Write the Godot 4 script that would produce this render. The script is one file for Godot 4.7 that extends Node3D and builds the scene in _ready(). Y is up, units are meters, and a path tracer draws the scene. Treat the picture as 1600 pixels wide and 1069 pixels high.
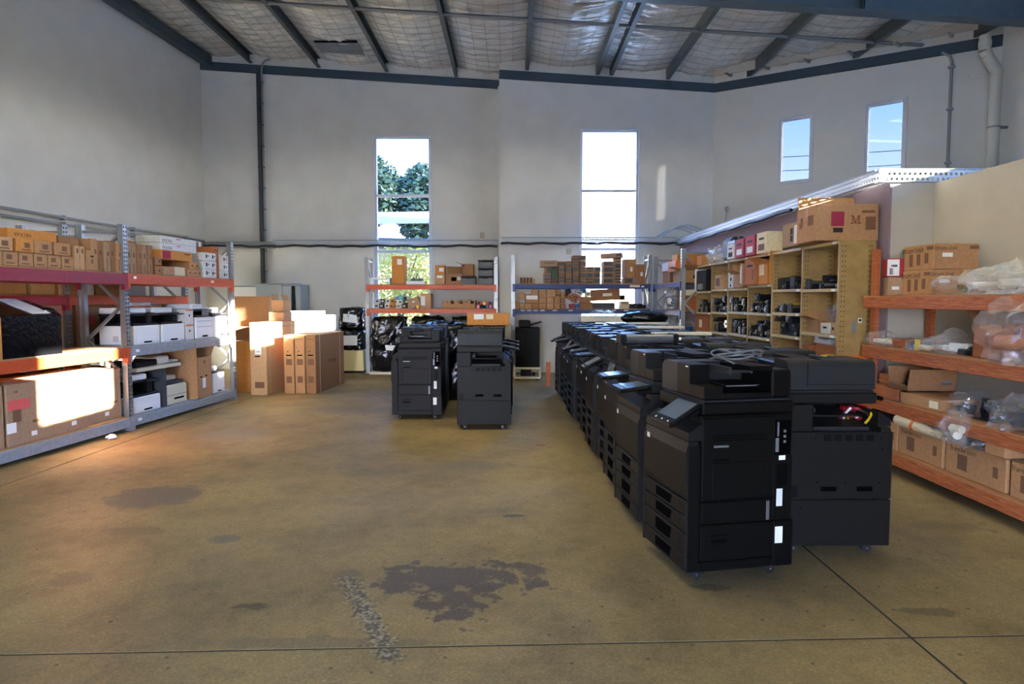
extends Node3D
# y is up, metres. The camera stands at x = 0, z = 0; the back of the hall is at z = -15.

var M := {}
var used := {}
var cache := {}
var rng := RandomNumberGenerator.new()
const ORD := ["first", "second", "third", "fourth", "fifth", "sixth", "seventh", "eighth", "ninth", "tenth", "eleventh", "twelfth", "thirteenth"]


# ---------------------------------------------------------------- naming and parenting
func numbered(n: String) -> String:
	used[n] = used.get(n, -1) + 1
	return n if used[n] == 0 else "%s_%03d" % [n, used[n]]

func tag(o: Node3D, label: String, category: String, group := "") -> Node3D:
	o.set_meta("label", label)
	o.set_meta("category", category)
	if group:
		o.set_meta("group", group)
	return o

func thing(called: String, label: String, category: String, at := Vector3.ZERO, turn := 0.0, group := "") -> Node3D:
	var o := Node3D.new()
	o.name = numbered(called)
	add_child(o)
	o.position = at
	o.rotation.y = turn
	return tag(o, label, category, group)

func obj(called: String, shape, m: String, parent: Node = null, at := Vector3.ZERO) -> MeshInstance3D:
	var o := MeshInstance3D.new()
	o.mesh = shape.commit() if shape is SurfaceTool else shape
	o.material_override = M[m]
	o.position = at
	if parent == null:
		o.name = numbered(called)
		add_child(o)
	else:
		o.name = called
		parent.add_child(o, true)
	return o

func struct(called: String, shape, m: String, parent: Node = null) -> MeshInstance3D:
	var o := obj(called, shape, m, parent)
	if parent == null:
		o.set_meta("kind", "structure")
	return o

func setting(called: String) -> Node3D:
	var o := Node3D.new()
	o.name = numbered(called)
	add_child(o)
	o.set_meta("kind", "structure")
	return o

func dup(root: Node3D, at: Vector3, turn: float, label: String, group := "") -> Node3D:
	var r: Node3D = root.duplicate()
	r.name = numbered(root.name)
	add_child(r)
	r.position = at
	r.rotation = Vector3(0, turn, 0)
	r.set_meta("label", label)
	if group:
		r.set_meta("group", group)
	return r


# ---------------------------------------------------------------- shapes
func S() -> SurfaceTool:
	var st := SurfaceTool.new()
	st.begin(Mesh.PRIMITIVE_TRIANGLES)
	return st

func q(st: SurfaceTool, a: Vector3, b: Vector3, c: Vector3, d: Vector3, n: Vector3) -> void:
	st.set_normal(n)
	var l := [a, c, b, a, d, c] if (b - a).cross(c - a).dot(n) > 0.0 else [a, b, c, a, c, d]
	for v in l:
		st.add_vertex(v)

func t3(st: SurfaceTool, a: Vector3, b: Vector3, c: Vector3, n: Vector3) -> void:
	st.set_normal(n)
	for v in ([a, c, b] if (b - a).cross(c - a).dot(n) > 0.0 else [a, b, c]):
		st.add_vertex(v)

# a box of size s round c, its edges chamfered by b
func bx(st: SurfaceTool, c: Vector3, s: Vector3, b := 0.0, T := Transform3D()) -> void:
	var h := s * 0.5
	b = minf(b, minf(h.x, minf(h.y, h.z)) * 0.9)
	var B := T.basis
	for ax in 3:
		var u := (ax + 1) % 3
		var w := (ax + 2) % 3
		for sg in [-1.0, 1.0]:
			var n := Vector3.ZERO
			n[ax] = sg
			var p := []
			for k in [[-1, -1], [1, -1], [1, 1], [-1, 1]]:
				var v := Vector3.ZERO
				v[ax] = sg * h[ax]
				v[u] = k[0] * (h[u] - b)
				v[w] = k[1] * (h[w] - b)
				p.append(T * (c + v))
			q(st, p[0], p[1], p[2], p[3], (B * n).normalized())
		if b > 0.0:
			for s1 in [-1.0, 1.0]:
				for s2 in [-1.0, 1.0]:
					var n := Vector3.ZERO
					n[u] = s1
					n[w] = s2
					var p := []
					for k in [[-1, 0], [1, 0], [1, 1], [-1, 1]]:
						var v := Vector3.ZERO
						v[ax] = k[0] * (h[ax] - b)
						v[u] = s1 * (h[u] - (b if k[1] else 0.0))
						v[w] = s2 * (h[w] - (0.0 if k[1] else b))
						p.append(T * (c + v))
					q(st, p[0], p[1], p[2], p[3], (B * n).normalized())
	if b > 0.0:
		for sx in [-1.0, 1.0]:
			for sy in [-1.0, 1.0]:
				for sz in [-1.0, 1.0]:
					var g := Vector3(sx, sy, sz)
					t3(st, T * (c + g * Vector3(h.x, h.y - b, h.z - b)), T * (c + g * Vector3(h.x - b, h.y, h.z - b)), T * (c + g * Vector3(h.x - b, h.y - b, h.z)), (B * g).normalized())

# from corner lo to corner hi
func bb(st: SurfaceTool, lo: Vector3, hi: Vector3, b := 0.0, T := Transform3D()) -> void:
	bx(st, (lo + hi) * 0.5, (hi - lo).abs(), b, T)

func one(s: Vector3, b := 0.0) -> ArrayMesh:
	var k := "box%v %f" % [s.snapped(Vector3.ONE * 0.001), b]
	if not cache.has(k):
		var st := S()
		bx(st, Vector3(0, s.y * 0.5, 0), s, b)
		cache[k] = st.commit()
	return cache[k]

func cyl(st: SurfaceTool, a: Vector3, b: Vector3, r0: float, r1 := -1.0, n := 12, caps := true) -> void:
	if r1 < 0.0:
		r1 = r0
	var ax := (b - a).normalized()
	var u := ax.cross(Vector3.UP if absf(ax.y) < 0.9 else Vector3.RIGHT).normalized()
	var w := ax.cross(u)
	for i in n:
		var d0 := u * cos(TAU * i / n) + w * sin(TAU * i / n)
		var d1 := u * cos(TAU * (i + 1) / n) + w * sin(TAU * (i + 1) / n)
		var vs := [[a + d0 * r0, d0], [a + d1 * r0, d1], [b + d1 * r1, d1], [a + d0 * r0, d0], [b + d1 * r1, d1], [b + d0 * r1, d0]]
		var flip: bool = (vs[1][0] - vs[0][0]).cross(vs[2][0] - vs[0][0]).dot(d0 + d1) > 0.0
		for k in ([0, 2, 1, 3, 5, 4] if flip else [0, 1, 2, 3, 4, 5]):
			st.set_normal(vs[k][1])
			st.add_vertex(vs[k][0])
		if caps:
			if r0 > 0.0:
				t3(st, a, a + d0 * r0, a + d1 * r0, -ax)
			if r1 > 0.0:
				t3(st, b, b + d0 * r1, b + d1 * r1, ax)

func tube(st: SurfaceTool, pts: Array, r: float, n := 6) -> void:
	for i in pts.size() - 1:
		cyl(st, pts[i], pts[i + 1], r, r, n, i == 0 or i == pts.size() - 2)

# a polygon in x, y drawn out along z from z0 to z1, placed by T
func prism(st: SurfaceTool, poly: Array, z0: float, z1: float, T := Transform3D()) -> void:
	var pp := PackedVector2Array(poly)
	var area := 0.0
	for i in pp.size():
		area += pp[i].cross(pp[(i + 1) % pp.size()])
	var idx := Geometry2D.triangulate_polygon(pp)
	for k in range(0, idx.size(), 3):
		for z in [z0, z1]:
			var n := Vector3(0, 0, signf(z - (z0 + z1) * 0.5))
			t3(st, T * Vector3(pp[idx[k]].x, pp[idx[k]].y, z), T * Vector3(pp[idx[k + 1]].x, pp[idx[k + 1]].y, z), T * Vector3(pp[idx[k + 2]].x, pp[idx[k + 2]].y, z), (T.basis * n).normalized())
	for i in pp.size():
		var a := pp[i]
		var b := pp[(i + 1) % pp.size()]
		var e := (b - a).normalized()
		var n := Vector3(e.y, -e.x, 0) * signf(area)
		q(st, T * Vector3(a.x, a.y, z0), T * Vector3(b.x, b.y, z0), T * Vector3(b.x, b.y, z1), T * Vector3(a.x, a.y, z1), (T.basis * n).normalized())

# a smooth closed lump: an ellipsoid (boxy > 0 squares it) ruffled by noise
func lump(c: Vector3, r: Vector3, amp: float, freq: float, sd: int, boxy := 0.0, nu := 26, nv := 16, flat_base := true, facets := false) -> ArrayMesh:
	var no := FastNoiseLite.new()
	no.seed = sd
	no.frequency = freq
	no.fractal_octaves = 3
	var ridge := FastNoiseLite.new()
	ridge.seed = sd + 7
	ridge.frequency = freq * 1.7
	ridge.fractal_type = FastNoiseLite.FRACTAL_RIDGED
	ridge.fractal_octaves = 2
	var st := S()
	for j in nv + 1:
		for i in nu + 1:
			var a := TAU * (i % nu) / nu
			var e := PI * j / nv - PI * 0.5
			var d := Vector3(cos(a) * cos(e), sin(e), sin(a) * cos(e))
			var m := maxf(absf(d.x), maxf(absf(d.y), absf(d.z)))
			var p := d.lerp(d / m, boxy) * r
			p += d * amp * (no.get_noise_3dv(p) + 0.7 * ridge.get_noise_3dv(p))
			if flat_base:
				p.y = maxf(p.y, -r.y)
			st.set_smooth_group(-1 if facets else 0)
			st.set_uv(Vector2(float(i) / nu, float(j) / nv))
			st.add_vertex(c + p)
	for j in nv:
		for i in nu:
			var k := j * (nu + 1) + i
			for v in [k, k + nu + 1, k + 1, k + 1, k + nu + 1, k + nu + 2]:
				st.add_index(v)
	if facets:
		st.deindex()
	st.generate_normals()
	return st.commit()

func words(text: String, size: float, font := "Droid Sans", bold := false) -> TextMesh:
	var k := "text" + text + str(size) + font
	if not cache.has(k):
		var f := SystemFont.new()
		f.font_names = PackedStringArray([font])
		if bold:
			f.font_weight = 700
		var t := TextMesh.new()
		t.text = text
		t.font = f
		t.font_size = 24
		t.pixel_size = size / 24.0
		t.depth = 0.001
		t.curve_step = 4.0
		cache[k] = t
	return cache[k]

func write(parent: Node3D, text: String, size: float, m: String, at: Vector3, face := "f", font := "Droid Sans", called := "lettering") -> void:
	var o := obj(called, words(text, size, font), m, parent, at)
	o.rotation.y = {"f": 0.0, "r": PI / 2, "l": -PI / 2, "b": PI}.get(face, 0.0)
	if face == "t":
		o.rotation.x = -PI / 2


# ---------------------------------------------------------------- materials
func noise_tex(freq: float, lo: Color, hi: Color, sd: int, size := 512, normal := false, oct := 4, strength := 4.0) -> NoiseTexture2D:
	var n := FastNoiseLite.new()
	n.seed = sd
	n.frequency = freq
	n.fractal_octaves = oct
	var t := NoiseTexture2D.new()
	t.width = size
	t.height = size
	t.seamless = true
	t.noise = n
	if normal:
		t.as_normal_map = true
		t.bump_strength = strength
	else:
		var g := Gradient.new()
		g.set_color(0, lo)
		g.set_color(1, hi)
		t.color_ramp = g
	return t

func mat(key: String, col: Color, rough := 0.8, metal := 0.0, tex: Texture2D = null, scale := 1.0) -> StandardMaterial3D:
	var m := StandardMaterial3D.new()
	m.resource_name = key
	m.albedo_color = col
	m.roughness = rough
	m.metallic = metal
	if tex:
		m.albedo_texture = tex
		m.uv1_triplanar = true
		m.uv1_world_triplanar = true
		m.uv1_scale = Vector3.ONE * scale
	M[key] = m
	return m

func c8(r: int, g: int, b: int) -> Color:
	return Color(r / 255.0, g / 255.0, b / 255.0)

func materials() -> void:
	var mott := noise_tex(0.012, Color(0.86, 0.86, 0.86), Color(1, 1, 1), 3)
	var fine := noise_tex(0.05, Color(0.84, 0.84, 0.84), Color(1, 1, 1), 5)
	var wallt := noise_tex(0.006, Color(0.955, 0.953, 0.946), Color(1, 1, 1), 11, 1024)
	var bump := noise_tex(0.03, Color.BLACK, Color.WHITE, 21, 512, true, 4, 2.0)
	mat("wall", c8(217, 216, 209), 0.75, 0, wallt, 0.22)
	mat("wall_white", c8(190, 183, 168), 0.7, 0, wallt, 0.3)
	mat("wall_purple", c8(139, 121, 131), 0.75, 0, wallt, 0.3)
	mat("trim_blue", c8(62, 78, 90), 0.5, 0.1)
	mat("purlin", c8(98, 106, 108), 0.45, 0.5, fine, 0.7)
	mat("rafter", c8(72, 88, 97), 0.5, 0.15, mott, 0.6)
	var foil := mat("foil", c8(216, 216, 212), 0.34, 0.25, mott, 0.5)
	foil.normal_enabled = true
	foil.normal_texture = bump
	foil.normal_scale = 0.5
	mat("wire", c8(120, 120, 118), 0.4, 0.7)
	mat("galv", c8(176, 180, 182), 0.38, 0.75, fine, 3.0)
	mat("galv_dull", c8(150, 154, 156), 0.5, 0.5, fine, 2.0)
	mat("pipe_grey", c8(140, 145, 146), 0.5, 0.3)
	mat("pvc", c8(196, 194, 182), 0.45)
	mat("frame_white", c8(214, 216, 220), 0.4)
	mat("cable_black", c8(24, 24, 26), 0.5)
	mat("orange", c8(206, 84, 38), 0.42, 0, mott, 2.0)
	mat("redbeam", c8(150, 34, 52), 0.42, 0, mott, 2.0)
	mat("bluebeam", c8(34, 62, 126), 0.5, 0, mott, 2.0)
	mat("greybeam", c8(150, 156, 164), 0.45, 0, mott, 2.0)
	mat("chip", c8(176, 136, 94), 0.8, 0, fine, 1.5)
	mat("deck_steel", c8(150, 154, 158), 0.5, 0.3)
	var box_tex := noise_tex(0.02, Color(0.9, 0.89, 0.87), Color(1, 1, 1), 31)
	mat("card", c8(184, 138, 95), 0.85, 0, box_tex, 2.0)
	mat("card_dark", c8(158, 114, 76), 0.85, 0, box_tex, 2.0)
	mat("card_grey", c8(168, 136, 106), 0.85, 0, box_tex, 2.0)
	mat("card_orange", c8(206, 138, 66), 0.85, 0, box_tex, 2.0)
	mat("card_rust", c8(178, 108, 66), 0.85, 0, box_tex, 2.0)
	mat("card_pale", c8(196, 156, 114), 0.85, 0, box_tex, 2.0)
	mat("card_inside", c8(150, 110, 74), 0.9, 0, box_tex, 2.0)
	mat("card_green", c8(92, 118, 100), 0.85, 0, box_tex, 2.0)
	mat("card_blue", c8(60, 130, 170), 0.8)
	mat("card_white", c8(218, 218, 216), 0.7, 0, box_tex, 2.0)
	mat("card_cream", c8(222, 208, 176), 0.75, 0, box_tex, 2.0)
	mat("card_red", c8(168, 34, 48), 0.7, 0, box_tex, 2.0)
	mat("card_black", c8(34, 34, 36), 0.7)
	mat("tape", c8(170, 124, 82), 0.3)
	mat("strap_white", c8(214, 206, 190), 0.5)
	mat("strap_yellow", c8(196, 180, 84), 0.5)
	mat("paper", c8(236, 236, 234), 0.8)
	mat("paper_cream", c8(230, 220, 190), 0.8)
	mat("ink", c8(44, 34, 30), 0.85)
	mat("ink_soft", c8(116, 82, 58), 0.85)
	mat("ink_red", c8(214, 92, 86), 0.85)
	mat("ink_pink", c8(150, 36, 60), 0.85)
	mat("ink_brown", c8(120, 40, 36), 0.85)
	var plast := noise_tex(0.2, Color(0.93, 0.93, 0.93), Color(1, 1, 1), 51, 256)
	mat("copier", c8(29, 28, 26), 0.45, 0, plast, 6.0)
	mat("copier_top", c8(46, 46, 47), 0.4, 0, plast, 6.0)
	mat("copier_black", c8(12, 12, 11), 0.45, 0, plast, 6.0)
	mat("copier_deep", c8(16, 16, 18), 0.6)
	mat("copier_line", c8(22, 22, 24), 0.7)
	mat("chrome", c8(170, 172, 176), 0.25, 0.9)
	mat("steel_grey", c8(128, 130, 132), 0.4, 0.6)
	mat("screen", c8(92, 102, 116), 0.22)
	mat("rubber", c8(22, 22, 22), 0.7)
	mat("roller", c8(92, 94, 98), 0.25, 0.3)
	mat("wrap", c8(12, 12, 14), 0.2)
	mat("plastic_white", c8(226, 227, 228), 0.4)
	mat("plastic_cream", c8(212, 204, 182), 0.45)
	mat("plastic_black", c8(26, 26, 28), 0.4)
	mat("plastic_part", c8(40, 40, 43), 0.38)
	mat("plastic_grey", c8(96, 100, 104), 0.4)
	mat("plastic_red", c8(170, 24, 40), 0.35)
	mat("plastic_pink", c8(190, 30, 90), 0.35)
	mat("plastic_yellow", c8(226, 190, 30), 0.4)
	mat("plastic_blue", c8(28, 90, 160), 0.35)
	mat("plastic_teal", c8(70, 176, 190), 0.45)
	mat("plastic_orange", c8(214, 110, 40), 0.45)
	mat("crate_grey", c8(92, 96, 98), 0.5)
	mat("beige", c8(174, 142, 84), 0.5, 0, mott, 1.0)
	mat("beige_edge", c8(184, 160, 108), 0.45)
	mat("hole", c8(30, 28, 24), 0.9)  # painted on in place of the shade inside punched holes
	mat("cabinet_grey", c8(150, 158, 162), 0.45)
	mat("cream_metal", c8(212, 196, 142), 0.5)
	mat("dark_grey", c8(56, 60, 64), 0.5)
	var grain := FastNoiseLite.new()
	grain.seed = 4
	grain.frequency = 0.02
	grain.domain_warp_enabled = true
	grain.domain_warp_amplitude = 20.0
	var gi := Image.create(256, 256, false, Image.FORMAT_RGB8)
	for y in 256:
		for x in 256:
			var v := 0.5 + 0.5 * sin(y * 0.35 + 9.0 * grain.get_noise_2d(x * 0.25, y * 1.3)) * 0.6 + 0.3 * grain.get_noise_2d(x * 0.6, y * 6.0)
			gi.set_pixel(x, y, Color(0.66, 0.52, 0.42).lerp(Color.WHITE, clampf(v, 0, 1)))
	var gt := ImageTexture.create_from_image(gi)
	var timber := mat("timber", c8(206, 126, 78), 0.6)
	timber.albedo_texture = gt
	timber.uv1_triplanar = true
	timber.uv1_scale = Vector3(1.4, 5.0, 1.4)
	mat("timber_deck", c8(190, 132, 84), 0.7, 0, fine, 1.5)
	var bag := mat("bag", Color(0.93, 0.93, 0.92, 0.075), 0.1)
	bag.transparency = BaseMaterial3D.TRANSPARENCY_ALPHA
	bag.normal_enabled = true
	bag.normal_texture = noise_tex(0.015, Color.BLACK, Color.WHITE, 61, 512, true, 5, 8.0)
	bag.uv1_triplanar = true
	bag.uv1_scale = Vector3.ONE * 3.0
	M["wrap"].normal_enabled = true
	M["wrap"].normal_texture = noise_tex(0.012, Color.BLACK, Color.WHITE, 63, 512, true, 5, 3.0)
	M["wrap"].uv1_triplanar = true
	M["wrap"].uv1_scale = Vector3.ONE * 2.0
	var milk := mat("bag_milky", Color(0.9, 0.9, 0.88, 0.26), 0.2)
	milk.transparency = BaseMaterial3D.TRANSPARENCY_ALPHA
	var glass := mat("glass_clear", Color(0.8, 0.86, 0.86, 0.12), 0.02)
	glass.transparency = BaseMaterial3D.TRANSPARENCY_ALPHA
	var tint := mat("glass_added_tint", Color(0.05, 0.055, 0.06, GLASS_TINT), 0.02)  # tint added to the panes so the sky beyond reads blue
	tint.transparency = BaseMaterial3D.TRANSPARENCY_ALPHA
	var dim := mat("glass_added_tint_mid", Color(0.05, 0.055, 0.06, 0.84), 0.02)  # tint added to hold back the brightness of sky and trees
	dim.transparency = BaseMaterial3D.TRANSPARENCY_ALPHA
	var weak_tint := mat("glass_added_tint_weak", Color(0.05, 0.055, 0.06, 0.7), 0.02)  # weaker tint, added to cut the glare of the sky
	weak_tint.transparency = BaseMaterial3D.TRANSPARENCY_ALPHA
	for k in ["copier", "copier_top", "copier_black", "plastic_black", "plastic_part", "wall", "wall_white"]:
		M[k].metallic_specular = 0.26
	# perforated tray steel
	var pi := Image.create(64, 64, false, Image.FORMAT_RGBA8)
	for y in 64:
		for x in 64:
			var cx := fposmod(x + (16 if y >= 32 else 0), 32.0) - 16.0
			var cy := fposmod(y, 32.0) - 16.0
			var solid: bool = (cx * cx) / 150.0 + (cy * cy) / 110.0 > 1.0
			pi.set_pixel(x, y, Color(0.75, 0.77, 0.78, 1.0 if solid else 0.0))
	var perf := mat("perforated", Color.WHITE, 0.4, 0.15)
	perf.albedo_texture = ImageTexture.create_from_image(pi)
	perf.transparency = BaseMaterial3D.TRANSPARENCY_ALPHA_SCISSOR
	perf.alpha_scissor_threshold = 0.5
	mat("leaf_green", c8(92, 112, 58), 0.6).backlight_enabled = true
	M["leaf_green"].backlight = Color(0.2, 0.24, 0.06)
	mat("leaf_dark", c8(40, 62, 40), 0.6)
	mat("leaf_yellow", c8(196, 176, 84), 0.6).backlight_enabled = true
	M["leaf_yellow"].backlight = Color(0.4, 0.34, 0.1)
	mat("bark", c8(90, 74, 60), 0.9)
	mat("render_tan", c8(206, 180, 138), 0.85, 0, mott, 0.5)
	mat("fascia_pale", c8(196, 188, 172), 0.7)
	mat("roof_dark", c8(70, 78, 84), 0.7)
	mat("ground_out", c8(168, 160, 146), 0.9, 0, mott, 0.5)
	mat("joint", c8(58, 52, 42), 0.95)
	mat("added_skylight", Color(0.12, 0.12, 0.12), 0.9).backlight_enabled = true
	M["added_skylight"].backlight = Color(1.0, 0.87, 0.67)  # warm diffuse light of the added roof strips
	mat("painted_slot", c8(6, 6, 6), 1.0).metallic_specular = 0.1  # near-black that paints in the shade of slots, grips and holes
const ADDED_SKY_STRIPS := [[-4.2, -2.9], [-1.2, 0.2], [1.9, 3.2]]  # unseen roof strips, added to brighten the hall from above

func _ready() -> void:
	# camera
	var cam := Camera3D.new()
	cam.name = "camera"
	cam.position = Vector3(0, 1.58, 0)
	cam.rotation.x = -atan(66.5 / 1050.0)
	cam.fov = rad_to_deg(2.0 * atan(534.5 / 1050.0))
	cam.near = 0.05
	cam.far = 300.0
	add_child(cam)
	# sky
	var sky := ProceduralSkyMaterial.new()
	sky.sky_top_color = c8(84, 150, 236)
	sky.sky_horizon_color = c8(252, 246, 236)
	sky.sky_curve = 0.09
	sky.ground_bottom_color = c8(130, 116, 96)
	sky.ground_horizon_color = c8(206, 198, 184)
	sky.energy_multiplier = 1.0
	sky.sky_energy_multiplier = 5.0
	sky.ground_energy_multiplier = 2.0
	var env := Environment.new()
	env.background_mode = Environment.BG_SKY
	env.sky = Sky.new()
	env.sky.sky_material = sky
	env.tonemap_mode = Environment.TONE_MAPPER_LINEAR
	env.tonemap_exposure = 2.4
	env.sdfgi_enabled = true
	env.ssao_enabled = true
	env.ssil_enabled = true
	var we := WorldEnvironment.new()
	we.name = "world_environment"
	we.environment = env
	add_child(we)
	# low sun from behind the camera, over the office roof, through the high windows
	var sun := DirectionalLight3D.new()
	sun.name = "sun"
	add_child(sun)
	sun.look_at_from_position(Vector3(20, 10, 10), Vector3(20, 10, 10) + Vector3(-1.0, -0.28, -0.45), Vector3.UP)
	sun.light_color = c8(255, 250, 240)
	sun.light_energy = 26.0
	sun.light_angular_distance = 0.53
	sun.shadow_enabled = true
	rng.seed = 7
	materials()
	shell()
	services()
	outside()
	left_racks()
	corner_goods()
	back_racks()
	right_side()
	copiers()

# ---------------------------------------------------------------- the building
const SLOPE := 0.063
const GLASS_TINT := 0.982

func eave(x: float) -> float:      # top of the steel trim along the walls; the roof falls towards +x
	return 6.40 - SLOPE * x

# a wall whose inner face runs a -> b (x, depth), openings [u0, u1, y0, y1] in metres along it; it is built away from the room on side sg
func wall(called: String, a: Vector2, b: Vector2, opens: Array, sg: float, m := "wall", top := 7.4, thick := 0.22, into: Node3D = null) -> Node3D:
	var st := S()
	var e := (b - a).normalized()
	var T := Transform3D(Basis(Vector3(e.x, 0, -e.y), Vector3.UP, Vector3(e.y, 0, e.x) * sg), Vector3(a.x, 0, -a.y))
	var len := a.distance_to(b)
	var cuts := [0.0]
	for o in opens:
		cuts.append(o[0])
		cuts.append(o[1])
	cuts.append(len)
	for i in cuts.size() - 1:
		if i % 2 == 0:
			bb(st, Vector3(cuts[i], -0.1, 0), Vector3(cuts[i + 1], top, thick), 0.0, T)
		else:
			var o: Array = opens[i / 2]
			if o[2] > 0.0:
				bb(st, Vector3(o[0], -0.1, 0), Vector3(o[1], o[2], thick), 0.0, T)
			bb(st, Vector3(o[0], o[3], 0), Vector3(o[1], top, thick), 0.0, T)
	return struct(called, st, m, into)

# an aluminium window in an opening of the wall a -> b: frame, transoms at the given heights, panes
func window(n: int, a: Vector2, b: Vector2, o: Array, rails: Array, sg: float, glass := "glass_added_tint", deep := 0.12) -> void:
	var e := (b - a).normalized()
	var w := setting("window_%d" % n)
	w.transform = Transform3D(Basis(Vector3(e.x, 0, -e.y), Vector3.UP, Vector3(e.y, 0, e.x) * sg), Vector3(a.x, 0, -a.y))
	var st := S()
	var f := 0.045
	for x in [o[0] + f * 0.5, o[1] - f * 0.5]:
		bb(st, Vector3(x - f * 0.5, o[2], deep - 0.09), Vector3(x + f * 0.5, o[3], deep), 0.006)
	for y in [o[2] + f * 0.5, o[3] - f * 0.5]:
		bb(st, Vector3(o[0] + f, y - f * 0.5, deep - 0.09), Vector3(o[1] - f, y + f * 0.5, deep), 0.006)
	# a narrow reveal bead round the opening on the room side
	for x in [o[0] - 0.03, o[1]]:
		bb(st, Vector3(x, o[2] - 0.03, -0.012), Vector3(x + 0.03, o[3] + 0.03, 0.02), 0.004)
	for y in [o[2] - 0.03, o[3]]:
		bb(st, Vector3(o[0], y, -0.012), Vector3(o[1], y + 0.03, 0.02), 0.004)
	obj("window_frame", st, "frame_white", w)
	var ys := [o[2] + f]
	for r in rails:
		var bar := S()
		bb(bar, Vector3(o[0] + f, r - 0.03, deep - 0.08), Vector3(o[1] - f, r + 0.03, deep - 0.01), 0.005)
		obj("transom", bar, "frame_white", w)
		ys.append(r)
	ys.append(o[3] - f)
	for i in ys.size() - 1:
		var p := S()
		var y0: float = ys[i]
		var y1: float = ys[i + 1]
		q(p, Vector3(o[0] + f, y0, deep - 0.045), Vector3(o[1] - f, y0, deep - 0.045), Vector3(o[1] - f, y1, deep - 0.045), Vector3(o[0] + f, y1, deep - 0.045), Vector3(0, 0, -1))
		obj("pane", p, glass, w)

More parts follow.
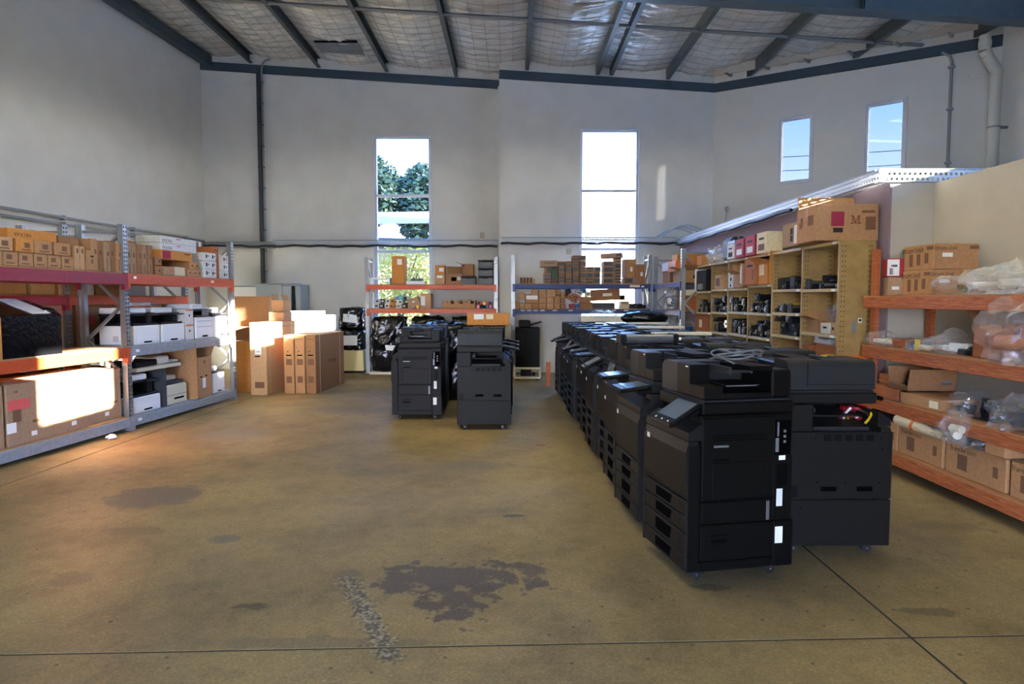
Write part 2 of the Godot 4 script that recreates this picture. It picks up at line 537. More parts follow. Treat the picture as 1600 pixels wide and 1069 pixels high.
func floor_picture() -> ImageTexture:
	# x -8.2 .. 8.2 by depth 0 .. 16.4, one pixel about 12 mm: oil, patches, scuffs of the concrete
	var N := 1360
	var im := Image.create(N, N, false, Image.FORMAT_RGB8)
	var layers := []
	for k in [[0.004, 3], [0.016, 8], [0.07, 15], [0.3, 23]]:
		var n := FastNoiseLite.new()
		n.frequency = k[0]
		n.seed = k[1]
		n.fractal_octaves = 4
		layers.append(n.get_image(N, N, false, false, false).get_data())
	var A: PackedByteArray = layers[0]
	var B: PackedByteArray = layers[1]
	var C: PackedByteArray = layers[2]
	var D: PackedByteArray = layers[3]
	var base := Vector3(154, 133, 93)
	# [x, depth, half width, half depth, raggedness, colour, strength]
	var spots := [
		[-0.30, 3.74, 0.40, 0.2, 1.3, Vector3(104, 92, 84), 0.95], [-0.26, 3.44, 0.17, 0.2, 1.5, Vector3(100, 88, 80), 0.9], [0.1, 3.8, 0.1, 0.14, 1.6, Vector3(108, 96, 84), 0.8],
		[-2.86, 5.3, 0.36, 0.34, 0.45, Vector3(122, 110, 96), 0.9], [-1.33, 3.36, 0.12, 0.045, 1.0, Vector3(92, 82, 70), 0.9],
		[-0.95, 3.75, 0.1, 0.08, 1.4, Vector3(120, 108, 92), 0.7], [-2.6, 4.5, 0.22, 0.1, 0.9, Vector3(128, 110, 84), 0.7], [-1.9, 4.35, 0.1, 0.07, 0.9, Vector3(112, 106, 96), 0.7],
		[-2.5, 3.7, 0.12, 0.1, 1.0, Vector3(130, 112, 84), 0.6], [-3.9, 3.3, 0.16, 0.05, 1.0, Vector3(112, 98, 76), 0.7], [0.02, 4.82, 0.09, 0.03, 1.2, Vector3(100, 92, 78), 0.8],
		[1.08, 3.6, 0.12, 0.04, 1.2, Vector3(108, 94, 70), 0.8], [2.1, 3.3, 0.14, 0.05, 1.0, Vector3(112, 98, 74), 0.7], [-3.3, 7.8, 0.5, 0.35, 0.9, Vector3(132, 124, 110), 0.6],
		[-2.3, 9.6, 0.6, 0.4, 0.9, Vector3(130, 122, 108), 0.6], [-0.4, 6.3, 0.35, 0.16, 1.0, Vector3(140, 126, 98), 0.6], [3.0, 4.6, 0.3, 0.12, 1.0, Vector3(130, 114, 86), 0.6],
		[0.3, 7.2, 0.06, 0.03, 0.8, Vector3(176, 60, 50), 0.8], [-0.9, 3.0, 0.6, 0.05, 1.2, Vector3(120, 106, 84), 0.5], [-2.0, 6.9, 0.3, 0.08, 1.1, Vector3(136, 122, 98), 0.6],
	]
	var out := PackedByteArray()
	out.resize(N * N * 3)
	for y in N:
		for x in N:
			var i := y * N + x
			var a := A[i] / 255.0 - 0.5
			var b := B[i] / 255.0 - 0.5
			var c := C[i] / 255.0 - 0.5
			var d := D[i] / 255.0 - 0.5
			var v := 1.0 + a * 0.34 + b * 0.26 + c * 0.16 + d * 0.16
			var w := clampf((b + c * 0.6 - 0.22) * 5.0, 0.0, 1.0) * 0.16
			v -= w
			var k := i * 3
			out[k] = int(clampf(base.x * v + a * 10.0, 0, 255))
			out[k + 1] = int(clampf(base.y * v + a * 4.0, 0, 255))
			out[k + 2] = int(clampf(base.z * v - a * 6.0, 0, 255))
	var per := N / 16.4
	for s in spots:
		var x0 := int((s[0] - s[2] * 1.6 + 8.2) * per)
		var x1 := int((s[0] + s[2] * 1.6 + 8.2) * per)
		var y0 := int((s[1] - s[3] * 1.6) * per)
		var y1 := int((s[1] + s[3] * 1.6) * per)
		for y in range(maxi(y0, 0), mini(y1, N)):
			for x in range(maxi(x0, 0), mini(x1, N)):
				var i := y * N + x
				var dx: float = (x / per - 8.2 - s[0]) / s[2]
				var dy: float = (y / per - s[1]) / s[3]
				var e: float = 1.0 - sqrt(dx * dx + dy * dy) + ((B[i] + C[i] * 1.4 + D[i] * 0.6) / 255.0 - 1.5) * s[4]
				if e > 0.0:
					var f: float = minf(1.0, e * 6.0) * s[6]
					for k in 3:
						out[i * 3 + k] = int(lerpf(out[i * 3 + k], s[5][k], f))
	# old scraped line of glue with a speckled edge, from (-0.93, 3.7) to (-0.55, 2.9)
	for n in 1400:
		var t := rng.randf()
		var px := lerpf(-0.93, -0.53, t) + rng.randfn(0, 0.025)
		var py := lerpf(3.72, 2.86, t) + rng.randfn(0, 0.02)
		var i := (int(py * per) * N + int((px + 8.2) * per)) * 3
		var g := 100 if rng.randf() < 0.6 else 176
		for k in 3:
			out[i + k] = int(g * [1.0, 0.93, 0.8][k])
	# chips and flecks
	for n in 900:
		var i := (int(rng.randf_range(2.2, 14.0) * per) * N + int(rng.randf_range(2.0, 14.0) * per)) * 3
		var g := 70 if rng.randf() < 0.7 else 190
		for k in 3:
			out[i + k] = int(g * [1.0, 0.94, 0.84][k])
	return ImageTexture.create_from_image(Image.create_from_data(N, N, false, Image.FORMAT_RGB8, out))

func slab(parent: Node3D, pts: Array) -> void:     # a concrete slab from its plan corners (x, depth)
	var st := S()
	var tri := Geometry2D.triangulate_polygon(PackedVector2Array(pts))
	var uv := func(p: Vector2) -> Vector2: return Vector2((p.x + 8.2) / 16.4, p.y / 16.4)
	var V := func(p: Vector2, y: float) -> Vector3: return Vector3(p.x, y, -p.y)
	for k in range(0, tri.size(), 3):
		var l := [pts[tri[k]], pts[tri[k + 1]], pts[tri[k + 2]]]
		if (V.call(l[1], 0.0) - V.call(l[0], 0.0)).cross(V.call(l[2], 0.0) - V.call(l[0], 0.0)).y > 0.0:
			l.reverse()
		for p in l:
			st.set_normal(Vector3.UP)
			st.set_uv(uv.call(p))
			st.add_vertex(V.call(p, 0.0))
	var mid := Vector2.ZERO
	for p in pts:
		mid += p / pts.size()
	for i in pts.size():
		var a: Vector2 = pts[i]
		var b: Vector2 = pts[(i + 1) % pts.size()]
		var n2 := (b - a).orthogonal().normalized()
		if n2.dot((a + b) * 0.5 - mid) < 0.0:
			n2 = -n2
		st.set_uv(uv.call(a))
		q(st, V.call(a, 0.0), V.call(b, 0.0), V.call(b, -0.1), V.call(a, -0.1), Vector3(n2.x, 0, -n2.y))
	obj("slab", st, "concrete", parent)

func shell() -> void:
	# floor: slabs with recessed joints over a dark bed
	var cm := mat("concrete", Color.WHITE, 0.62)
	cm.metallic_specular = 0.3
	cm.albedo_texture = floor_picture()
	cm.detail_enabled = true
	cm.detail_blend_mode = BaseMaterial3D.BLEND_MODE_MUL
	cm.detail_uv_layer = BaseMaterial3D.DETAIL_UV_2
	cm.detail_albedo = noise_tex(0.09, Color(0.8, 0.8, 0.79), Color(1.0, 1.0, 1.0), 77, 512, false, 5)
	cm.uv2_triplanar = true
	cm.uv2_world_triplanar = true
	cm.uv2_scale = Vector3.ONE * 1.1
	cm.roughness_texture = noise_tex(0.01, Color(0.42, 0.42, 0.42), Color(0.85, 0.85, 0.85), 78, 512)
	cm.roughness = 1.0
	var fl := setting("floor")
	var bed := S()
	bb(bed, Vector3(-9.5, -0.3, 5.6), Vector3(8.6, -0.004, -16))
	obj("joint_bed", bed, "joint", fl)
	var g := 0.009
	# transverse joint a(x), long joints c(d) and e(d)
	var ja := func(x: float) -> float: return 2.98 + 0.037 * x
	var jc := func(d: float) -> float: return 1.87
	slab(fl, [Vector2(-9.4, ja.call(-9.4) + g), Vector2(-4.4 + g * -1, ja.call(-4.4) + g), Vector2(-4.1 - g, 15.9), Vector2(-9.4, 15.9)])
	slab(fl, [Vector2(-4.4 + g, ja.call(-4.4) + g), Vector2(jc.call(3.05) - g, ja.call(2.0) + g), Vector2(1.87 - g, 15.9), Vector2(-4.1 + g, 15.9)])
	slab(fl, [Vector2(jc.call(3.05) + g, ja.call(2.0) + g), Vector2(8.5, ja.call(8.5) + g), Vector2(8.5, 15.9), Vector2(1.87 + g, 15.9)])
	slab(fl, [Vector2(-9.4, -5.5), Vector2(1.87 - g, -5.5), Vector2(jc.call(3.05) - g, ja.call(2.0) - g), Vector2(-9.4, ja.call(-9.4) - g)])
	slab(fl, [Vector2(1.87 + g, -5.5), Vector2(8.5, -5.5), Vector2(8.5, ja.call(8.5) - g), Vector2(jc.call(3.05) + g, ja.call(2.0) - g)])

	# walls
	var cL := Vector2(-6.88, 15.2)
	var cF := Vector2(-8.72, -5.0)
	var cS := Vector2(-0.27, 15.2)
	var cS2 := Vector2(-0.27, 14.5)
	var cA := Vector2(4.28, 14.5)
	var cR := Vector2(8.0, 11.24)
	var cR2 := Vector2(8.0, -5.0)
	wall("wall_left", cL, cF, [], 1.0)
	var o1 := [3.81, 5.06, 0.9, 5.2]
	wall("wall_back", cL, cS, [o1], -1.0)
	window(1, cL, cS, o1, [2.66, 3.9], -1.0, "glass_added_tint_mid")
	var o2 := [1.73, 2.96, 0.9, 5.17]
	wall("wall_back_forward", cS2, cA, [o2], -1.0)
	window(2, cS2, cA, o2, [2.66, 3.9], -1.0, "glass_added_tint_weak")
	var ret := S()
	bb(ret, Vector3(-0.27, -0.1, -14.721), Vector3(-0.05, 7.4, -15.42))
	struct("wall_step", ret, "wall")
	var o3 := [1.38, 2.0, 3.88, 5.14]
	var o4 := [2.94, 3.58, 3.88, 5.14]
	wall("wall_angled", cA, cR, [o3, o4], -1.0, "wall", 7.4, 0.09)
	window(3, cA, cR, o3, [], -1.0, "glass_added_tint", 0.09)
	window(4, cA, cR, o4, [], -1.0, "glass_added_tint", 0.09)
	var o5 := [3.25, 4.4, 4.2, 5.08]
	var o8 := [5.0, 5.9, 4.2, 5.08]
	var o7 := [6.05, 6.75, 3.86, 5.08]
	var o6 := [9.1, 10.35, 3.88, 4.68]
	wall("wall_right", cR, cR2, [o5, o8, o7, o6], -1.0)
	window(5, cR, cR2, o5, [], -1.0, "glass_clear")
	window(8, cR, cR2, o8, [], -1.0, "glass_clear")
	window(7, cR, cR2, o7, [], -1.0, "glass_clear")
	window(6, cR, cR2, o6, [], -1.0, "glass_clear")
	# an unseen opening behind the camera, added to let in front light
	wall("wall_front", cF, cR2, [[6.3, 8.2, 0.0, 3.2]], 1.0)

	# office block: white side wall, white end, mauve partition behind the shelving
	var of := S()
	bb(of, Vector3(4.11, 0, 5.0), Vector3(4.26, 2.71, -6.62))
	struct("wall_office", of, "wall_white")
	var oe := S()
	bb(oe, Vector3(3.70, 0, -6.62), Vector3(4.26, 2.71, -6.76))
	struct("wall_office_end", oe, "wall_white")
	wall("wall_partition", Vector2(3.68, 6.62), Vector2(3.60, 14.5), [], 1.0, "wall_purple", 2.71, 0.14)
	var dk := S()
	bb(dk, Vector3(3.84, 2.55, -14.4), Vector3(8.0, 2.70, -6.77))
	bb(dk, Vector3(4.27, 2.55, -6.77), Vector3(8.0, 2.70, 5.0))
	struct("ceiling_office", dk, "wall_white")

	# roof: steel sheet over foil blanket sagging between the purlins
	var rt := Transform3D(Basis(Vector3.BACK, -SLOPE), Vector3(0, 6.74, 0))
	var sheet := S()
	bb(sheet, Vector3(-9.6, 0, -16), Vector3(8.8, 0.12, -8.2), 0.0, rt)
	bb(sheet, Vector3(-9.6, 0, 6.0), Vector3(8.8, 0.12, -3.6), 0.0, rt)
	for s in ADDED_SKY_STRIPS.size() + 1:
		var x0: float = -9.6 if s == 0 else ADDED_SKY_STRIPS[s - 1][1]
		var x1: float = 8.8 if s == ADDED_SKY_STRIPS.size() else ADDED_SKY_STRIPS[s][0]
		bb(sheet, Vector3(x0, 0, -8.2), Vector3(x1, 0.12, -3.6), 0.0, rt)
	var roof := setting("ceiling")
	obj("roof_sheet", sheet, "purlin", roof)
	for s in ADDED_SKY_STRIPS:
		var sk := S()
		bb(sk, Vector3(s[0], 0.02, -8.2), Vector3(s[1], 0.03, -3.6), 0.0, rt)
		obj("added_skylight_sheet", sk, "added_skylight", roof)
	var px := [-7.3, -5.8, -4.3, -2.8, -1.27, 0.28, 1.77, 3.25, 4.8, 6.3, 7.7]
	var sag := FastNoiseLite.new()
	sag.seed = 9
	sag.frequency = 0.9
	var rip := FastNoiseLite.new()
	rip.seed = 19
	rip.frequency = 1.0
	for i in px.size() - 1:
		var x0: float = px[i]
		var x1: float = px[i + 1]
		var st := S()
		var nx := 14
		var nd := 430
		for j in nd + 1:
			for k in nx + 1:
				var x := lerpf(x0, x1, float(k) / nx)
				var d := lerpf(8.2, 15.6, float(j) / nd)
				var f := sin(PI * k / nx)
				var y := eave(x) + 0.24 - 0.09 * f + 0.05 * sag.get_noise_2d(x * 1.2, d) * f
				y += f * ((0.028 + 0.02 * rip.get_noise_2d(x * 2.0, d * 2.0 + 9.0)) * sin(d * 29.0 + 8.0 * rip.get_noise_2d(x * 0.8, d * 0.9)) + 0.03 * rip.get_noise_2d(x * 3.0 + 40.0, d * 4.0))
				st.set_smooth_group(0)
				st.add_vertex(Vector3(x, y, -d))
		for j in nd:
			for k in nx:
				var v := j * (nx + 1) + k
				for w in [v, v + 1, v + nx + 1, v + 1, v + nx + 2, v + nx + 1]:
					st.add_index(w)
		st.generate_normals()
		obj("insulation_blanket", st, "foil", roof)
		# safety wire holding the blanket up
		var wr := S()
		var d := 8.4
		while d < 15.3:
			for k in 6:
				var xa := lerpf(x0, x1, k / 6.0)
				var xb := lerpf(x0, x1, (k + 1) / 6.0)
				var ya := eave(xa) + 0.225 - 0.11 * sin(PI * k / 6.0)
				var yb := eave(xb) + 0.225 - 0.11 * sin(PI * (k + 1) / 6.0)
				cyl(wr, Vector3(xa, ya, -d), Vector3(xb, yb, -d), 0.003, 0.003, 4, false)
			d += 0.3
		for k in [1.0, 2.0, 3.0, 4.0, 5.0]:
			var xa := lerpf(x0, x1, k / 6.0)
			var ya := eave(xa) + 0.222 - 0.11 * sin(PI * k / 6.0)
			cyl(wr, Vector3(xa, ya, -8.4), Vector3(xa, ya, -15.3), 0.003, 0.003, 4, false)
		obj("safety_wire", wr, "wire", roof).set_meta("kind", "stuff")
	# a torn place in the blanket with the roof sheet showing
	var torn := S()
	for k in 9:
		var zz := -13.9 - k * 0.075
		prism(torn, [Vector2(-0.45, -0.006), Vector2(0.45, -0.006 - 0.9 * SLOPE), Vector2(0.45, 0.006 - 0.9 * SLOPE), Vector2(-0.45, 0.006)], 0.0, 0.05, Transform3D(Basis(), Vector3(-3.55, eave(-4.0) + 0.12, zz)))
	obj("torn_patch", torn, "galv", roof)
	var gash := S()
	bb(gash, Vector3(-3.95, eave(-3.55) + 0.10, -13.84), Vector3(-3.1, eave(-3.55) + 0.112, -13.76))
	obj("torn_gap_shade", gash, "painted_slot", roof)  # dark strip painted in for the shade of the gap
	# purlins: lipped channels along the hall
	for x in px + [2.06]:
		var st := S()
		var y := eave(x) + 0.02
		var end := 15.2 if x < -0.3 else 14.6
		if x > 4.3:
			end = 14.5 - (x - 4.28) * 0.875 + 0.1
		var z0 := -end
		bb(st, Vector3(x - 0.004, y, z0), Vector3(x + 0.004, y + 0.2, 4.0))
		bb(st, Vector3(x, y, z0), Vector3(x + 0.075, y + 0.006, 4.0))
		bb(st, Vector3(x, y + 0.194, z0), Vector3(x + 0.075, y + 0.2, 4.0))
		bb(st, Vector3(x + 0.069, y, z0), Vector3(x + 0.075, y + 0.02, 4.0))
		struct("beam_purlin", st, "purlin")
	# bridging bars between purlins
	for i in px.size() - 1:
		var x0: float = px[i]
		var x1: float = px[i + 1]
		for d in [12.0]:
			var st := S()
			var a := Vector3(x0, eave(x0) + 0.05, -d)
			var b := Vector3(x1, eave(x1) + 0.05, -d)
			cyl(st, a, b, 0.035, 0.035, 4)
			struct("beam_bridging", st, "galv_dull")
	# the main rafter crossing the hall
	var rf := S()
	var rr := Transform3D(Basis(Vector3.BACK, -atan(SLOPE)), Vector3(0, 6.40, -9.9))
	bb(rf, Vector3(-9, -0.016, -0.11), Vector3(9, 0, 0.11), 0.0, rr)
	bb(rf, Vector3(-9, -0.40, -0.008), Vector3(9, -0.016, 0.008), 0.0, rr)
	bb(rf, Vector3(-9, -0.416, -0.11), Vector3(9, -0.40, 0.11), 0.0, rr)
	for x in [-4.0, 5.0, 5.03]:
		bb(rf, Vector3(x, -0.4, -0.1), Vector3(x + 0.012, -0.016, 0.1), 0.0, rr)
	struct("beam_rafter", rf, "rafter")
	# edge beam down the side wall
	var eb := S()
	var ea := Vector3(-6.78, eave(-6.8) - 0.02, -15.2)
	var ed := Vector3(-8.6, eave(-8.6) - 0.02, 5.0)
	var er := Transform3D(Basis.looking_at(ed - ea, Vector3.UP), ea)
	bb(eb, Vector3(-0.16, -0.09, 0), Vector3(0.02, 0.12, -20.2), 0.0, er)
	bb(eb, Vector3(0.02, 0.1, 0), Vector3(0.16, 0.12, -20.2), 0.0, er)
	struct("beam_edge", eb, "rafter")
	# steel trim along the tops of the walls
	var tr := [[cL, cS, 0.0], [cS2, cA, 0.0], [cA, cR, 0.0]]
	for i in 3:
		var a: Vector2 = tr[i][0]
		var b: Vector2 = tr[i][1]
		var pa := Vector3(a.x, eave(a.x) - 0.1, -a.y)
		var pb := Vector3(b.x, eave(b.x) - 0.1, -b.y)
		var T := Transform3D(Basis.looking_at(pb - pa, Vector3.UP), pa)
		var st := S()
		var L := pa.distance_to(pb)
		bb(st, Vector3(-0.11, -0.09, 0), Vector3(0.03, -0.078, -L), 0.0, T)
		bb(st, Vector3(-0.11, 0.078, 0), Vector3(0.03, 0.09, -L), 0.0, T)
		bb(st, Vector3(-0.02, -0.09, 0), Vector3(0.02, 0.09, -L), 0.0, T)
		bb(st, Vector3(0.018, -0.09, 0), Vector3(0.03, 0.09, -L), 0.0, T)
		struct("trim_%d" % (i + 1), st, "trim_blue")
	# white gutter lining above the angled wall, on brackets
	var gd := (cR - cA).normalized()
	var gn := Vector2(-gd.y, gd.x) * -1.0
	var ga := cA + gd * 0.1 + gn * 0.35
	var gb := cR + gd * -0.3 + gn * 0.35
	var pa := Vector3(ga.x, eave(ga.x) + 0.1, -ga.y)
	var pb := Vector3(gb.x, eave(gb.x) + 0.1, -gb.y)
	var GT := Transform3D(Basis.looking_at(pb - pa, Vector3.UP), pa)
	var gl := pa.distance_to(pb)
	var gs := S()
	bb(gs, Vector3(-0.01, -0.08, 0), Vector3(0.01, 0.1, -gl), 0.0, GT)
	struct("trim_gutter", gs, "wall_white")
	for k in 6:
		var br := S()
		var zz := -gl * (k + 0.5) / 6.0
		bb(br, Vector3(-0.03, -0.12, zz), Vector3(-0.012, 0.12, zz - 0.05), 0.0, GT)
		bb(br, Vector3(-0.03, -0.135, zz), Vector3(0.25, -0.12, zz - 0.05), 0.0, GT)
		struct("trim_bracket", br, "galv_dull")
	# plates bolted over the wall corners
	for p in [[Vector3(4.2, 5.72, -14.49), 0.0], [Vector3(4.42, 5.71, -14.36), -0.719], [Vector3(7.72, 5.32, -11.47), -0.719], [Vector3(-6.7, 6.1, -15.19), 0.0], [Vector3(-0.15, 6.0, -14.49), 0.0], [Vector3(-0.42, 2.95, -15.19), 0.0], [Vector3(-0.12, 2.98, -14.49), 0.0]]:
		var st := S()
		var T := Transform3D(Basis(Vector3.UP, p[1]), p[0])
		bb(st, Vector3(-0.15, -0.07, -0.004), Vector3(0.15, 0.07, 0.008), 0.003, T)
		cyl(st, T * Vector3(0.09, 0, 0.008), T * Vector3(0.09, 0, 0.022), 0.018, 0.018, 8)
		cyl(st, T * Vector3(-0.09, 0, 0.008), T * Vector3(-0.09, 0, 0.022), 0.018, 0.018, 8)
		struct("trim_plate", st, "wall")

# ---------------------------------------------------------------- trays, conduits, pipe
func tray(label: String, a: Vector3, b: Vector3, out: Vector3, width := 0.2, high := 0.1) -> void:
	# perforated cable tray from a to b; out points away from the wall
	var t := thing("cable_tray", label, "cable tray", a, 0.0, "perforated cable trays at head height")
	var v := b - a
	var L := v.length()
	var e := v.normalized()
	for part in [["side_web", Vector3.ZERO + out * width, Vector3.UP * high], ["back_web", Vector3.ZERO, Vector3.UP * high], ["bed", Vector3.ZERO, out * width]]:
		var st := S()
		var o: Vector3 = part[1]
		var w: Vector3 = part[2]
		var n := e.cross(w).normalized()
		var ps := [[o, Vector2(0, 0)], [o + v, Vector2(L / 0.1, 0)], [o + v + w, Vector2(L / 0.1, w.length() / 0.1)], [o, Vector2(0, 0)], [o + v + w, Vector2(L / 0.1, w.length() / 0.1)], [o + w, Vector2(0, w.length() / 0.1)]]
		if e.cross(w).dot(n) > 0.0:
			n = -n
		for p in ps:
			st.set_normal(n)
			st.set_uv(p[1])
			st.add_vertex(p[0])
		obj(part[0], st, "perforated", t)
	for o in [out * width, Vector3.ZERO]:
		var st := S()
		cyl(st, o + Vector3.UP * high, v + o + Vector3.UP * high, 0.008, 0.008, 6)
		cyl(st, o, v + o, 0.006, 0.006, 6)
		obj("rolled_edge", st, "galv", t)

func services() -> void:
	tray("perforated steel cable tray across the back wall below the tree-filled window", Vector3(-5.3, 2.79, -15.14), Vector3(-0.3, 2.79, -15.14), Vector3(0, 0, 0.18), 0.9)
	tray("perforated steel cable tray across the white window on the forward back wall", Vector3(-0.22, 2.79, -14.44), Vector3(3.5, 2.79, -14.44), Vector3(0, 0, 0.18), 0.9)
	tray("long perforated cable tray running along the top of the mauve partition", Vector3(3.60, 2.72, -14.4), Vector3(3.68, 2.72, -6.66), Vector3(-0.14, 0, 0), 0.9, 0.12)
	tray("short sunlit perforated cable tray turning the white office corner", Vector3(3.56, 2.72, -6.62), Vector3(4.6, 2.72, -6.62), Vector3(0, 0, 0.02), 0.9, 0.12)
	# flat cover plates, black cables
	var tp := S()
	bb(tp, Vector3(-6.85, 2.72, -15.18), Vector3(-5.3, 2.86, -15.0), 0.005)
	tag(obj("cable_duct", tp, "pipe_grey"), "plain grey cable duct between the black pole and the corner", "duct")
	var cb := S()
	var pts := []
	for i in 40:
		var x := lerpf(-6.8, -0.32, i / 39.0)
		pts.append(Vector3(x, 2.755 + 0.012 * sin(i * 1.7) + 0.008 * sin(i * 0.6), -14.93))
	tube(cb, pts, 0.026, 6)
	tag(obj("cable_run", cb, "cable_black"), "black cable slung under the tray beside the tree-filled window", "cable")
	var cb2 := S()
	pts = []
	for i in 26:
		var x := lerpf(-0.24, 3.42, i / 25.0)
		pts.append(Vector3(x, 2.755 + 0.012 * sin(i * 1.3) + 0.006 * sin(i * 2.6), -14.23))
	pts.append(Vector3(3.44, 2.72, -14.0))
	for i in 16:
		pts.append(Vector3(3.45 + i * 0.003, 2.70 + 0.01 * sin(i * 1.9), -13.9 + i * 0.36))
	tube(cb2, pts, 0.024, 6)
	tag(obj("cable_run", cb2, "cable_black"), "black cable under the tray crossing the white window", "cable")
	for k in 3:
		var st := S()
		pts = []
		for i in 15:
			var f := i / 14.0
			pts.append(Vector3(3.0 + 0.6 * f + 0.05 * k, 2.86 + 0.16 * sin(PI * f) + 0.04 * k * f, -14.3 + 0.9 * f + 0.1 * k))
		tube(st, pts, 0.012, 6)
		tag(obj("flexible_conduit", st, "pipe_grey"), ["thin grey flexible conduit looping over the tray corner, lowest loop", "thin grey flexible conduit looping over the tray corner, middle loop", "thin grey flexible conduit looping over the tray corner, topmost loop"][k], "conduit", "conduit loops at the tray corner")
	# black pole with its conduit, from the grey cabinet to the roof
	var po := thing("services_pole", "black steel pole carrying a thin grey conduit up the back wall", "pole", Vector3(-5.56, 1.94, -15.1))
	var ps := S()
	bb(ps, Vector3(-0.05, 0, -0.04), Vector3(0.03, 4.72, 0.04), 0.004)
	obj("channel", ps, "dark_grey", po)
	var pc := S()
	cyl(pc, Vector3(0.06, 0, 0), Vector3(0.06, 4.7, 0), 0.02, 0.02, 8)
	tube(pc, [Vector3(0.06, 4.7, 0), Vector3(0.09, 4.8, 0), Vector3(0.16, 4.86, 0.03), Vector3(0.26, 4.88, 0.05)], 0.02, 8)
	obj("conduit", pc, "pipe_grey", po)
	for k in 10:
		var st := S()
		bb(st, Vector3(-0.055, 0.25 + k * 0.46, -0.03), Vector3(0.085, 0.27 + k * 0.46, 0.045), 0.002)
		obj("saddle", st, "dark_grey", po)
	# two pipes along the side wall
	for k in 2:
		var st := S()
		var y := 2.92 - 0.11 * k
		var a := Vector3(-6.82, y - 0.05, -15.0)
		var b := Vector3(-8.0 + 0.55, y, -3.0) + Vector3(-0.42, 0, 0)
		cyl(st, a, b, 0.022, 0.022, 8)
		if k == 0:
			tube(st, [a, a + Vector3(0.02, -0.06, -0.02), a + Vector3(0.03, -0.18, -0.04)], 0.022, 8)
		for j in 7:
			var p := a.lerp(b, (j + 0.4) / 7.0)
			bb(st, p + Vector3(-0.06, -0.035, -0.02), p + Vector3(0.02, 0.035, 0.02), 0.004)
		tag(obj("wall_conduit", st, "pipe_grey"), "grey steel conduit along the side wall, %s of two" % ["upper", "lower"][k], "conduit", "side wall conduits")
	# conduit and rain pipe on the angled wall
	var ac := S()
	var T := Transform3D(Basis(Vector3.UP, -0.719), Vector3(4.28 + 0.753 * 4.25, 0, -(14.5 - 0.659 * 4.25)))
	cyl(ac, T * Vector3(0, 2.7, 0.04), T * Vector3(0, 5.6, 0.04), 0.025, 0.025, 8)
	tube(ac, [T * Vector3(0, 5.6, 0.04), T * Vector3(-0.03, 5.7, 0.06), T * Vector3(-0.14, 5.78, 0.1)], 0.025, 8)
	for y in [3.1, 3.9, 4.8, 5.5]:
		bb(ac, Vector3(-0.05, y, 0.0), Vector3(0.05, y + 0.03, 0.07), 0.003, T)
	tag(obj("wall_conduit", ac, "pipe_grey"), "vertical grey conduit on the angled wall beyond the high windows", "conduit")
	var dp := thing("rain_pipe", "fat pale plastic rain pipe with an offset bend near the roof", "pipe", Vector3(7.78, 2.6, -11.05))
	var ds := S()
	cyl(ds, Vector3(0, 0, 0), Vector3(0, 2.62, 0), 0.085, 0.085, 20)
	obj("downpipe", ds, "pvc", dp)
	var db := S()
	tube(db, [Vector3(0, 2.6, 0), Vector3(-0.02, 2.68, 0), Vector3(-0.16, 2.88, 0), Vector3(-0.2, 2.96, 0), Vector3(-0.2, 3.2, 0)], 0.084, 20)
	obj("offset_bend", db, "pvc", dp)
	for p in [Vector3(0, 2.56, 0), Vector3(-0.2, 3.02, 0)]:
		var dk := S()
		cyl(dk, p, p + Vector3(0, 0.1, 0), 0.093, 0.093, 20)
		obj("socket", dk, "pvc", dp)
	var dc := S()
	cyl(dc, Vector3(0, 1.74, 0), Vector3(0, 1.77, 0), 0.092, 0.092, 20)
	bb(dc, Vector3(0.08, 1.735, -0.02), Vector3(0.22, 1.775, 0.02), 0.002)
	obj("clip", dc, "galv_dull", dp)
	# wall fittings: small round and square boxes
	for p in [[Vector3(-0.67, 3.02, -15.19), "small square junction plate on the back wall beside the step"], [Vector3(1.22, 2.6, -14.48), "small white sensor hanging below the tray by the white window"]]:
		var st := S()
		bx(st, p[0], Vector3(0.1, 0.12, 0.04), 0.01)
		tag(obj("junction_box", st, "wall_white"), p[1], "junction box")
	var hk := S()
	cyl(hk, Vector3(4.41, 2.72, -14.25), Vector3(4.5, 3.42, -14.22), 0.008, 0.008, 6)
	bx(hk, Vector3(4.5, 3.47, -14.22), Vector3(0.07, 0.1, 0.07), 0.015)
	tag(obj("door_sensor", hk, "pipe_grey"), "small grey sensor box on a thin wire on the angled wall", "sensor")


# ---------------------------------------------------------------- outside the windows
func leaf_cloud(called: String, label: String, c: Vector3, r: Vector3, n: int, m: String, sz: float, sd: int) -> void:
	var rg := RandomNumberGenerator.new()
	rg.seed = sd
	var t := thing(called, label, "tree", Vector3(c.x, -0.2, c.z))
	var tr := S()
	cyl(tr, Vector3.ZERO, Vector3(0.1, c.y + 0.2, 0), 0.14, 0.06, 8)
	for k in 7:
		var h := rg.randf_range(0.4, 1.0) * (c.y + 0.2)
		cyl(tr, Vector3(0.1 * h / (c.y + 0.2), h, 0), Vector3(0, c.y + 0.2, 0) + Vector3(rg.randf_range(-1, 1) * r.x, rg.randf_range(-0.6, 0.9) * r.y, rg.randf_range(-1, 1) * r.z) * 0.8, 0.035, 0.012, 6)
	obj("trunk", tr, "bark", t)
	var st := S()
	for k in n:
		var d := Vector3(rg.randfn(), rg.randfn(), rg.randfn()).normalized() * pow(rg.randf(), 0.4)
		var p := Vector3(0, c.y + 0.2, 0) + d * r
		var B := Basis(Quaternion(Vector3(rg.randfn(), rg.randfn(), rg.randfn()).normalized(), rg.randf() * TAU))
		var s := sz * rg.randf_range(0.6, 1.4)
		q(st, p + B * Vector3(-s, 0, 0), p + B * Vector3(0, -s * 0.42, s * 0.1), p + B * Vector3(s, 0, 0), p + B * Vector3(0, s * 0.42, s * 0.1), B * Vector3(0, 0, 1))
	obj("foliage", st, m, t).set_meta("kind", "stuff")

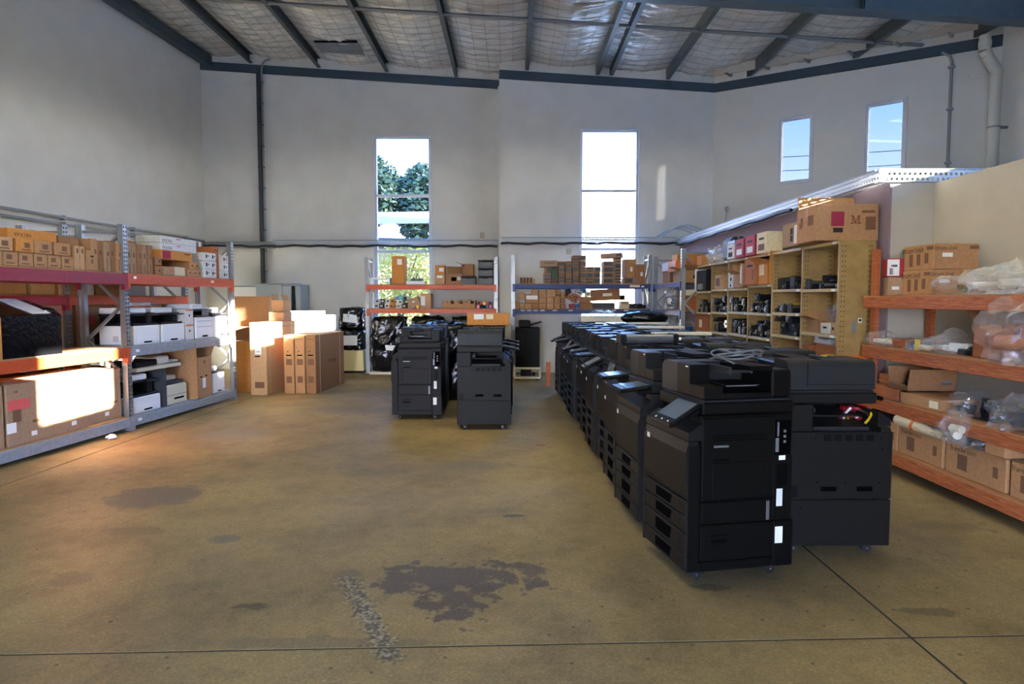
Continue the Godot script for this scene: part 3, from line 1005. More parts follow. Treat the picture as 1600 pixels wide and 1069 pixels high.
func outside() -> void:
	var g := S()
	bb(g, Vector3(-60, -0.6, -90), Vector3(60, -0.31, 60))
	struct("ground", g, "ground_out")
	# neighbour's tan building with pale fascia boards
	var nb := thing("neighbour_building", "tan rendered building with pale fascia boards seen through the tall window", "building", Vector3(-4.4, -0.3, -20.4))
	var w := S()
	bb(w, Vector3(-5, 0, -4), Vector3(4.2, 3.5, 0))
	obj("wall", w, "render_tan", nb)
	var ro := S()
	prism(ro, [Vector2(-5.3, 3.55), Vector2(4.6, 3.35), Vector2(4.6, 3.62), Vector2(-5.3, 3.82)], -4.3, 0.4)
	obj("roof", ro, "roof_dark", nb)
	var fa := S()
	prism(fa, [Vector2(-5.3, 4.0), Vector2(4.6, 4.18), Vector2(4.6, 4.5), Vector2(-5.3, 4.36)], 0.3, 0.42)
	obj("fascia", fa, "fascia_pale", nb)
	var fb := S()
	prism(fb, [Vector2(-5.3, 3.62), Vector2(4.6, 3.42), Vector2(4.6, 3.5), Vector2(-5.3, 3.72)], 0.4, 0.45)
	obj("gutter", fb, "fascia_pale", nb)
	leaf_cloud("garden_tree", "sunlit yellow-green shrub pressed against the lower window panes", Vector3(-3.0, 1.7, -17.6), Vector3(1.4, 1.4, 0.6), 3000, "leaf_yellow", 0.06, 5)
	leaf_cloud("garden_tree", "light green shrub mixed into the yellow one outside the window", Vector3(-2.3, 1.9, -18.9), Vector3(1.2, 1.4, 0.6), 1500, "leaf_green", 0.06, 6)
	leaf_cloud("garden_tree", "dark tree rising over the tan building behind its roof", Vector3(-6.0, 5.7, -26.0), Vector3(1.9, 1.5, 1.2), 9000, "leaf_dark", 0.11, 7)
	leaf_cloud("garden_tree", "dark tree with a ragged pointed top over the building", Vector3(-3.3, 5.2, -26.5), Vector3(1.3, 1.7, 1.2), 8000, "leaf_dark", 0.11, 8)
	# overhead wires
	for k in 2:
		var st := S()
		var pts := []
		for i in 20:
			var f := i / 19.0
			pts.append(Vector3(lerpf(-6, 30, f), 7.4 - 0.5 * k - 1.0 * sin(PI * f) * 0.6, lerpf(-30, -19, f)))
		tube(st, pts, 0.012, 4)
		tag(obj("power_line", st, "cable_black"), "thin black overhead wire beyond the windows, %s of two" % ["higher", "lower"][k], "wire", "overhead wires outside")

# ---------------------------------------------------------------- racking
func post_mesh(h: float) -> ArrayMesh:     # a slotted galvanised upright, its slotted face towards +z
	var k := "post%f" % h
	if not cache.has(k):
		var st := S()
		var w := 0.08
		for x in [[-w / 2, -0.031], [-0.008, 0.008], [0.031, w / 2]]:
			bb(st, Vector3(x[0], 0, -0.002), Vector3(x[1], h, 0))
		var y := 0.0
		while y < h - 0.01:
			for x in [[-0.031, -0.008], [0.008, 0.031]]:
				bb(st, Vector3(x[0], y, -0.002), Vector3(x[1], minf(y + 0.02, h), 0))
			y += 0.05
		for s in [-1.0, 1.0]:
			bb(st, Vector3(s * w / 2, 0, -0.02), Vector3(s * (w / 2 - 0.002), h, 0))
			bb(st, Vector3(s * w / 2, 0, -0.02), Vector3(s * (w / 2 - 0.012), h, -0.022))
			bb(st, Vector3(s * (w / 2 - 0.012), 0, -0.022), Vector3(s * (w / 2 - 0.014), h, -0.07))
			bb(st, Vector3(s * (w / 2 - 0.012), 0, -0.07), Vector3(s * (w / 2 - 0.03), h, -0.072))
		bb(st, Vector3(-0.03, 0, -0.076), Vector3(0.03, h, -0.074))  # added strip closing the open back so the slots look dark
		bb(st, Vector3(-0.06, 0, -0.085), Vector3(0.06, 0.006, 0.02))
		cache[k] = st.commit()
	return cache[k]

# frames: x of each upright frame; bays: [x0, x1, [[height of beam top, beam material, deck material], ...]]
func rack(label: String, at: Vector3, turn: float, frames: Array, bays: Array, h: float, depth: float, group := "") -> Node3D:
	var t := thing("pallet_rack", label, "rack", at, turn, group)
	for x in frames:
		obj("upright", post_mesh(h), "galv", t, Vector3(x, 0, 0))
		var b := obj("upright", post_mesh(h), "galv", t, Vector3(x, 0, -depth))
		b.rotation.y = PI
		var y := 0.25
		var k := 0
		while y < h - 0.5:
			var st := S()
			var z0 := -0.07 if k % 2 else -depth + 0.07
			var z1 := -depth + 0.07 if k % 2 else -0.07
			var a := Vector3(x, y, z0)
			var c := Vector3(x, y + 0.42, z1)
			var d := (c - a).normalized()
			bb(st, Vector3(-0.015, -0.018, 0), Vector3(0.015, 0.018, -a.distance_to(c)), 0.0, Transform3D(Basis.looking_at(d, Vector3.RIGHT), a))
			obj("brace", st, "galv", t)
			y += 0.42
			k += 1
		var st2 := S()
		bb(st2, Vector3(x - 0.015, h - 0.1, -0.07), Vector3(x + 0.015, h - 0.07, -depth + 0.07))
		obj("brace", st2, "galv", t)
	for bay in bays:
		for lv in bay[2]:
			var y: float = lv[0]
			for z in [0.0, -depth]:
				var sg := 1.0 if z == 0.0 else -1.0
				var st := S()
				var bh: float = lv[3] if lv.size() > 3 else 0.11
				bb(st, Vector3(bay[0] + 0.045, y - bh, z - sg * 0.045), Vector3(bay[1] - 0.045, y, z + sg * 0.012), 0.004)
				for x in [bay[0] + 0.02, bay[1] - 0.02]:
					bb(st, Vector3(x - 0.03, y - bh - 0.06, z - sg * 0.04), Vector3(x + 0.03, y + 0.01, z + sg * 0.016), 0.003)
				obj("beam", st, lv[1], t)
			var dk := S()
			bb(dk, Vector3(bay[0] + 0.045, y - 0.012, -depth + 0.012), Vector3(bay[1] - 0.045, y + 0.014, -0.008))
			obj("deck", dk, lv[2], t)
	return t

func beam_tag(t: Node3D, x: float, y: float, w: float, h: float, m := "paper") -> void:
	var st := S()
	bb(st, Vector3(x - w / 2, y - h / 2, 0.0125), Vector3(x + w / 2, y + h / 2, 0.0145))
	obj("shelf_ticket", st, m, t)


# ---------------------------------------------------------------- cartons
# opt: m material, tape, marks [[face, u, v, w, h, material]], text [[face, u, v, size, string, material, font]], turn, tilt, group, called, cat
func carton(label: String, at: Vector3, s: Vector3, opt := {}) -> Node3D:
	var m: String = opt.get("m", "card")
	var t := thing(opt.get("called", "carton"), label, opt.get("cat", "carton"), at, opt.get("turn", 0.0), opt.get("group", ""))
	t.rotation.z = opt.get("tilt", 0.0)
	obj("body", one(s, minf(0.006, s.x * 0.08)), m, t)
	if opt.get("tape", false):
		var w := minf(0.05, s.x * 0.2)
		var st := S()
		if opt.get("tape_x", false):
			bb(st, Vector3(-s.x / 2 - 0.001, s.y * 0.72, -w / 2), Vector3(-s.x / 2, s.y, w / 2))
			bb(st, Vector3(s.x / 2, s.y * 0.72, -w / 2), Vector3(s.x / 2 + 0.001, s.y, w / 2))
			bb(st, Vector3(-s.x / 2, s.y, -w / 2), Vector3(s.x / 2, s.y + 0.001, w / 2))
		else:
			bb(st, Vector3(-w / 2, s.y, -s.z / 2), Vector3(w / 2, s.y + 0.001, s.z / 2))
			bb(st, Vector3(-w / 2, s.y * 0.74, s.z / 2), Vector3(w / 2, s.y, s.z / 2 + 0.001))
		obj("tape", st, "tape", t)
	for k in opt.get("marks", []):
		mark(t, s, k)
	for k in opt.get("text", []):
		var p := face_point(s, k[0], k[1], k[2])
		write(t, k[4], k[3], k[5], p, k[0], k[6] if k.size() > 6 else "Droid Sans")
	return t

func face_point(s: Vector3, f: String, u: float, v: float, off := 0.0006) -> Vector3:
	match f:
		"f": return Vector3(u * s.x, v * s.y, s.z / 2 + off)
		"b": return Vector3(-u * s.x, v * s.y, -s.z / 2 - off)
		"r": return Vector3(s.x / 2 + off, v * s.y, -u * s.z)
		"l": return Vector3(-s.x / 2 - off, v * s.y, u * s.z)
	return Vector3(u * s.x, s.y + off, -(v - 0.5) * s.z)

# a flat patch: print, stickers, and holes painted in dark: face, centre u (-.5 .. .5), centre v (0 .. 1), width and height in metres
func mark(t: Node3D, s: Vector3, k: Array) -> void:
	var p := face_point(s, k[0], k[1], k[2])
	var st := S()
	match k[0]:
		"r", "l": bx(st, p, Vector3(0.0012, k[4], k[3]))
		"t": bx(st, p, Vector3(k[3], 0.0012, k[4]))
		_: bx(st, p, Vector3(k[3], k[4], 0.0012))
	obj(k[6] if k.size() > 6 else "printed_patch", st, k[5], t)

# an open-topped carton, its flaps standing or folded out; flaps [front, back, left, right] in degrees from closed
func open_carton(label: String, at: Vector3, s: Vector3, opt := {}) -> Node3D:
	var m: String = opt.get("m", "card")
	var t := thing("open_carton", label, "carton", at, opt.get("turn", 0.0), opt.get("group", ""))
	t.rotation.z = opt.get("tilt", 0.0)
	var st := S()
	var w := 0.006
	bb(st, Vector3(-s.x / 2, 0, -s.z / 2), Vector3(s.x / 2, w, s.z / 2))
	for sg in [-1.0, 1.0]:
		bb(st, Vector3(sg * s.x / 2, 0, -s.z / 2), Vector3(sg * (s.x / 2 - w), s.y, s.z / 2))
		bb(st, Vector3(-s.x / 2, 0, sg * s.z / 2), Vector3(s.x / 2, s.y, sg * (s.z / 2 - w)))
	obj("body", st, m, t)
	var fl: Array = opt.get("flaps", [200, 110, 150, 130])
	for i in 4:
		if fl[i] <= 0:
			continue
		var long: float = s.x if i < 2 else s.z
		var reach: float = minf(s.z, s.x) * 0.48
		var f := S()
		bb(f, Vector3(-long / 2 + 0.004, -0.0025, 0), Vector3(long / 2 - 0.004, 0.0025, reach))
		var o := obj("flap", f, opt.get("inside", m), t)
		var ang: float = deg_to_rad(180.0 - fl[i])
		var yaw: float = [0.0, PI, -PI / 2, PI / 2][i]
		var place: Vector3 = [Vector3(0, s.y, s.z / 2), Vector3(0, s.y, -s.z / 2), Vector3(-s.x / 2, s.y, 0), Vector3(s.x / 2, s.y, 0)][i]
		o.basis = Basis(Vector3.UP, yaw) * Basis(Vector3.RIGHT, -ang)
		o.position = place
	for k in opt.get("marks", []):
		mark(t, s, k)
	for k in opt.get("text", []):
		write(t, k[4], k[3], k[5], face_point(s, k[0], k[1], k[2]), k[0], k[6] if k.size() > 6 else "Droid Sans")
	return t


# ---------------------------------------------------------------- spare parts of copiers
var kinds := {}

func part_kinds() -> void:
	# each kind is built once at its first place, then copied
	pass

func spare(kind: String, label: String, at: Vector3, turn: float, group := "", scale := 1.0) -> Node3D:
	var t: Node3D
	if kinds.has(kind):
		t = dup(kinds[kind], at, turn, label, group)
	else:
		t = build_spare(kind, label, at, turn, group)
		kinds[kind] = t
	t.scale = Vector3.ONE * scale
	return t

func build_spare(kind: String, label: String, at: Vector3, turn: float, group: String) -> Node3D:
	var t := thing(kind, label, {"fuser_unit": "fuser", "developer_unit": "developer", "drum_cartridge": "cartridge", "feed_unit": "feeder", "gear_drive": "gear drive", "paper_tray": "tray", "toner_bottle": "bottle"}.get(kind, "spare part"), at, turn, group)
	match kind:
		"fuser_unit":
			var st := S()
			prism(st, [Vector2(-0.07, 0), Vector2(0.07, 0), Vector2(0.075, 0.09), Vector2(0.04, 0.13), Vector2(-0.05, 0.13), Vector2(-0.075, 0.08)], -0.19, 0.19, Transform3D(Basis(Vector3.UP, PI / 2), Vector3.ZERO))
			obj("housing", st, "plastic_black", t)
			var r := S()
			cyl(r, Vector3(-0.2, 0.1, 0.07), Vector3(0.2, 0.1, 0.07), 0.025, 0.025, 14)
			obj("roller", r, "roller", t)
			var e := S()
			for s in [-1.0, 1.0]:
				bb(e, Vector3(s * 0.19, 0, -0.08), Vector3(s * 0.215, 0.15, 0.09), 0.008)
			obj("end_plate", e, "plastic_part", t)
			var g := S()
			cyl(g, Vector3(0.215, 0.07, 0.02), Vector3(0.235, 0.07, 0.02), 0.045, 0.045, 16)
			cyl(g, Vector3(0.215, 0.12, -0.04), Vector3(0.23, 0.12, -0.04), 0.022, 0.022, 12)
			obj("gear", g, "plastic_grey", t)
			var h := S()
			bb(h, Vector3(-0.1, 0.13, -0.03), Vector3(0.08, 0.145, 0.0), 0.004)
			obj("warning_strip", h, "plastic_yellow", t)
		"developer_unit":
			var st := S()
			bb(st, Vector3(-0.21, 0.01, -0.06), Vector3(0.21, 0.085, 0.05), 0.015)
			bb(st, Vector3(-0.19, 0.085, -0.045), Vector3(0.15, 0.11, 0.0), 0.008)
			obj("housing", st, "plastic_part", t)
			var r := S()
			cyl(r, Vector3(-0.2, 0.055, 0.058), Vector3(0.2, 0.055, 0.058), 0.018, 0.018, 12)
			obj("magnet_roller", r, "steel_grey", t)
			var g := S()
			for k in [[0.04, 0.03], [0.08, -0.03]]:
				cyl(g, Vector3(0.21, k[0], k[1]), Vector3(0.23, k[0], k[1]), 0.028, 0.028, 14)
			bb(g, Vector3(-0.24, 0, -0.05), Vector3(-0.21, 0.07, 0.04), 0.01)
			obj("gear", g, "plastic_black", t)
			var l := S()
			bb(l, Vector3(-0.06, 0.02, 0.0765), Vector3(0.06, 0.07, 0.078))
			obj("label", l, "paper", t)
		"drum_cartridge":
			var st := S()
			cyl(st, Vector3(-0.19, 0.045, 0), Vector3(0.19, 0.045, 0), 0.042, 0.042, 16)
			bb(st, Vector3(-0.2, 0.0, -0.07), Vector3(0.2, 0.06, -0.02), 0.01)
			obj("cover", st, "plastic_black", t)
			var e := S()
			for s in [-1.0, 1.0]:
				cyl(e, Vector3(s * 0.19, 0.045, 0), Vector3(s * 0.22, 0.045, 0), 0.03, 0.026, 14)
			obj("flange", e, "plastic_grey", t)
		"feed_unit":
			var st := S()
			bb(st, Vector3(-0.17, 0, -0.11), Vector3(0.17, 0.05, 0.11), 0.01)
			bb(st, Vector3(-0.17, 0.05, -0.11), Vector3(-0.12, 0.19, 0.1), 0.008)
			bb(st, Vector3(0.1, 0.05, -0.11), Vector3(0.17, 0.15, 0.1), 0.008)
			bb(st, Vector3(-0.12, 0.05, -0.11), Vector3(0.1, 0.2, -0.07), 0.006)
			obj("chassis", st, "plastic_part", t)
			var r := S()
			for k in 3:
				cyl(r, Vector3(-0.12, 0.08 + 0.04 * k, 0.05 - 0.05 * k), Vector3(0.1, 0.08 + 0.04 * k, 0.05 - 0.05 * k), 0.016, 0.016, 10)
			obj("roller", r, "roller", t)
			var m := S()
			cyl(m, Vector3(0.17, 0.09, 0), Vector3(0.23, 0.09, 0), 0.035, 0.035, 14)
			obj("motor", m, "steel_grey", t)
			var w := S()
			tube(w, [Vector3(0.2, 0.12, 0), Vector3(0.16, 0.2, 0.04), Vector3(0.05, 0.23, 0.08), Vector3(-0.06, 0.21, 0.1), Vector3(-0.1, 0.12, 0.12)], 0.005, 5)
			obj("wiring", w, "cable_black", t)
		"gear_drive":
			var st := S()
			bb(st, Vector3(-0.13, 0, -0.06), Vector3(0.13, 0.2, -0.03), 0.004)
			bb(st, Vector3(-0.13, 0, -0.06), Vector3(0.13, 0.012, 0.06), 0.002)
			obj("plate", st, "plastic_part", t)
			for k in [[-0.06, 0.08, 0.05], [0.03, 0.06, 0.035], [0.06, 0.13, 0.045], [-0.04, 0.16, 0.028]]:
				var g := S()
				cyl(g, Vector3(k[0], k[1], -0.03), Vector3(k[0], k[1], 0.0), k[2], k[2], 16)
				cyl(g, Vector3(k[0], k[1], 0.0), Vector3(k[0], k[1], 0.02), k[2] * 0.4, k[2] * 0.4, 10)
				obj("gear", g, "plastic_black", t)
			var m := S()
			cyl(m, Vector3(0.0, 0.1, -0.06), Vector3(0.0, 0.1, -0.12), 0.04, 0.04, 14)
			obj("motor", m, "steel_grey", t)
		"paper_tray":
			var st := S()
			bb(st, Vector3(-0.2, 0, -0.14), Vector3(0.2, 0.012, 0.14))
			for s in [-1.0, 1.0]:
				bb(st, Vector3(s * 0.2, 0, -0.14), Vector3(s * 0.19, 0.06, 0.14), 0.002)
				bb(st, Vector3(-0.2, 0, s * 0.14), Vector3(0.2, 0.06, s * 0.13), 0.002)
			obj("pan", st, "plastic_black", t)
			var g := S()
			bb(g, Vector3(-0.03, 0.012, -0.1), Vector3(-0.02, 0.07, 0.08), 0.002)
			bb(g, Vector3(-0.03, 0.012, -0.1), Vector3(0.06, 0.02, 0.0), 0.002)
			obj("guide", g, "plastic_grey", t)
		"toner_bottle":
			var st := S()
			cyl(st, Vector3(-0.14, 0.035, 0), Vector3(0.12, 0.035, 0), 0.035, 0.035, 14)
			cyl(st, Vector3(0.12, 0.035, 0), Vector3(0.14, 0.035, 0), 0.035, 0.02, 14)
			obj("bottle_body", st, "plastic_black", t)
			var g := S()
			cyl(g, Vector3(0.14, 0.035, 0), Vector3(0.175, 0.035, 0), 0.024, 0.024, 12)
			obj("cap", g, "plastic_red", t)
	return t

# a clear plastic bag crumpled round a black part
func bagged(label: String, at: Vector3, r: Vector3, sd: int, inner := "fuser_unit", group := "bagged parts on the timber shelving", bagm := "bag") -> Node3D:
	var t := thing("bagged_part", label, "bagged part", at, 0.0, group)
	obj("bag", lump(Vector3(0, r.y, 0), r, r.length() * 0.26, 6.0, sd, 0.4, 28, 16, true, true), bagm, t)
	var st := S()
	var rg := RandomNumberGenerator.new()
	rg.seed = sd
	if inner:
		for k in 5:
			var c := Vector3(rg.randf_range(-0.45, 0.45) * r.x, r.y * rg.randf_range(0.5, 1.0), rg.randf_range(-0.4, 0.4) * r.z)
			var B := Basis(Vector3.UP, rg.randf_range(-0.5, 0.5))
			if k % 2:
				cyl(st, c - B * Vector3(0, 0, r.z * 0.5), c + B * Vector3(0, 0, r.z * 0.5), r.y * 0.28, r.y * 0.28, 12)
			else:
				bx(st, c, Vector3(r.x * 0.7, r.y * 0.7, r.z * 0.9) * rg.randf_range(0.7, 1.0), 0.01)
		obj("contents", st, inner, t)
	return t

# ---------------------------------------------------------------- copiers
# local frame: the front (drawers, control panel) faces +z, the side with the paper doors faces +x, base at y = 0
func make_copier(label: String) -> Node3D:
	var t := thing("office_copier", label, "copier", Vector3.ZERO, 0.0, "black office copiers standing in rows")
	for sx in [-1.0, 1.0]:
		for sz in [-1.0, 1.0]:
			var c := S()
			var p := Vector3(sx * 0.215, 0.028, sz * 0.23)
			cyl(c, p + Vector3(-0.022, 0, 0), p + Vector3(-0.008, 0, 0), 0.028, 0.028, 14)
			cyl(c, p + Vector3(0.008, 0, 0), p + Vector3(0.022, 0, 0), 0.028, 0.028, 14)
			var w := obj("caster", c, "rubber", t)
			var f := S()
			bb(f, p + Vector3(-0.007, 0, -0.015), p + Vector3(0.007, 0.045, 0.015), 0.003)
			cyl(f, p + Vector3(-0.024, 0, 0), p + Vector3(0.024, 0, 0), 0.008, 0.008, 8)
			obj("caster_fork", f, "chrome", w)
	# carcass
	var b := S()
	bb(b, Vector3(-0.28, 0.062, -0.32), Vector3(0.28, 0.775, 0.262), 0.006)
	bb(b, Vector3(-0.28, 0.775, -0.32), Vector3(0.28, 0.94, -0.15), 0.004)
	bb(b, Vector3(0.16, 0.775, -0.15), Vector3(0.28, 0.94, 0.24), 0.004)
	obj("carcass", b, "copier", t)
	# inner delivery tray in the open bay under the scanner
	var dt := S()
	prism(dt, [Vector2(-0.27, 0.778), Vector2(0.15, 0.778), Vector2(0.15, 0.80), Vector2(-0.02, 0.835), Vector2(-0.27, 0.80)], -0.14, 0.2)
	bb(dt, Vector3(-0.26, 0.86, -0.14), Vector3(0.15, 0.872, 0.16), 0.004)
	obj("delivery_tray", dt, "copier_deep", t)
	var ds := S()
	cyl(ds, Vector3(-0.2, 0.89, -0.12), Vector3(0.12, 0.89, -0.12), 0.012, 0.012, 8)
	for k in 4:
		cyl(ds, Vector3(-0.2 + 0.09 * k, 0.89, -0.12), Vector3(-0.17 + 0.09 * k, 0.89, -0.12), 0.022, 0.022, 10)
	obj("delivery_roller", ds, "plastic_part", t)
	# side panel on the delivery side (-x): vents, two grips, seams
	var lp := S()
	bb(lp, Vector3(-0.297, 0.36, -0.31), Vector3(-0.28, 0.772, 0.334), 0.004)
	bb(lp, Vector3(-0.297, 0.065, -0.31), Vector3(-0.28, 0.352, 0.334), 0.004)
	bb(lp, Vector3(-0.297, 0.705, -0.17), Vector3(-0.299, 0.768, 0.3), 0.001)
	obj("side_cover", lp, "copier", t)
	var gr := S()
	for z in [-0.05, 0.17]:
		bb(gr, Vector3(-0.2985, 0.405, z - 0.05), Vector3(-0.286, 0.437, z + 0.05), 0.003)
	obj("painted_grip_recess", gr, "painted_slot", t)
	for k in 5:
		var v := S()
		for j in 5:
			bb(v, Vector3(-0.3005, 0.72 + j * 0.008, -0.09 + k * 0.065), Vector3(-0.2955, 0.7245 + j * 0.008, -0.045 + k * 0.065))
		obj("vent_grille", v, "painted_slot", t)
	var lv := S()
	for j in 7:
		bb(lv, Vector3(-0.2985, 0.37 + j * 0.011, -0.3), Vector3(-0.2935, 0.374 + j * 0.011, -0.24))
	obj("louvre", lv, "painted_slot", t)
	var sc := S()
	for p in [[0.46, -0.12], [0.46, 0.05], [0.46, 0.26], [0.3, -0.22], [0.67, 0.27], [0.735, -0.14], [0.735, 0.26]]:
		cyl(sc, Vector3(-0.3, p[0], p[1]), Vector3(-0.293, p[0], p[1]), 0.005, 0.005, 8)
	obj("screw", sc, "painted_slot", t)
	var cp := S()
	bb(cp, Vector3(-0.29, 0.775, -0.32), Vector3(-0.278, 0.94, -0.16), 0.003)
	obj("rear_column_cover", cp, "copier", t)
	# front: upper cover, ledge, drawers
	var uf := S()
	prism(uf, [Vector2(0.262, 0.478), Vector2(0.322, 0.478), Vector2(0.334, 0.52), Vector2(0.334, 0.74), Vector2(0.318, 0.80), Vector2(0.262, 0.80)], -0.292, 0.292, Transform3D(Basis(Vector3.UP, -PI / 2), Vector3.ZERO))
	obj("front_cover", uf, "copier", t)
	var tl := S()
	prism(tl, [Vector2(0.24, 0.806), Vector2(0.322, 0.806), Vector2(0.318, 0.85), Vector2(0.24, 0.90)], -0.292, 0.292, Transform3D(Basis(Vector3.UP, -PI / 2), Vector3.ZERO))
	obj("front_ledge", tl, "copier", t)
	var ys := [0.068, 0.168, 0.29, 0.384, 0.474]
	for k in 4:
		var d := S()
		bb(d, Vector3(-0.292, ys[k], 0.262), Vector3(0.292, ys[k + 1] - 0.005, 0.328), 0.006)
		var o := obj("drawer", d, "copier", t)
		var h := S()
		var y: float = (ys[k] + ys[k + 1]) * 0.5
		var hh: float = (ys[k + 1] - ys[k]) * 0.3
		prism(h, [Vector2(-0.11, y - hh), Vector2(0.09, y - hh), Vector2(0.11, y + hh), Vector2(-0.11, y + hh)], 0.32, 0.3295)
		obj("drawer_grip", h, "painted_slot", o)
		var s := S()
		bb(s, Vector3(0.2, y - 0.012, 0.3275), Vector3(0.225, y + 0.012, 0.3292))
		obj("level_gauge", s, "copier_black", o)
	var tb := S()
	bb(tb, Vector3(-0.24, 0.73, 0.3335), Vector3(-0.2, 0.76, 0.3355))
	obj("front_sticker", tb, "paper", t)
	# paper-door side (+x)
	var rs := S()
	bb(rs, Vector3(0.28, 0.065, -0.2), Vector3(0.292, 0.12, 0.26), 0.004)
	bb(rs, Vector3(0.28, 0.125, -0.2), Vector3(0.294, 0.33, 0.24), 0.005)
	bb(rs, Vector3(0.28, 0.336, -0.2), Vector3(0.296, 0.46, 0.24), 0.005)
	bb(rs, Vector3(0.28, 0.466, -0.2), Vector3(0.300, 0.93, 0.24), 0.006)
	bb(rs, Vector3(0.28, 0.065, -0.33), Vector3(0.296, 0.33, -0.206), 0.005)
	bb(rs, Vector3(0.28, 0.065, 0.246), Vector3(0.294, 0.78, 0.322), 0.006)
	var side := obj("paper_door", rs, "copier", t)
	var by := S()
	bb(by, Vector3(0.3, 0.475, -0.15), Vector3(0.306, 0.68, 0.18), 0.004)
	obj("bypass_tray", by, "copier", side)
	var sl := S()
	for j in 3:
		bb(sl, Vector3(0.2995, 0.80 + j * 0.014, -0.15), Vector3(0.3015, 0.805 + j * 0.014, 0.18))
	bb(sl, Vector3(0.2925, 0.225, 0.08), Vector3(0.2955, 0.245, 0.18))
	bb(sl, Vector3(0.2925, 0.265, 0.08), Vector3(0.2955, 0.272, 0.18))
	bb(sl, Vector3(0.2995, 0.69, 0.08), Vector3(0.3015, 0.70, 0.18))
	obj("pull_slot", sl, "painted_slot", side)
	var hb := S()
	bb(hb, Vector3(0.3, 0.765, 0.085), Vector3(0.308, 0.778, 0.175), 0.003)
	obj("latch_bar", hb, "steel_grey", side)
	var hd := S()
	bb(hd, Vector3(0.296, 0.34, -0.175), Vector3(0.302, 0.45, -0.155), 0.004)
	obj("release_handle", hd, "steel_grey", side)
	# rear strip with sockets, louvres and white tags
	var rst := S()
	bb(rst, Vector3(0.28, 0.336, -0.32), Vector3(0.286, 0.70, -0.206), 0.002)
	obj("socket_strip", rst, "copier_black", t)
	var vs := S()
	for j in 14:
		bb(vs, Vector3(0.2855, 0.53 + j * 0.009, -0.29), Vector3(0.2875, 0.534 + j * 0.009, -0.225))
	obj("louvre", vs, "painted_slot", t)
	var pb := S()
	bb(pb, Vector3(0.272, 0.705, -0.31), Vector3(0.2805, 0.90, -0.21))
	obj("port_bay", pb, "painted_slot", t)
	var pt := S()
	bb(pt, Vector3(0.2805, 0.72, -0.235), Vector3(0.283, 0.80, -0.215))
	bb(pt, Vector3(0.2805, 0.81, -0.235), Vector3(0.283, 0.89, -0.225))
	for j in 3:
		bb(pt, Vector3(0.2805, 0.77 + 0.03 * j, -0.28), Vector3(0.2815, 0.785 + 0.03 * j, -0.265))
	obj("port_plate", pt, "galv_dull", t)
	var tg := S()
	bb(tg, Vector3(0.286, 0.41, -0.262), Vector3(0.2875, 0.51, -0.225))
	bb(tg, Vector3(0.296, 0.20, -0.262), Vector3(0.2975, 0.295, -0.215))
	bb(tg, Vector3(0.2855, 0.675, -0.275), Vector3(0.287, 0.70, -0.235))
	obj("white_tag", tg, "paper", t)
	# scanner slab
	var sn := S()
	bb(sn, Vector3(-0.288, 0.945, -0.32), Vector3(0.288, 1.012, 0.235), 0.008)
	obj("scanner", sn, "copier", t)
	var se := S()
	bb(se, Vector3(-0.27, 1.012, -0.3), Vector3(0.27, 1.024, 0.22), 0.003)
	obj("platen_seal", se, "copier_line", t)
	# document feeder: rounded feed end (-x), front and rear walls, open trays between
	var fd := S()
	var R := []
	for k in 6:
		var a := PI / 2 + k * PI / 10.0
		R.append(Vector2(-0.225 + 0.05 * cos(a), 1.158 + 0.05 * sin(a)))
	R.append_array([Vector2(-0.275, 1.03), Vector2(-0.06, 1.03), Vector2(-0.06, 1.208)])
	prism(fd, R, -0.31, 0.225)
	obj("feeder_head", fd, "copier_top", t)
	var fw := S()
	bb(fw, Vector3(-0.06, 1.03, 0.1), Vector3(0.10, 1.207, 0.225), 0.004)
	bb(fw, Vector3(0.10, 1.03, 0.11), Vector3(0.275, 1.10, 0.225), 0.004)
	bb(fw, Vector3(-0.06, 1.03, -0.31), Vector3(0.275, 1.185, -0.19), 0.01)
	bb(fw, Vector3(-0.06, 1.03, -0.19), Vector3(0.275, 1.062, 0.11), 0.003)
	prism(fw, [Vector2(-0.06, 1.165), Vector2(0.275, 1.185), Vector2(0.275, 1.21), Vector2(-0.06, 1.207)], -0.19, -0.05)
	obj("feeder_body", fw, "copier", t)
	var ft := S()
	prism(ft, [Vector2(-0.06, 1.150), Vector2(0.29, 1.176), Vector2(0.29, 1.186), Vector2(-0.06, 1.162)], -0.05, 0.1)
	bb(ft, Vector3(0.02, 1.16, 0.055), Vector3(0.27, 1.205, 0.07), 0.003)
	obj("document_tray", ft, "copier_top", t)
	var fo := S()
	bb(fo, Vector3(0.04, 1.1, -0.12), Vector3(0.268, 1.108, 0.09), 0.002)
	obj("exit_tray", fo, "plastic_black", t)
	var fe := S()
	bb(fe, Vector3(0.2695, 1.098, -0.1), Vector3(0.2725, 1.104, 0.09))
	obj("tray_edge", fe, "steel_grey", t)
	var bd := S()
	bb(bd, Vector3(0.05, 1.19, 0.2245), Vector3(0.08, 1.197, 0.227))
	obj("front_badge", bd, "paper", t)
	var bl := S()
	bb(bl, Vector3(-0.277, 1.05, -0.19), Vector3(-0.2735, 1.2, -0.187))
	bb(bl, Vector3(-0.277, 1.06, -0.187), Vector3(-0.2735, 1.063, 0.22))
	for k in 9:
		bb(bl, Vector3(-0.2 + k * 0.016, 1.207, -0.1), Vector3(-0.19 + k * 0.016, 1.2095, -0.07))
	obj("feeder_seam", bl, "painted_slot", t)
	# control panel on its arm at the front corner
	var cpn := Node3D.new()
	cpn.name = "control_panel"
	t.add_child(cpn)
	cpn.position = Vector3(0.14, 0.985, 0.262)
	var ar := S()
	bb(ar, Vector3(-0.1, -0.05, -0.06), Vector3(0.1, -0.02, 0.06), 0.006)
	obj("panel_arm", ar, "copier_black", cpn)
	var pn := S()
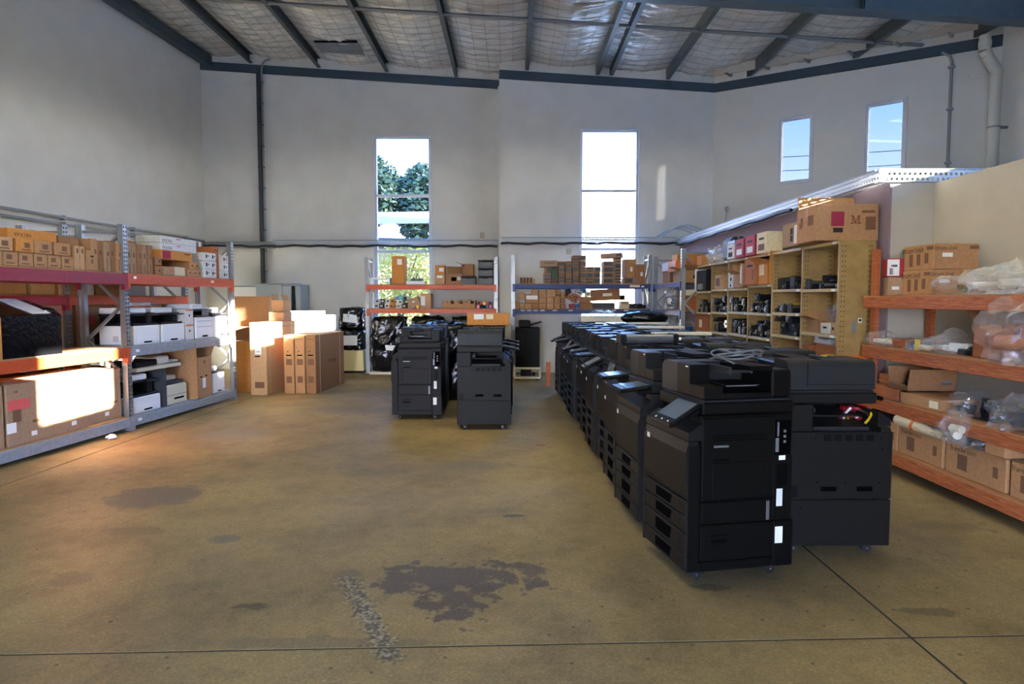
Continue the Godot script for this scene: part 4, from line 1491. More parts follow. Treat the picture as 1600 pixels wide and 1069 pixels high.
	bb(pn, Vector3(-0.135, -0.016, -0.03), Vector3(0.135, 0.012, 0.19), 0.01)
	obj("panel_case", pn, "copier_black", cpn)
	var scn := S()
	bb(scn, Vector3(-0.115, 0.012, -0.015), Vector3(0.115, 0.0135, 0.135))
	obj("touch_screen", scn, "screen", cpn)
	var kb := S()
	for k in 3:
		cyl(kb, Vector3(-0.08 + 0.08 * k, 0.012, 0.165), Vector3(-0.08 + 0.08 * k, 0.0145, 0.165), 0.006, 0.006, 8)
	obj("panel_key", kb, "paper", cpn)
	cpn.rotation.x = 0.4
	return t

func tone(t: Node, from: String, to: String) -> void:
	for c in t.get_children():
		if c is MeshInstance3D and c.material_override == M[from]:
			c.material_override = M[to]
		tone(c, from, to)

func drop(t: Node, names: Array) -> void:
	for c in t.get_children():
		if names.has(str(c.name)):
			t.remove_child(c)
			c.queue_free()

func copiers() -> void:
	rng.seed = 12
	var proto: Node3D
	# the long row whose drawers face the open floor
	var tilt := [0.55, 0.12, 0.1, 1.25, 0.5, 0.08, 0.15, 0.3, 0.9, 0.2, 0.4, 0.3, 0.3]
	for i in 11:
		var d: float = [3.98, 4.82, 5.52, 6.2, 6.85, 7.5, 8.15, 8.85, 9.55, 10.25, 10.95][i]
		var turn: float = -PI / 2 + [0.2, 0.11, 0.05, 0.06, 0.02, 0.04, 0.0, 0.03, 0.0, 0.02, 0.0][i] * 1.0
		var x: float = 1.22 - 0.023 * (d - 3.98) + [0.0, -0.05, -0.04, 0.0, -0.03, 0.0, 0.02, -0.02, 0.0, 0.02, 0.0][i]
		var label: String = "black copier with bright tilted touch screen, nearest in the row facing the open floor" if i == 0 else "dark copier facing the open floor, %s from the near end of its row" % ORD[i]
		var o: Node3D
		if i == 0:
			proto = make_copier(label)
			o = proto
			o.position = Vector3(x, 0, -d)
			o.rotation.y = turn
		else:
			o = dup(proto, Vector3(x, 0, -d), turn, label)
		o.get_node("control_panel").rotation.x = tilt[i]
	# the second row, backs together, drawers away from the open floor
	for i in 9:
		var d: float = 4.35 + i * 0.76
		var o := dup(proto, Vector3(1.99 - 0.02 * i, 0, -d), PI / 2 + [0.0, 0.02, -0.03, 0.01, 0.02, 0.0, -0.02, 0.0, 0.0][i], "charcoal copier showing its delivery side, %s from the near end of the inner row" % ORD[i])
		o.get_node("control_panel").rotation.x = 0.3
	# the two short files in the middle of the hall
	for i in 2:
		var o := dup(proto, Vector3(-1.25 - 0.02 * i, 0, -9.05 - i * 0.8), -PI / 2, ["charcoal copier with silver latch bars standing alone nearest the orange rack", "dark copier hidden behind the lone copier with latch bars"][i])
		o.get_node("control_panel").rotation.x = 1.1
	for i in 3:
		var o := dup(proto, Vector3(-0.35 + 0.01 * i, 0, -8.36 - i * 0.72), PI / 2 + 0.02, ["charcoal copier with a deep delivery bay standing between the two rows", "dark copier directly behind the one with the deep delivery bay", "dark copier under the orange carton in the middle of the hall"][i])
		o.get_node("control_panel").rotation.x = 0.2
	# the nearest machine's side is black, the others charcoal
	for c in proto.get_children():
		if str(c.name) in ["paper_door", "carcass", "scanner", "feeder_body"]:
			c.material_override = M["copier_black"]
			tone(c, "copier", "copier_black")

	# mains lead left on the nearest copier
	var st := S()
	var pts := []
	for i in 70:
		var f := i / 69.0
		var a := f * TAU * 3.2
		pts.append(Vector3(1.36 + (0.13 + 0.03 * sin(a * 0.7)) * cos(a) + 0.02 * sin(f * 20.0), 1.222 + 0.02 * sin(a * 1.3) + 0.03 * f + 0.012, -4.06 + (0.09 + 0.02 * cos(a * 0.6)) * sin(a)))
	for i in 8:
		pts.append(Vector3(1.22 + 0.02 * i, 1.25 - 0.012 * i, -4.0 + 0.03 * i))
	tube(st, pts, 0.006, 6)
	var ld := thing("mains_lead", "grey mains lead coiled on top of the nearest copier", "cable", Vector3.ZERO)
	obj("lead", st, "plastic_grey", ld)
	var pl := S()
	bx(pl, Vector3(1.34, 1.25, -4.1), Vector3(0.07, 0.045, 0.05), 0.012)
	obj("plug", pl, "plastic_part", ld)
	# belt unit lying on the third copier of the row
	var bu := thing("transfer_belt_unit", "black belt unit with a fat grey roller lying across the copier row", "belt unit", Vector3(1.13, 1.212, -5.62), 0.06)
	bu.scale = Vector3.ONE * 0.78
	var b1 := S()
	bb(b1, Vector3(-0.3, 0, -0.12), Vector3(0.3, 0.05, 0.1), 0.01)
	obj("frame", b1, "plastic_black", bu)
	var b2 := S()
	cyl(b2, Vector3(-0.25, 0.055, 0.09), Vector3(0.25, 0.055, 0.09), 0.05, 0.05, 18)
	obj("roller", b2, "roller", bu)
	var b3 := S()
	for s in [-1.0, 1.0]:
		bb(b3, Vector3(s * 0.25, 0, -0.12), Vector3(s * 0.31, 0.11, 0.14), 0.015)
	obj("end_cap", b3, "plastic_black", bu)
	var b4 := S()
	bb(b4, Vector3(-0.22, 0.05, -0.11), Vector3(0.22, 0.075, 0.02), 0.004)
	obj("belt", b4, "plastic_cream", bu)
	var b5 := S()
	cyl(b5, Vector3(0.31, 0.055, 0.1), Vector3(0.34, 0.055, 0.1), 0.018, 0.018, 10)
	obj("shaft", b5, "paper", bu)
	# yellow and red leads stuffed in the delivery bay of the nearest inner copier
	for k in 4:
		var w := S()
		pts = []
		for i in 16:
			var f := i / 15.0
			pts.append(Vector3(2.17 + 0.09 * sin(f * 4.0 + k), 0.80 + 0.05 * sin(f * 6.0 + k * 1.3) + 0.05 * f + 0.02, -4.2 + 0.11 * cos(f * 5.0 + k * 0.8)))
		tube(w, pts, 0.008, 6)
		tag(obj("signal_lead", w, ["plastic_yellow", "paper", "plastic_red", "cable_black"][k]), "%s lead tangled in the delivery bay of the nearest charcoal copier" % ["yellow", "white", "red", "black"][k], "cable", "leads in the delivery bay")
	var rc := S()
	bb(rc, Vector3(2.12, 0.805, -4.32), Vector3(2.2, 0.9, -4.26), 0.006)
	tag(obj("red_packet", rc, "plastic_red"), "small red packet in the delivery bay of the nearest charcoal copier", "packet")
	# orange carton on the middle file
	carton("orange carton with two white labels on top of the middle copiers", Vector3(-0.34, 1.212, -9.75), Vector3(0.60, 0.17, 0.4), {"m": "card_orange", "tape": true, "tape_x": true, "marks": [["f", -0.22, 0.72, 0.14, 0.075, "paper", "shipping_label"], ["f", 0.04, 0.72, 0.1, 0.07, "paper_cream", "shipping_label"]]})
	# things lying on the far end of the row
	var tr := thing("spare_tray", "cream plastic tray draped with a clear bag at the far end of the copier row", "tray", Vector3(1.45, 1.212, -10.9), 0.05)
	var ts := S()
	bb(ts, Vector3(-0.36, 0, -0.15), Vector3(0.36, 0.1, 0.15), 0.01)
	obj("tray_body", ts, "plastic_cream", tr)
	obj("draped_bag", lump(Vector3(0.02, 0.11, 0.05), Vector3(0.2, 0.06, 0.16), 0.05, 6.0, 44, 0.2), "bag", tr)
	var bh := lump(Vector3(0, 0.085, 0), Vector3(0.34, 0.085, 0.2), 0.04, 3.0, 71, 0.2)
	tag(obj("bin_bag", bh, "wrap", null, Vector3(2.05, 1.212, -10.4)), "rounded black bagged bundle lying on the far inner copiers", "bag")
	for i in 3:
		var w := S()
		bb(w, Vector3(-0.3, 0, -0.07), Vector3(0.3, 0.03, 0.07), 0.006)
		tag(obj("guide_plate", w, "plastic_cream", null, Vector3(1.75 + 0.12 * i, 1.212, -[6.95, 8.5, 9.9][i])), "cream plastic guide plate lying across the inner copiers, %s from the near end" % ORD[i], "plate", "guide plates on the copiers")
	var dg := S()
	for i in 4:
		pts = []
		for k in 14:
			var f := k / 13.0
			pts.append(Vector3(0.95 + 0.5 * f, 1.225 + 0.03 * sin(PI * f), -7.4 - i * 0.75 + 0.1 * sin(f * 7.0 + i)))
		var w := S()
		tube(w, pts, 0.007, 6)
		tag(obj("mains_lead", w, "cable_black"), "loose black lead across the copier tops, %s from the near end" % ORD[i], "cable", "loose leads on the row")
	var pk := S()
	bb(pk, Vector3(-0.04, 0, -0.02), Vector3(0.04, 0.44, 0.02), 0.003)
	tag(obj("timber_plank", pk, "timber", null, Vector3(0.66, 0, -12.2)), "short orange plank standing upright at the far end of the copier row", "plank")
	# finisher in front of the blue rack, on a pale skid
	var fi := thing("finisher", "tall black finisher with an angled tray standing before the blue rack", "finisher", Vector3(0.30, 0.0, -13.3), 0.0)
	var f1 := S()
	bb(f1, Vector3(-0.24, 0.26, -0.25), Vector3(0.24, 1.03, 0.25), 0.01)
	bb(f1, Vector3(-0.17, 1.03, -0.22), Vector3(0.06, 1.17, 0.2), 0.02)
	obj("cabinet", f1, "copier_black", fi)
	var f2 := S()
	bb(f2, Vector3(-0.2, 0.5, 0.25), Vector3(-0.06, 0.92, 0.256), 0.003)
	obj("door", f2, "copier", fi)
	var f3 := S()
	prism(f3, [Vector2(0.04, 1.05), Vector2(0.28, 1.13), Vector2(0.28, 1.15), Vector2(0.04, 1.09)], -0.2, 0.18)
	obj("tray", f3, "copier_deep", fi)
	var sk := thing("metal_skid", "pale metal skid with exposed brackets under the tall finisher", "skid", Vector3(0.30, 0, -13.3))
	var s1 := S()
	bb(s1, Vector3(-0.26, 0.03, -0.24), Vector3(0.26, 0.07, 0.24), 0.004)
	bb(s1, Vector3(-0.26, 0.22, -0.24), Vector3(0.26, 0.258, 0.24), 0.004)
	for x in [-0.25, 0.25]:
		bb(s1, Vector3(x - 0.02, 0.07, -0.24), Vector3(x + 0.02, 0.22, 0.24), 0.003)
	obj("base", s1, "plastic_cream", sk)
	var s2 := S()
	bb(s2, Vector3(-0.13, 0.08, 0.1), Vector3(0.08, 0.2, 0.16), 0.004)
	cyl(s2, Vector3(0.12, 0.12, 0.15), Vector3(0.12, 0.12, 0.2), 0.04, 0.04, 12)
	obj("bracket", s2, "plastic_black", sk)
	for x in [-0.2, 0.2]:
		var f := S()
		cyl(f, Vector3(x, 0, 0.15), Vector3(x, 0.03, 0.15), 0.03, 0.03, 10)
		cyl(f, Vector3(x, 0, -0.15), Vector3(x, 0.03, -0.15), 0.03, 0.03, 10)
		obj("foot", f, "rubber", sk)

# ---------------------------------------------------------------- racking along the side wall
const LTURN := 1.480
var LR := Transform3D(Basis(Vector3.UP, LTURN), Vector3(-4.6, 0, -8.05))

func LP(u: float, y: float, v: float) -> Vector3:    # u along the rack, v into it
	return LR * Vector3(u, y, -v)

func lc(label: String, u: float, y: float, v: float, s: Vector3, opt := {}) -> Node3D:
	var o: Dictionary = opt.duplicate()
	o["turn"] = LTURN + opt.get("turn", 0.0)
	return carton(label, LP(u, y, v + s.z / 2), s, o)

# a white desktop multifunction printer: body, black delivery bay, scanner lid
func desk_printer(label: String, at: Vector3, turn: float, s: Vector3, lower := 0.5, m := "plastic_white", group := "white desktop printers") -> Node3D:
	var t := thing("desktop_printer", label, "printer", at, turn, group)
	var st := S()
	bb(st, Vector3(-s.x / 2, 0, -s.z / 2), Vector3(s.x / 2, s.y * lower, s.z / 2), 0.012)
	obj("body", st, m, t)
	var bk := S()
	bb(bk, Vector3(-s.x * 0.46, s.y * lower, -s.z / 2), Vector3(s.x * 0.46, s.y * (lower + 0.06), s.z * 0.46), 0.006)
	bb(bk, Vector3(-s.x * 0.46, s.y * (lower + 0.06), -s.z / 2), Vector3(s.x * 0.46, s.y * 0.78, -s.z * 0.1), 0.006)
	bb(bk, Vector3(s.x * 0.26, s.y * (lower + 0.06), -s.z * 0.1), Vector3(s.x * 0.46, s.y * 0.78, s.z * 0.3), 0.006)
	obj("delivery_bay", bk, "plastic_black", t)
	var sc := S()
	bb(sc, Vector3(-s.x * 0.5, s.y * 0.78, -s.z * 0.5), Vector3(s.x * 0.5, s.y * 0.84, s.z * 0.36), 0.006)
	obj("scanner_bed", sc, "plastic_black", t)
	var ld := S()
	bb(ld, Vector3(-s.x * 0.49, s.y * 0.84, -s.z * 0.5), Vector3(s.x * 0.2, s.y, s.z * 0.34), 0.015)
	obj("lid", ld, m, t)
	var cp := S()
	bb(cp, Vector3(s.x * 0.05, s.y * 0.78, s.z * 0.36), Vector3(s.x * 0.5, s.y * 0.82, s.z * 0.5), 0.006)
	obj("control_strip", cp, "plastic_part", t)
	var dr := S()
	bb(dr, Vector3(-s.x * 0.44, s.y * 0.05, s.z / 2), Vector3(s.x * 0.44, s.y * 0.2, s.z / 2 + 0.006), 0.004)
	var d := obj("paper_drawer", dr, m, t)
	var h := S()
	bb(h, Vector3(-s.x * 0.15, s.y * 0.05, s.z / 2 + 0.005), Vector3(s.x * 0.15, s.y * 0.095, s.z / 2 + 0.0075))
	obj("drawer_grip", h, "painted_slot", d)
	var v := S()
	for k in 6:
		bb(v, Vector3(-s.x / 2 - 0.001, s.y * 0.1 + k * 0.012, -s.z * 0.1), Vector3(-s.x / 2 + 0.001, s.y * 0.1 + k * 0.012 + 0.005, s.z * 0.06))
	obj("side_vent", v, "plastic_grey", t)
	return t

func left_racks() -> void:
	var deck := 1.014
	var r := rack("two-bay galvanised rack with red, orange and grey beams beside the open floor", LP(0, 0, 0), LTURN, [-2.62, 0.0, 2.52], [
		[-2.62, 0.0, [[0.155, "greybeam", "chip"], [1.0, "orange", "chip", 0.12], [1.885, "redbeam", "chip", 0.13]]],
		[0.0, 2.52, [[0.155, "greybeam", "deck_steel"], [1.0, "greybeam", "deck_steel"], [1.885, "orange", "chip", 0.12]]]], 2.47, 0.6)
	beam_tag(r, 0.14, 1.845, 0.05, 0.03)
	beam_tag(r, 1.9, 1.84, 0.08, 0.035, "paper_cream")
	beam_tag(r, 0.14, 0.955, 0.07, 0.035)
	beam_tag(r, 0.14, 0.11, 0.07, 0.035)
	rack("second galvanised rack standing back to back against the side wall", LP(0, 0, 0.76), LTURN, [-2.62, 0.0, 2.52], [
		[-2.62, 0.0, [[0.155, "orange", "chip"], [0.9, "orange", "chip"], [1.62, "redbeam", "chip"]]],
		[0.0, 2.52, [[0.155, "orange", "chip"], [0.9, "orange", "chip"], [1.62, "orange", "chip"]]]], 2.47, 0.6)

	# ---- first bay, top deck: toner cartons lying end-on
	var y0 := 1.901
	for k in 7:
		lc("toner carton end-on, %s from the near end, bottom layer above the red beam" % ORD[k], -1.98 + k * 0.182, y0, 0.03, Vector3(0.172, 0.135, 0.4), {"m": "card", "group": "toner cartons above the red beam",
			"marks": [["f", -0.1, 0.62, 0.06, 0.045, "ink_soft"], ["f", -0.05, 0.2, 0.1, 0.012, "ink_soft"]]})
	for k in 5:
		lc("toner carton end-on, %s from the near end, second layer above the red beam" % ORD[k], -1.95 + k * 0.245, y0 + 0.137, 0.02, Vector3(0.225, 0.13, 0.4), {"m": ["card", "card_pale", "card_orange", "card", "card"][k], "turn": [0.05, -0.03, 0.06, -0.04, 0.02][k], "group": "toner cartons above the red beam",
			"marks": [["f", 0.1, 0.55, 0.07, 0.05, "ink_soft"], ["f", 0.05, 0.2, 0.12, 0.012, "ink_soft"]]})
	lc("long orange-brown carton with a printed maker's name topping the toner stack", -1.30, y0 + 0.268, 0.05, Vector3(0.56, 0.1, 0.3), {"m": "card_orange", "turn": -0.1, "tape": true, "text": [["f", -0.2, 0.42, 0.045, "KYOCERA", "ink"]]})
	for k in 2:
		lc("narrow upright toner carton above the red beam, %s of two" % ["nearer", "farther"][k], -0.76 + k * 0.075, y0, 0.02, Vector3(0.068, 0.255, 0.36), {"m": "card_pale", "group": "narrow toner cartons", "marks": [["f", 0.0, 0.8, 0.03, 0.05, "ink_soft"]]})
	lc("short carton with black side marks before the tall flat cartons", -0.575, y0, 0.0, Vector3(0.12, 0.22, 0.3), {"m": "card", "marks": [["f", 0.1, 0.7, 0.05, 0.02, "ink"], ["f", 0.1, 0.45, 0.03, 0.05, "ink_soft"]]})
	lc("wide flat carton lying behind the upright toner cartons", -0.75, y0 + 0.262, 0.12, Vector3(0.3, 0.09, 0.4), {"m": "card_dark"})
	for k in 5:
		lc("tall flat carton standing on edge above the red beam, %s from the near end" % ORD[k], -0.455 + k * 0.103, y0, 0.05 + 0.02 * (k % 2), Vector3(0.095, 0.36 - 0.01 * (k % 3), 0.45), {"m": ["card", "card_dark", "card_grey", "card_dark", "card"][k], "group": "flat cartons above the red beam",
			"marks": [["f", -0.1, 0.25, 0.012, 0.14, "ink_soft"], ["f", 0.12, 0.6, 0.03, 0.05, "ink_soft"]]})
	# ---- second bay, top deck
	for k in 5:
		lc("tall flat grey-brown carton on edge above the orange beam, %s from the slotted upright" % ORD[k], 0.12 + k * 0.103, y0, 0.04 + 0.01 * (k % 2), Vector3(0.096, 0.365, 0.45), {"m": ["card_grey", "card_grey", "card_dark", "card_grey", "card_dark"][k], "group": "flat cartons above the orange beam",
			"marks": [["f", 0.1, 0.16, 0.01, 0.12, "ink_soft"], ["f", -0.15, 0.16, 0.01, 0.1, "ink_soft"], ["f", 0.0, 0.6, 0.03, 0.06, "ink_soft"]]})
	for k in 2:
		lc("small brown carton end at the foot of the white-carton pile, %s one" % ["lower", "upper"][k], 0.70, y0 + k * 0.118, 0.04, Vector3(0.14, 0.11, 0.36), {"m": "card_dark", "group": "small brown cartons", "marks": [["f", 0.1, 0.5, 0.02, 0.03, "ink"]]})
	lc("flattened brown carton with pink print leaning at the pile's foot", 0.9, y0, 0.02, Vector3(0.24, 0.11, 0.3), {"m": "card_grey", "marks": [["f", 0.2, 0.5, 0.06, 0.03, "ink_red"]]})
	lc("cream carton end showing beside the small brown cartons", 1.17, y0, 0.04, Vector3(0.25, 0.12, 0.36), {"m": "card_cream"})
	for k in 5:
		lc("small square carton under the red-label carton, %s of five" % ORD[k], 1.37 + 0.115 * (k % 3) + (0.06 if k > 2 else 0.0), y0 + (0.0 if k < 3 else 0.102), 0.02, Vector3(0.11, 0.1, 0.34), {"m": "card", "group": "small square cartons", "marks": [["f", 0.1, 0.5, 0.025, 0.025, "ink"]]})
	lc("long orange carton with a dark red label panel in the pile", 1.1, y0 + 0.205, 0.03, Vector3(0.72, 0.125, 0.34), {"m": "card_orange", "marks": [["f", -0.33, 0.5, 0.18, 0.1, "ink_pink"], ["f", 0.34, 0.75, 0.14, 0.012, "ink"]], "text": [["f", -0.33, 0.45, 0.035, "Drum", "paper"]]})
	for k in 2:
		lc("long white carton with a grey printed maker's name, %s of two" % ["lower", "upper"][k], 1.17, y0 + 0.332 - 0.002 + k * 0.092 - 0.0, 0.04, Vector3(0.84, 0.09, 0.34), {"m": "card_white", "group": "long white cartons",
			"text": [["f", -0.33, 0.35, 0.05, "KYOCERA", "ink"]], "marks": [["f", -0.02, 0.75, 0.1, 0.012, "ink_red"], ["r", 0.0, 0.5, 0.16, 0.05, "ink_soft"]]})
	lc("brown carton behind the white cartons on the orange-beam deck", 0.78, y0 + 0.24, 0.39, Vector3(0.26, 0.2, 0.18), {"m": "card_dark"})
	lc("tall orange carton with a printed name rising behind the white cartons", 1.5, y0, 0.39, Vector3(0.42, 0.53, 0.2), {"m": "card_orange", "text": [["f", -0.2, 0.82, 0.05, "KYOCERA", "ink"]], "marks": [["r", 0, 0.85, 0.1, 0.02, "ink"], ["r", 0, 0.5, 0.1, 0.02, "ink"]]})
	for k in 6:
		lc("small white toner box, column %s layer %s, beside the rust carton" % [["one", "two"][k % 2], ["one", "two", "three"][k / 2]], 1.83 + 0.17 * (k % 2), y0 + 0.122 * (k / 2), 0.02, Vector3(0.16, 0.118, 0.3), {"m": "card_white", "group": "small white toner boxes",
			"marks": [["f", -0.1, 0.55, 0.035, 0.05, "ink"], ["f", 0.2, 0.6, 0.03, 0.02, "plastic_red" if k % 3 == 0 else "ink_soft"]]})
	lc("rust-brown tall carton between the two white toner box columns", 2.16, y0, 0.06, Vector3(0.14, 0.47, 0.42), {"m": "card_rust", "text": [["f", 0.0, 0.88, 0.03, "KYOCERA", "ink"]]})
	for k in 3:
		lc("small white toner box at the end upright, layer %s" % ["one", "two", "three"][k], 2.34, y0 + 0.118 * k, 0.02, Vector3(0.2, 0.114, 0.3), {"m": "card_white", "group": "white toner boxes at the end upright",
			"marks": [["f", -0.15, 0.5, 0.03, 0.05, "ink"], ["f", 0.15, 0.5, 0.04, 0.03, ["ink_soft", "plastic_blue", "plastic_orange"][k]]]})
	lc("long white carton lying far back on the top deck by the wall", 0.75, 2.24, 0.85, Vector3(0.9, 0.14, 0.3), {"m": "card_white", "marks": [["f", 0.1, 0.5, 0.3, 0.02, "ink_red"]]})
	lc("stout brown carton far back under the long white carton", 0.82, 1.636, 0.82, Vector3(0.5, 0.6, 0.4), {"m": "card_dark"})

	# ---- first bay, middle deck
	lc("brown carton at the very edge of the picture on the orange beam deck", -1.97, deck, 0.0, Vector3(0.36, 0.4, 0.4), {"m": "card_orange", "marks": [["r", 0.3, 0.85, 0.1, 0.04, "ink"]]})
	var wp := thing("wrapped_printer", "copier wrapped in black film with a white sheet taped on its sloping top", "wrapped printer", LP(-1.36, deck, 0.3), LTURN)
	var ws := S()
	var side := Transform3D(Basis(Vector3.UP, -PI / 2), Vector3.ZERO)
	prism(ws, [Vector2(-0.27, 0.0), Vector2(0.27, 0.0), Vector2(0.275, 0.40), Vector2(0.25, 0.425), Vector2(-0.1, 0.56), Vector2(-0.25, 0.56), Vector2(-0.275, 0.5)], -0.34, 0.40, side)
	obj("film_wrap", ws, "wrap", wp)
	obj("film_crumple", lump(Vector3(-0.2, 0.535, -0.15), Vector3(0.16, 0.04, 0.1), 0.03, 6.0, 81, 0.3), "wrap", wp)
	obj("film_gather", lump(Vector3(0.28, 0.43, 0.12), Vector3(0.06, 0.045, 0.12), 0.03, 9.0, 82, 0.2), "wrap", wp)
	var wsh := S()
	prism(wsh, [Vector2(-0.12, 0.569), Vector2(0.262, 0.422), Vector2(0.264, 0.426), Vector2(-0.118, 0.573)], -0.22, 0.02, side)
	obj("taped_sheet", wsh, "paper", wp)
	# ---- first bay, bottom: big brown cartons with a red band
	for k in 4:
		var nm: String = ["nearest the edge of the picture", "second from the near end", "third from the near end", "next to the slotted upright"][k]
		lc("big brown carton with red print under the orange beam, %s" % nm, [-2.05, -1.46, -0.92, -0.34][k], 0.169, [0.04, 0.03, 0.03, 0.08][k], Vector3([0.56, 0.57, 0.5, 0.56][k], 0.60, 0.5), {"m": "card_grey", "tape": true, "tape_x": true, "group": "red-printed cartons",
			"marks": [["f", -0.25, 0.66, 0.26, 0.1, "ink_red"], ["f", -0.42, 0.30, 0.11, 0.1, "paper", "shipping_label"], ["f", 0.05, 0.14, 0.07, 0.045, "paper", "sticker"], ["f", 0.2, 0.34, 0.2, 0.03, "ink_soft"], ["l", 0.3, 0.3, 0.12, 0.1, "paper", "shipping_label"], ["l", 0.1, 0.7, 0.2, 0.08, "ink_red"], ["f", -0.3, 0.48, 0.1, 0.12, "ink_soft"]],
			"text": [["f", 0.22, 0.8, 0.07, "OKI", "ink_red"], ["f", -0.3, 0.87, 0.03, "OKI", "ink"]]})
	var rag := lump(Vector3(0, 0.02, 0), Vector3(0.05, 0.025, 0.04), 0.02, 20.0, 91)
	tag(obj("paper_scrap", rag, "paper", null, LP(-0.5, 0.0, -0.1)), "crumpled white paper scrap on the floor before the rack", "scrap")

	# ---- second row seen through the first
	for k in 4:
		lc("large brown carton with faded red print on the back rack, %s from the near end" % ORD[k], -1.65 + k * 0.72, 0.914, 0.80, Vector3(0.66, 0.64, 0.5), {"m": "card_grey" if k % 2 == 0 else "card_dark", "group": "cartons on the back rack",
			"marks": [["f", -0.2, 0.62, 0.26, 0.1, "ink_red"], ["f", -0.2, 0.2, 0.2, 0.1, "paper", "shipping_label"]], "text": [["f", 0.25, 0.82, 0.08, "OKI", "ink_red"]]})
	for k in 3:
		lc("large carton with pink band on the back rack beyond the upright, %s from it" % ORD[k], 1.12 + k * 0.56, 0.914, 0.80, Vector3(0.5, 0.62, 0.5), {"m": "card_grey", "group": "cartons on the back rack far bay",
			"marks": [["f", 0.0, 0.72, 0.4, 0.12, "ink_red"]]})
	for k in 6:
		lc("low brown carton on the back rack under the red beam, %s from the near end" % ORD[k], -2.0 + k * 0.42, 1.634, 0.80, Vector3(0.36, 0.2 + 0.03 * (k % 3), 0.4), {"m": ["card_orange", "card", "card_dark", "card", "card_pale", "card"][k], "group": "low cartons on the back rack"})
	lc("red carton end on the back rack between the low cartons", 0.32, 1.634, 0.8, Vector3(0.1, 0.2, 0.4), {"m": "card_red"})
	lc("white carton on the back rack behind the slotted upright", 0.45, 1.634, 0.80, Vector3(0.12, 0.2, 0.3), {"m": "card_white"})
	lc("blue-grey plastic crate on the back rack behind the orange beam", 1.35, 1.634, 0.80, Vector3(0.42, 0.2, 0.4), {"m": "cabinet_grey", "called": "plastic_crate", "cat": "crate"})
	for k in 3:
		lc("tall brown carton at floor level on the back rack, %s from the near end" % ORD[k], -1.5 + k * 0.9, 0.169, 0.8, Vector3(0.7, 0.55, 0.5), {"m": "card_dark", "group": "floor-level cartons on the back rack", "marks": [["f", 0.2, 0.3, 0.12, 0.06, "paper"]]})

	# ---- second bay, middle deck: printers
	for k in 2:
		desk_printer("white desktop printer with black lid edge on the grey beam, %s the slotted upright" % ["next to", "second from"][k], LP(0.42 + k * 0.56, deck, 0.27), LTURN, Vector3(0.52, 0.46, 0.46), 0.52)
	lc("orange and white toner carton standing behind the white printers", 1.02, 1.27, 0.56 - 0.02, Vector3(0.5, 0.27, 0.05), {"m": "card_white", "marks": [["f", 0, 0.68, 0.46, 0.09, "plastic_orange"]], "text": [["f", 0.2, 0.62, 0.06, "OKI", "paper"]]})
	for k in 2:
		lc("white carton with a black dot beside the tall white printer, %s one" % ["lower", "upper"][k], 1.38, deck + k * 0.215, 0.05, Vector3(0.2, 0.21, 0.36), {"m": "card_white", "group": "white dotted cartons", "marks": [["f", 0.0, 0.6, 0.03, 0.03, "ink"], ["f", 0, 0.95, 0.18, 0.02, "plastic_orange"]]})
	var tp := desk_printer("tall white printer with a grey screen on the grey beam deck", LP(1.76, deck, 0.27), LTURN, Vector3(0.46, 0.5, 0.44), 0.62)
	var ts := S()
	bb(ts, Vector3(-0.08, 0.33, 0.225), Vector3(0.1, 0.42, 0.232), 0.004)
	obj("display", ts, "plastic_grey", tp)
	var tw := S()
	for yy in [0.08, 0.17, 0.25]:
		bb(tw, Vector3(-0.2, yy, 0.2205), Vector3(0.2, yy + 0.005, 0.2225))
	obj("drawer_seam", tw, "plastic_grey", tp)
	desk_printer("sunlit white printer at the far end of the grey beam", LP(2.22, deck, 0.28), LTURN, Vector3(0.42, 0.44, 0.44), 0.7)
	# ---- second bay, bottom deck
	desk_printer("white and black desktop printer on the bottom deck by the slotted upright", LP(0.38, 0.169, 0.26), LTURN, Vector3(0.54, 0.47, 0.44), 0.42)
	var bc := thing("flatbed_copier", "cream flatbed copier with a dark side and raised lid on the bottom deck", "copier", LP(1.0, 0.169, 0.28), LTURN)
	var b1 := S()
	bb(b1, Vector3(-0.2, 0, -0.22), Vector3(0.28, 0.26, 0.22), 0.012)
	bb(b1, Vector3(-0.2, 0.31, -0.22), Vector3(0.22, 0.37, 0.1), 0.01)
	obj("body", b1, "plastic_cream", bc)
	var b2 := S()
	prism(b2, [Vector2(-0.31, 0), Vector2(-0.2, 0), Vector2(-0.2, 0.5), Vector2(-0.26, 0.5)], -0.22, 0.23)
	bb(b2, Vector3(-0.2, 0.26, -0.22), Vector3(0.26, 0.31, 0.18), 0.005)
	bb(b2, Vector3(-0.2, 0.37, -0.22), Vector3(0.1, 0.5, -0.1), 0.005)
	obj("side_frame", b2, "dark_grey", bc)
	var b3 := S()
	bb(b3, Vector3(-0.75, 0.5, -0.24), Vector3(0.2, 0.55, 0.2), 0.012)
	obj("flatbed", b3, "plastic_cream", bc)
	var b4 := S()
	bb(b4, Vector3(-0.7, 0.55, -0.2), Vector3(-0.24, 0.63, 0.14), 0.015)
	obj("feeder", b4, "plastic_black", bc)
	var b5 := S()
	bb(b5, Vector3(-0.24, 0.55, -0.2), Vector3(0.02, 0.66, 0.14), 0.02)
	bb(b5, Vector3(0.02, 0.55, -0.2), Vector3(0.3, 0.585, 0.1), 0.01)
	obj("lid", b5, "plastic_cream", bc)
	var b6 := S()
	bb(b6, Vector3(-0.02, 0.06, 0.22), Vector3(0.2, 0.085, 0.223))
	bb(b6, Vector3(-0.18, 0.12, 0.22), Vector3(0.26, 0.125, 0.222))
	obj("drawer_grip", b6, "painted_slot", bc)
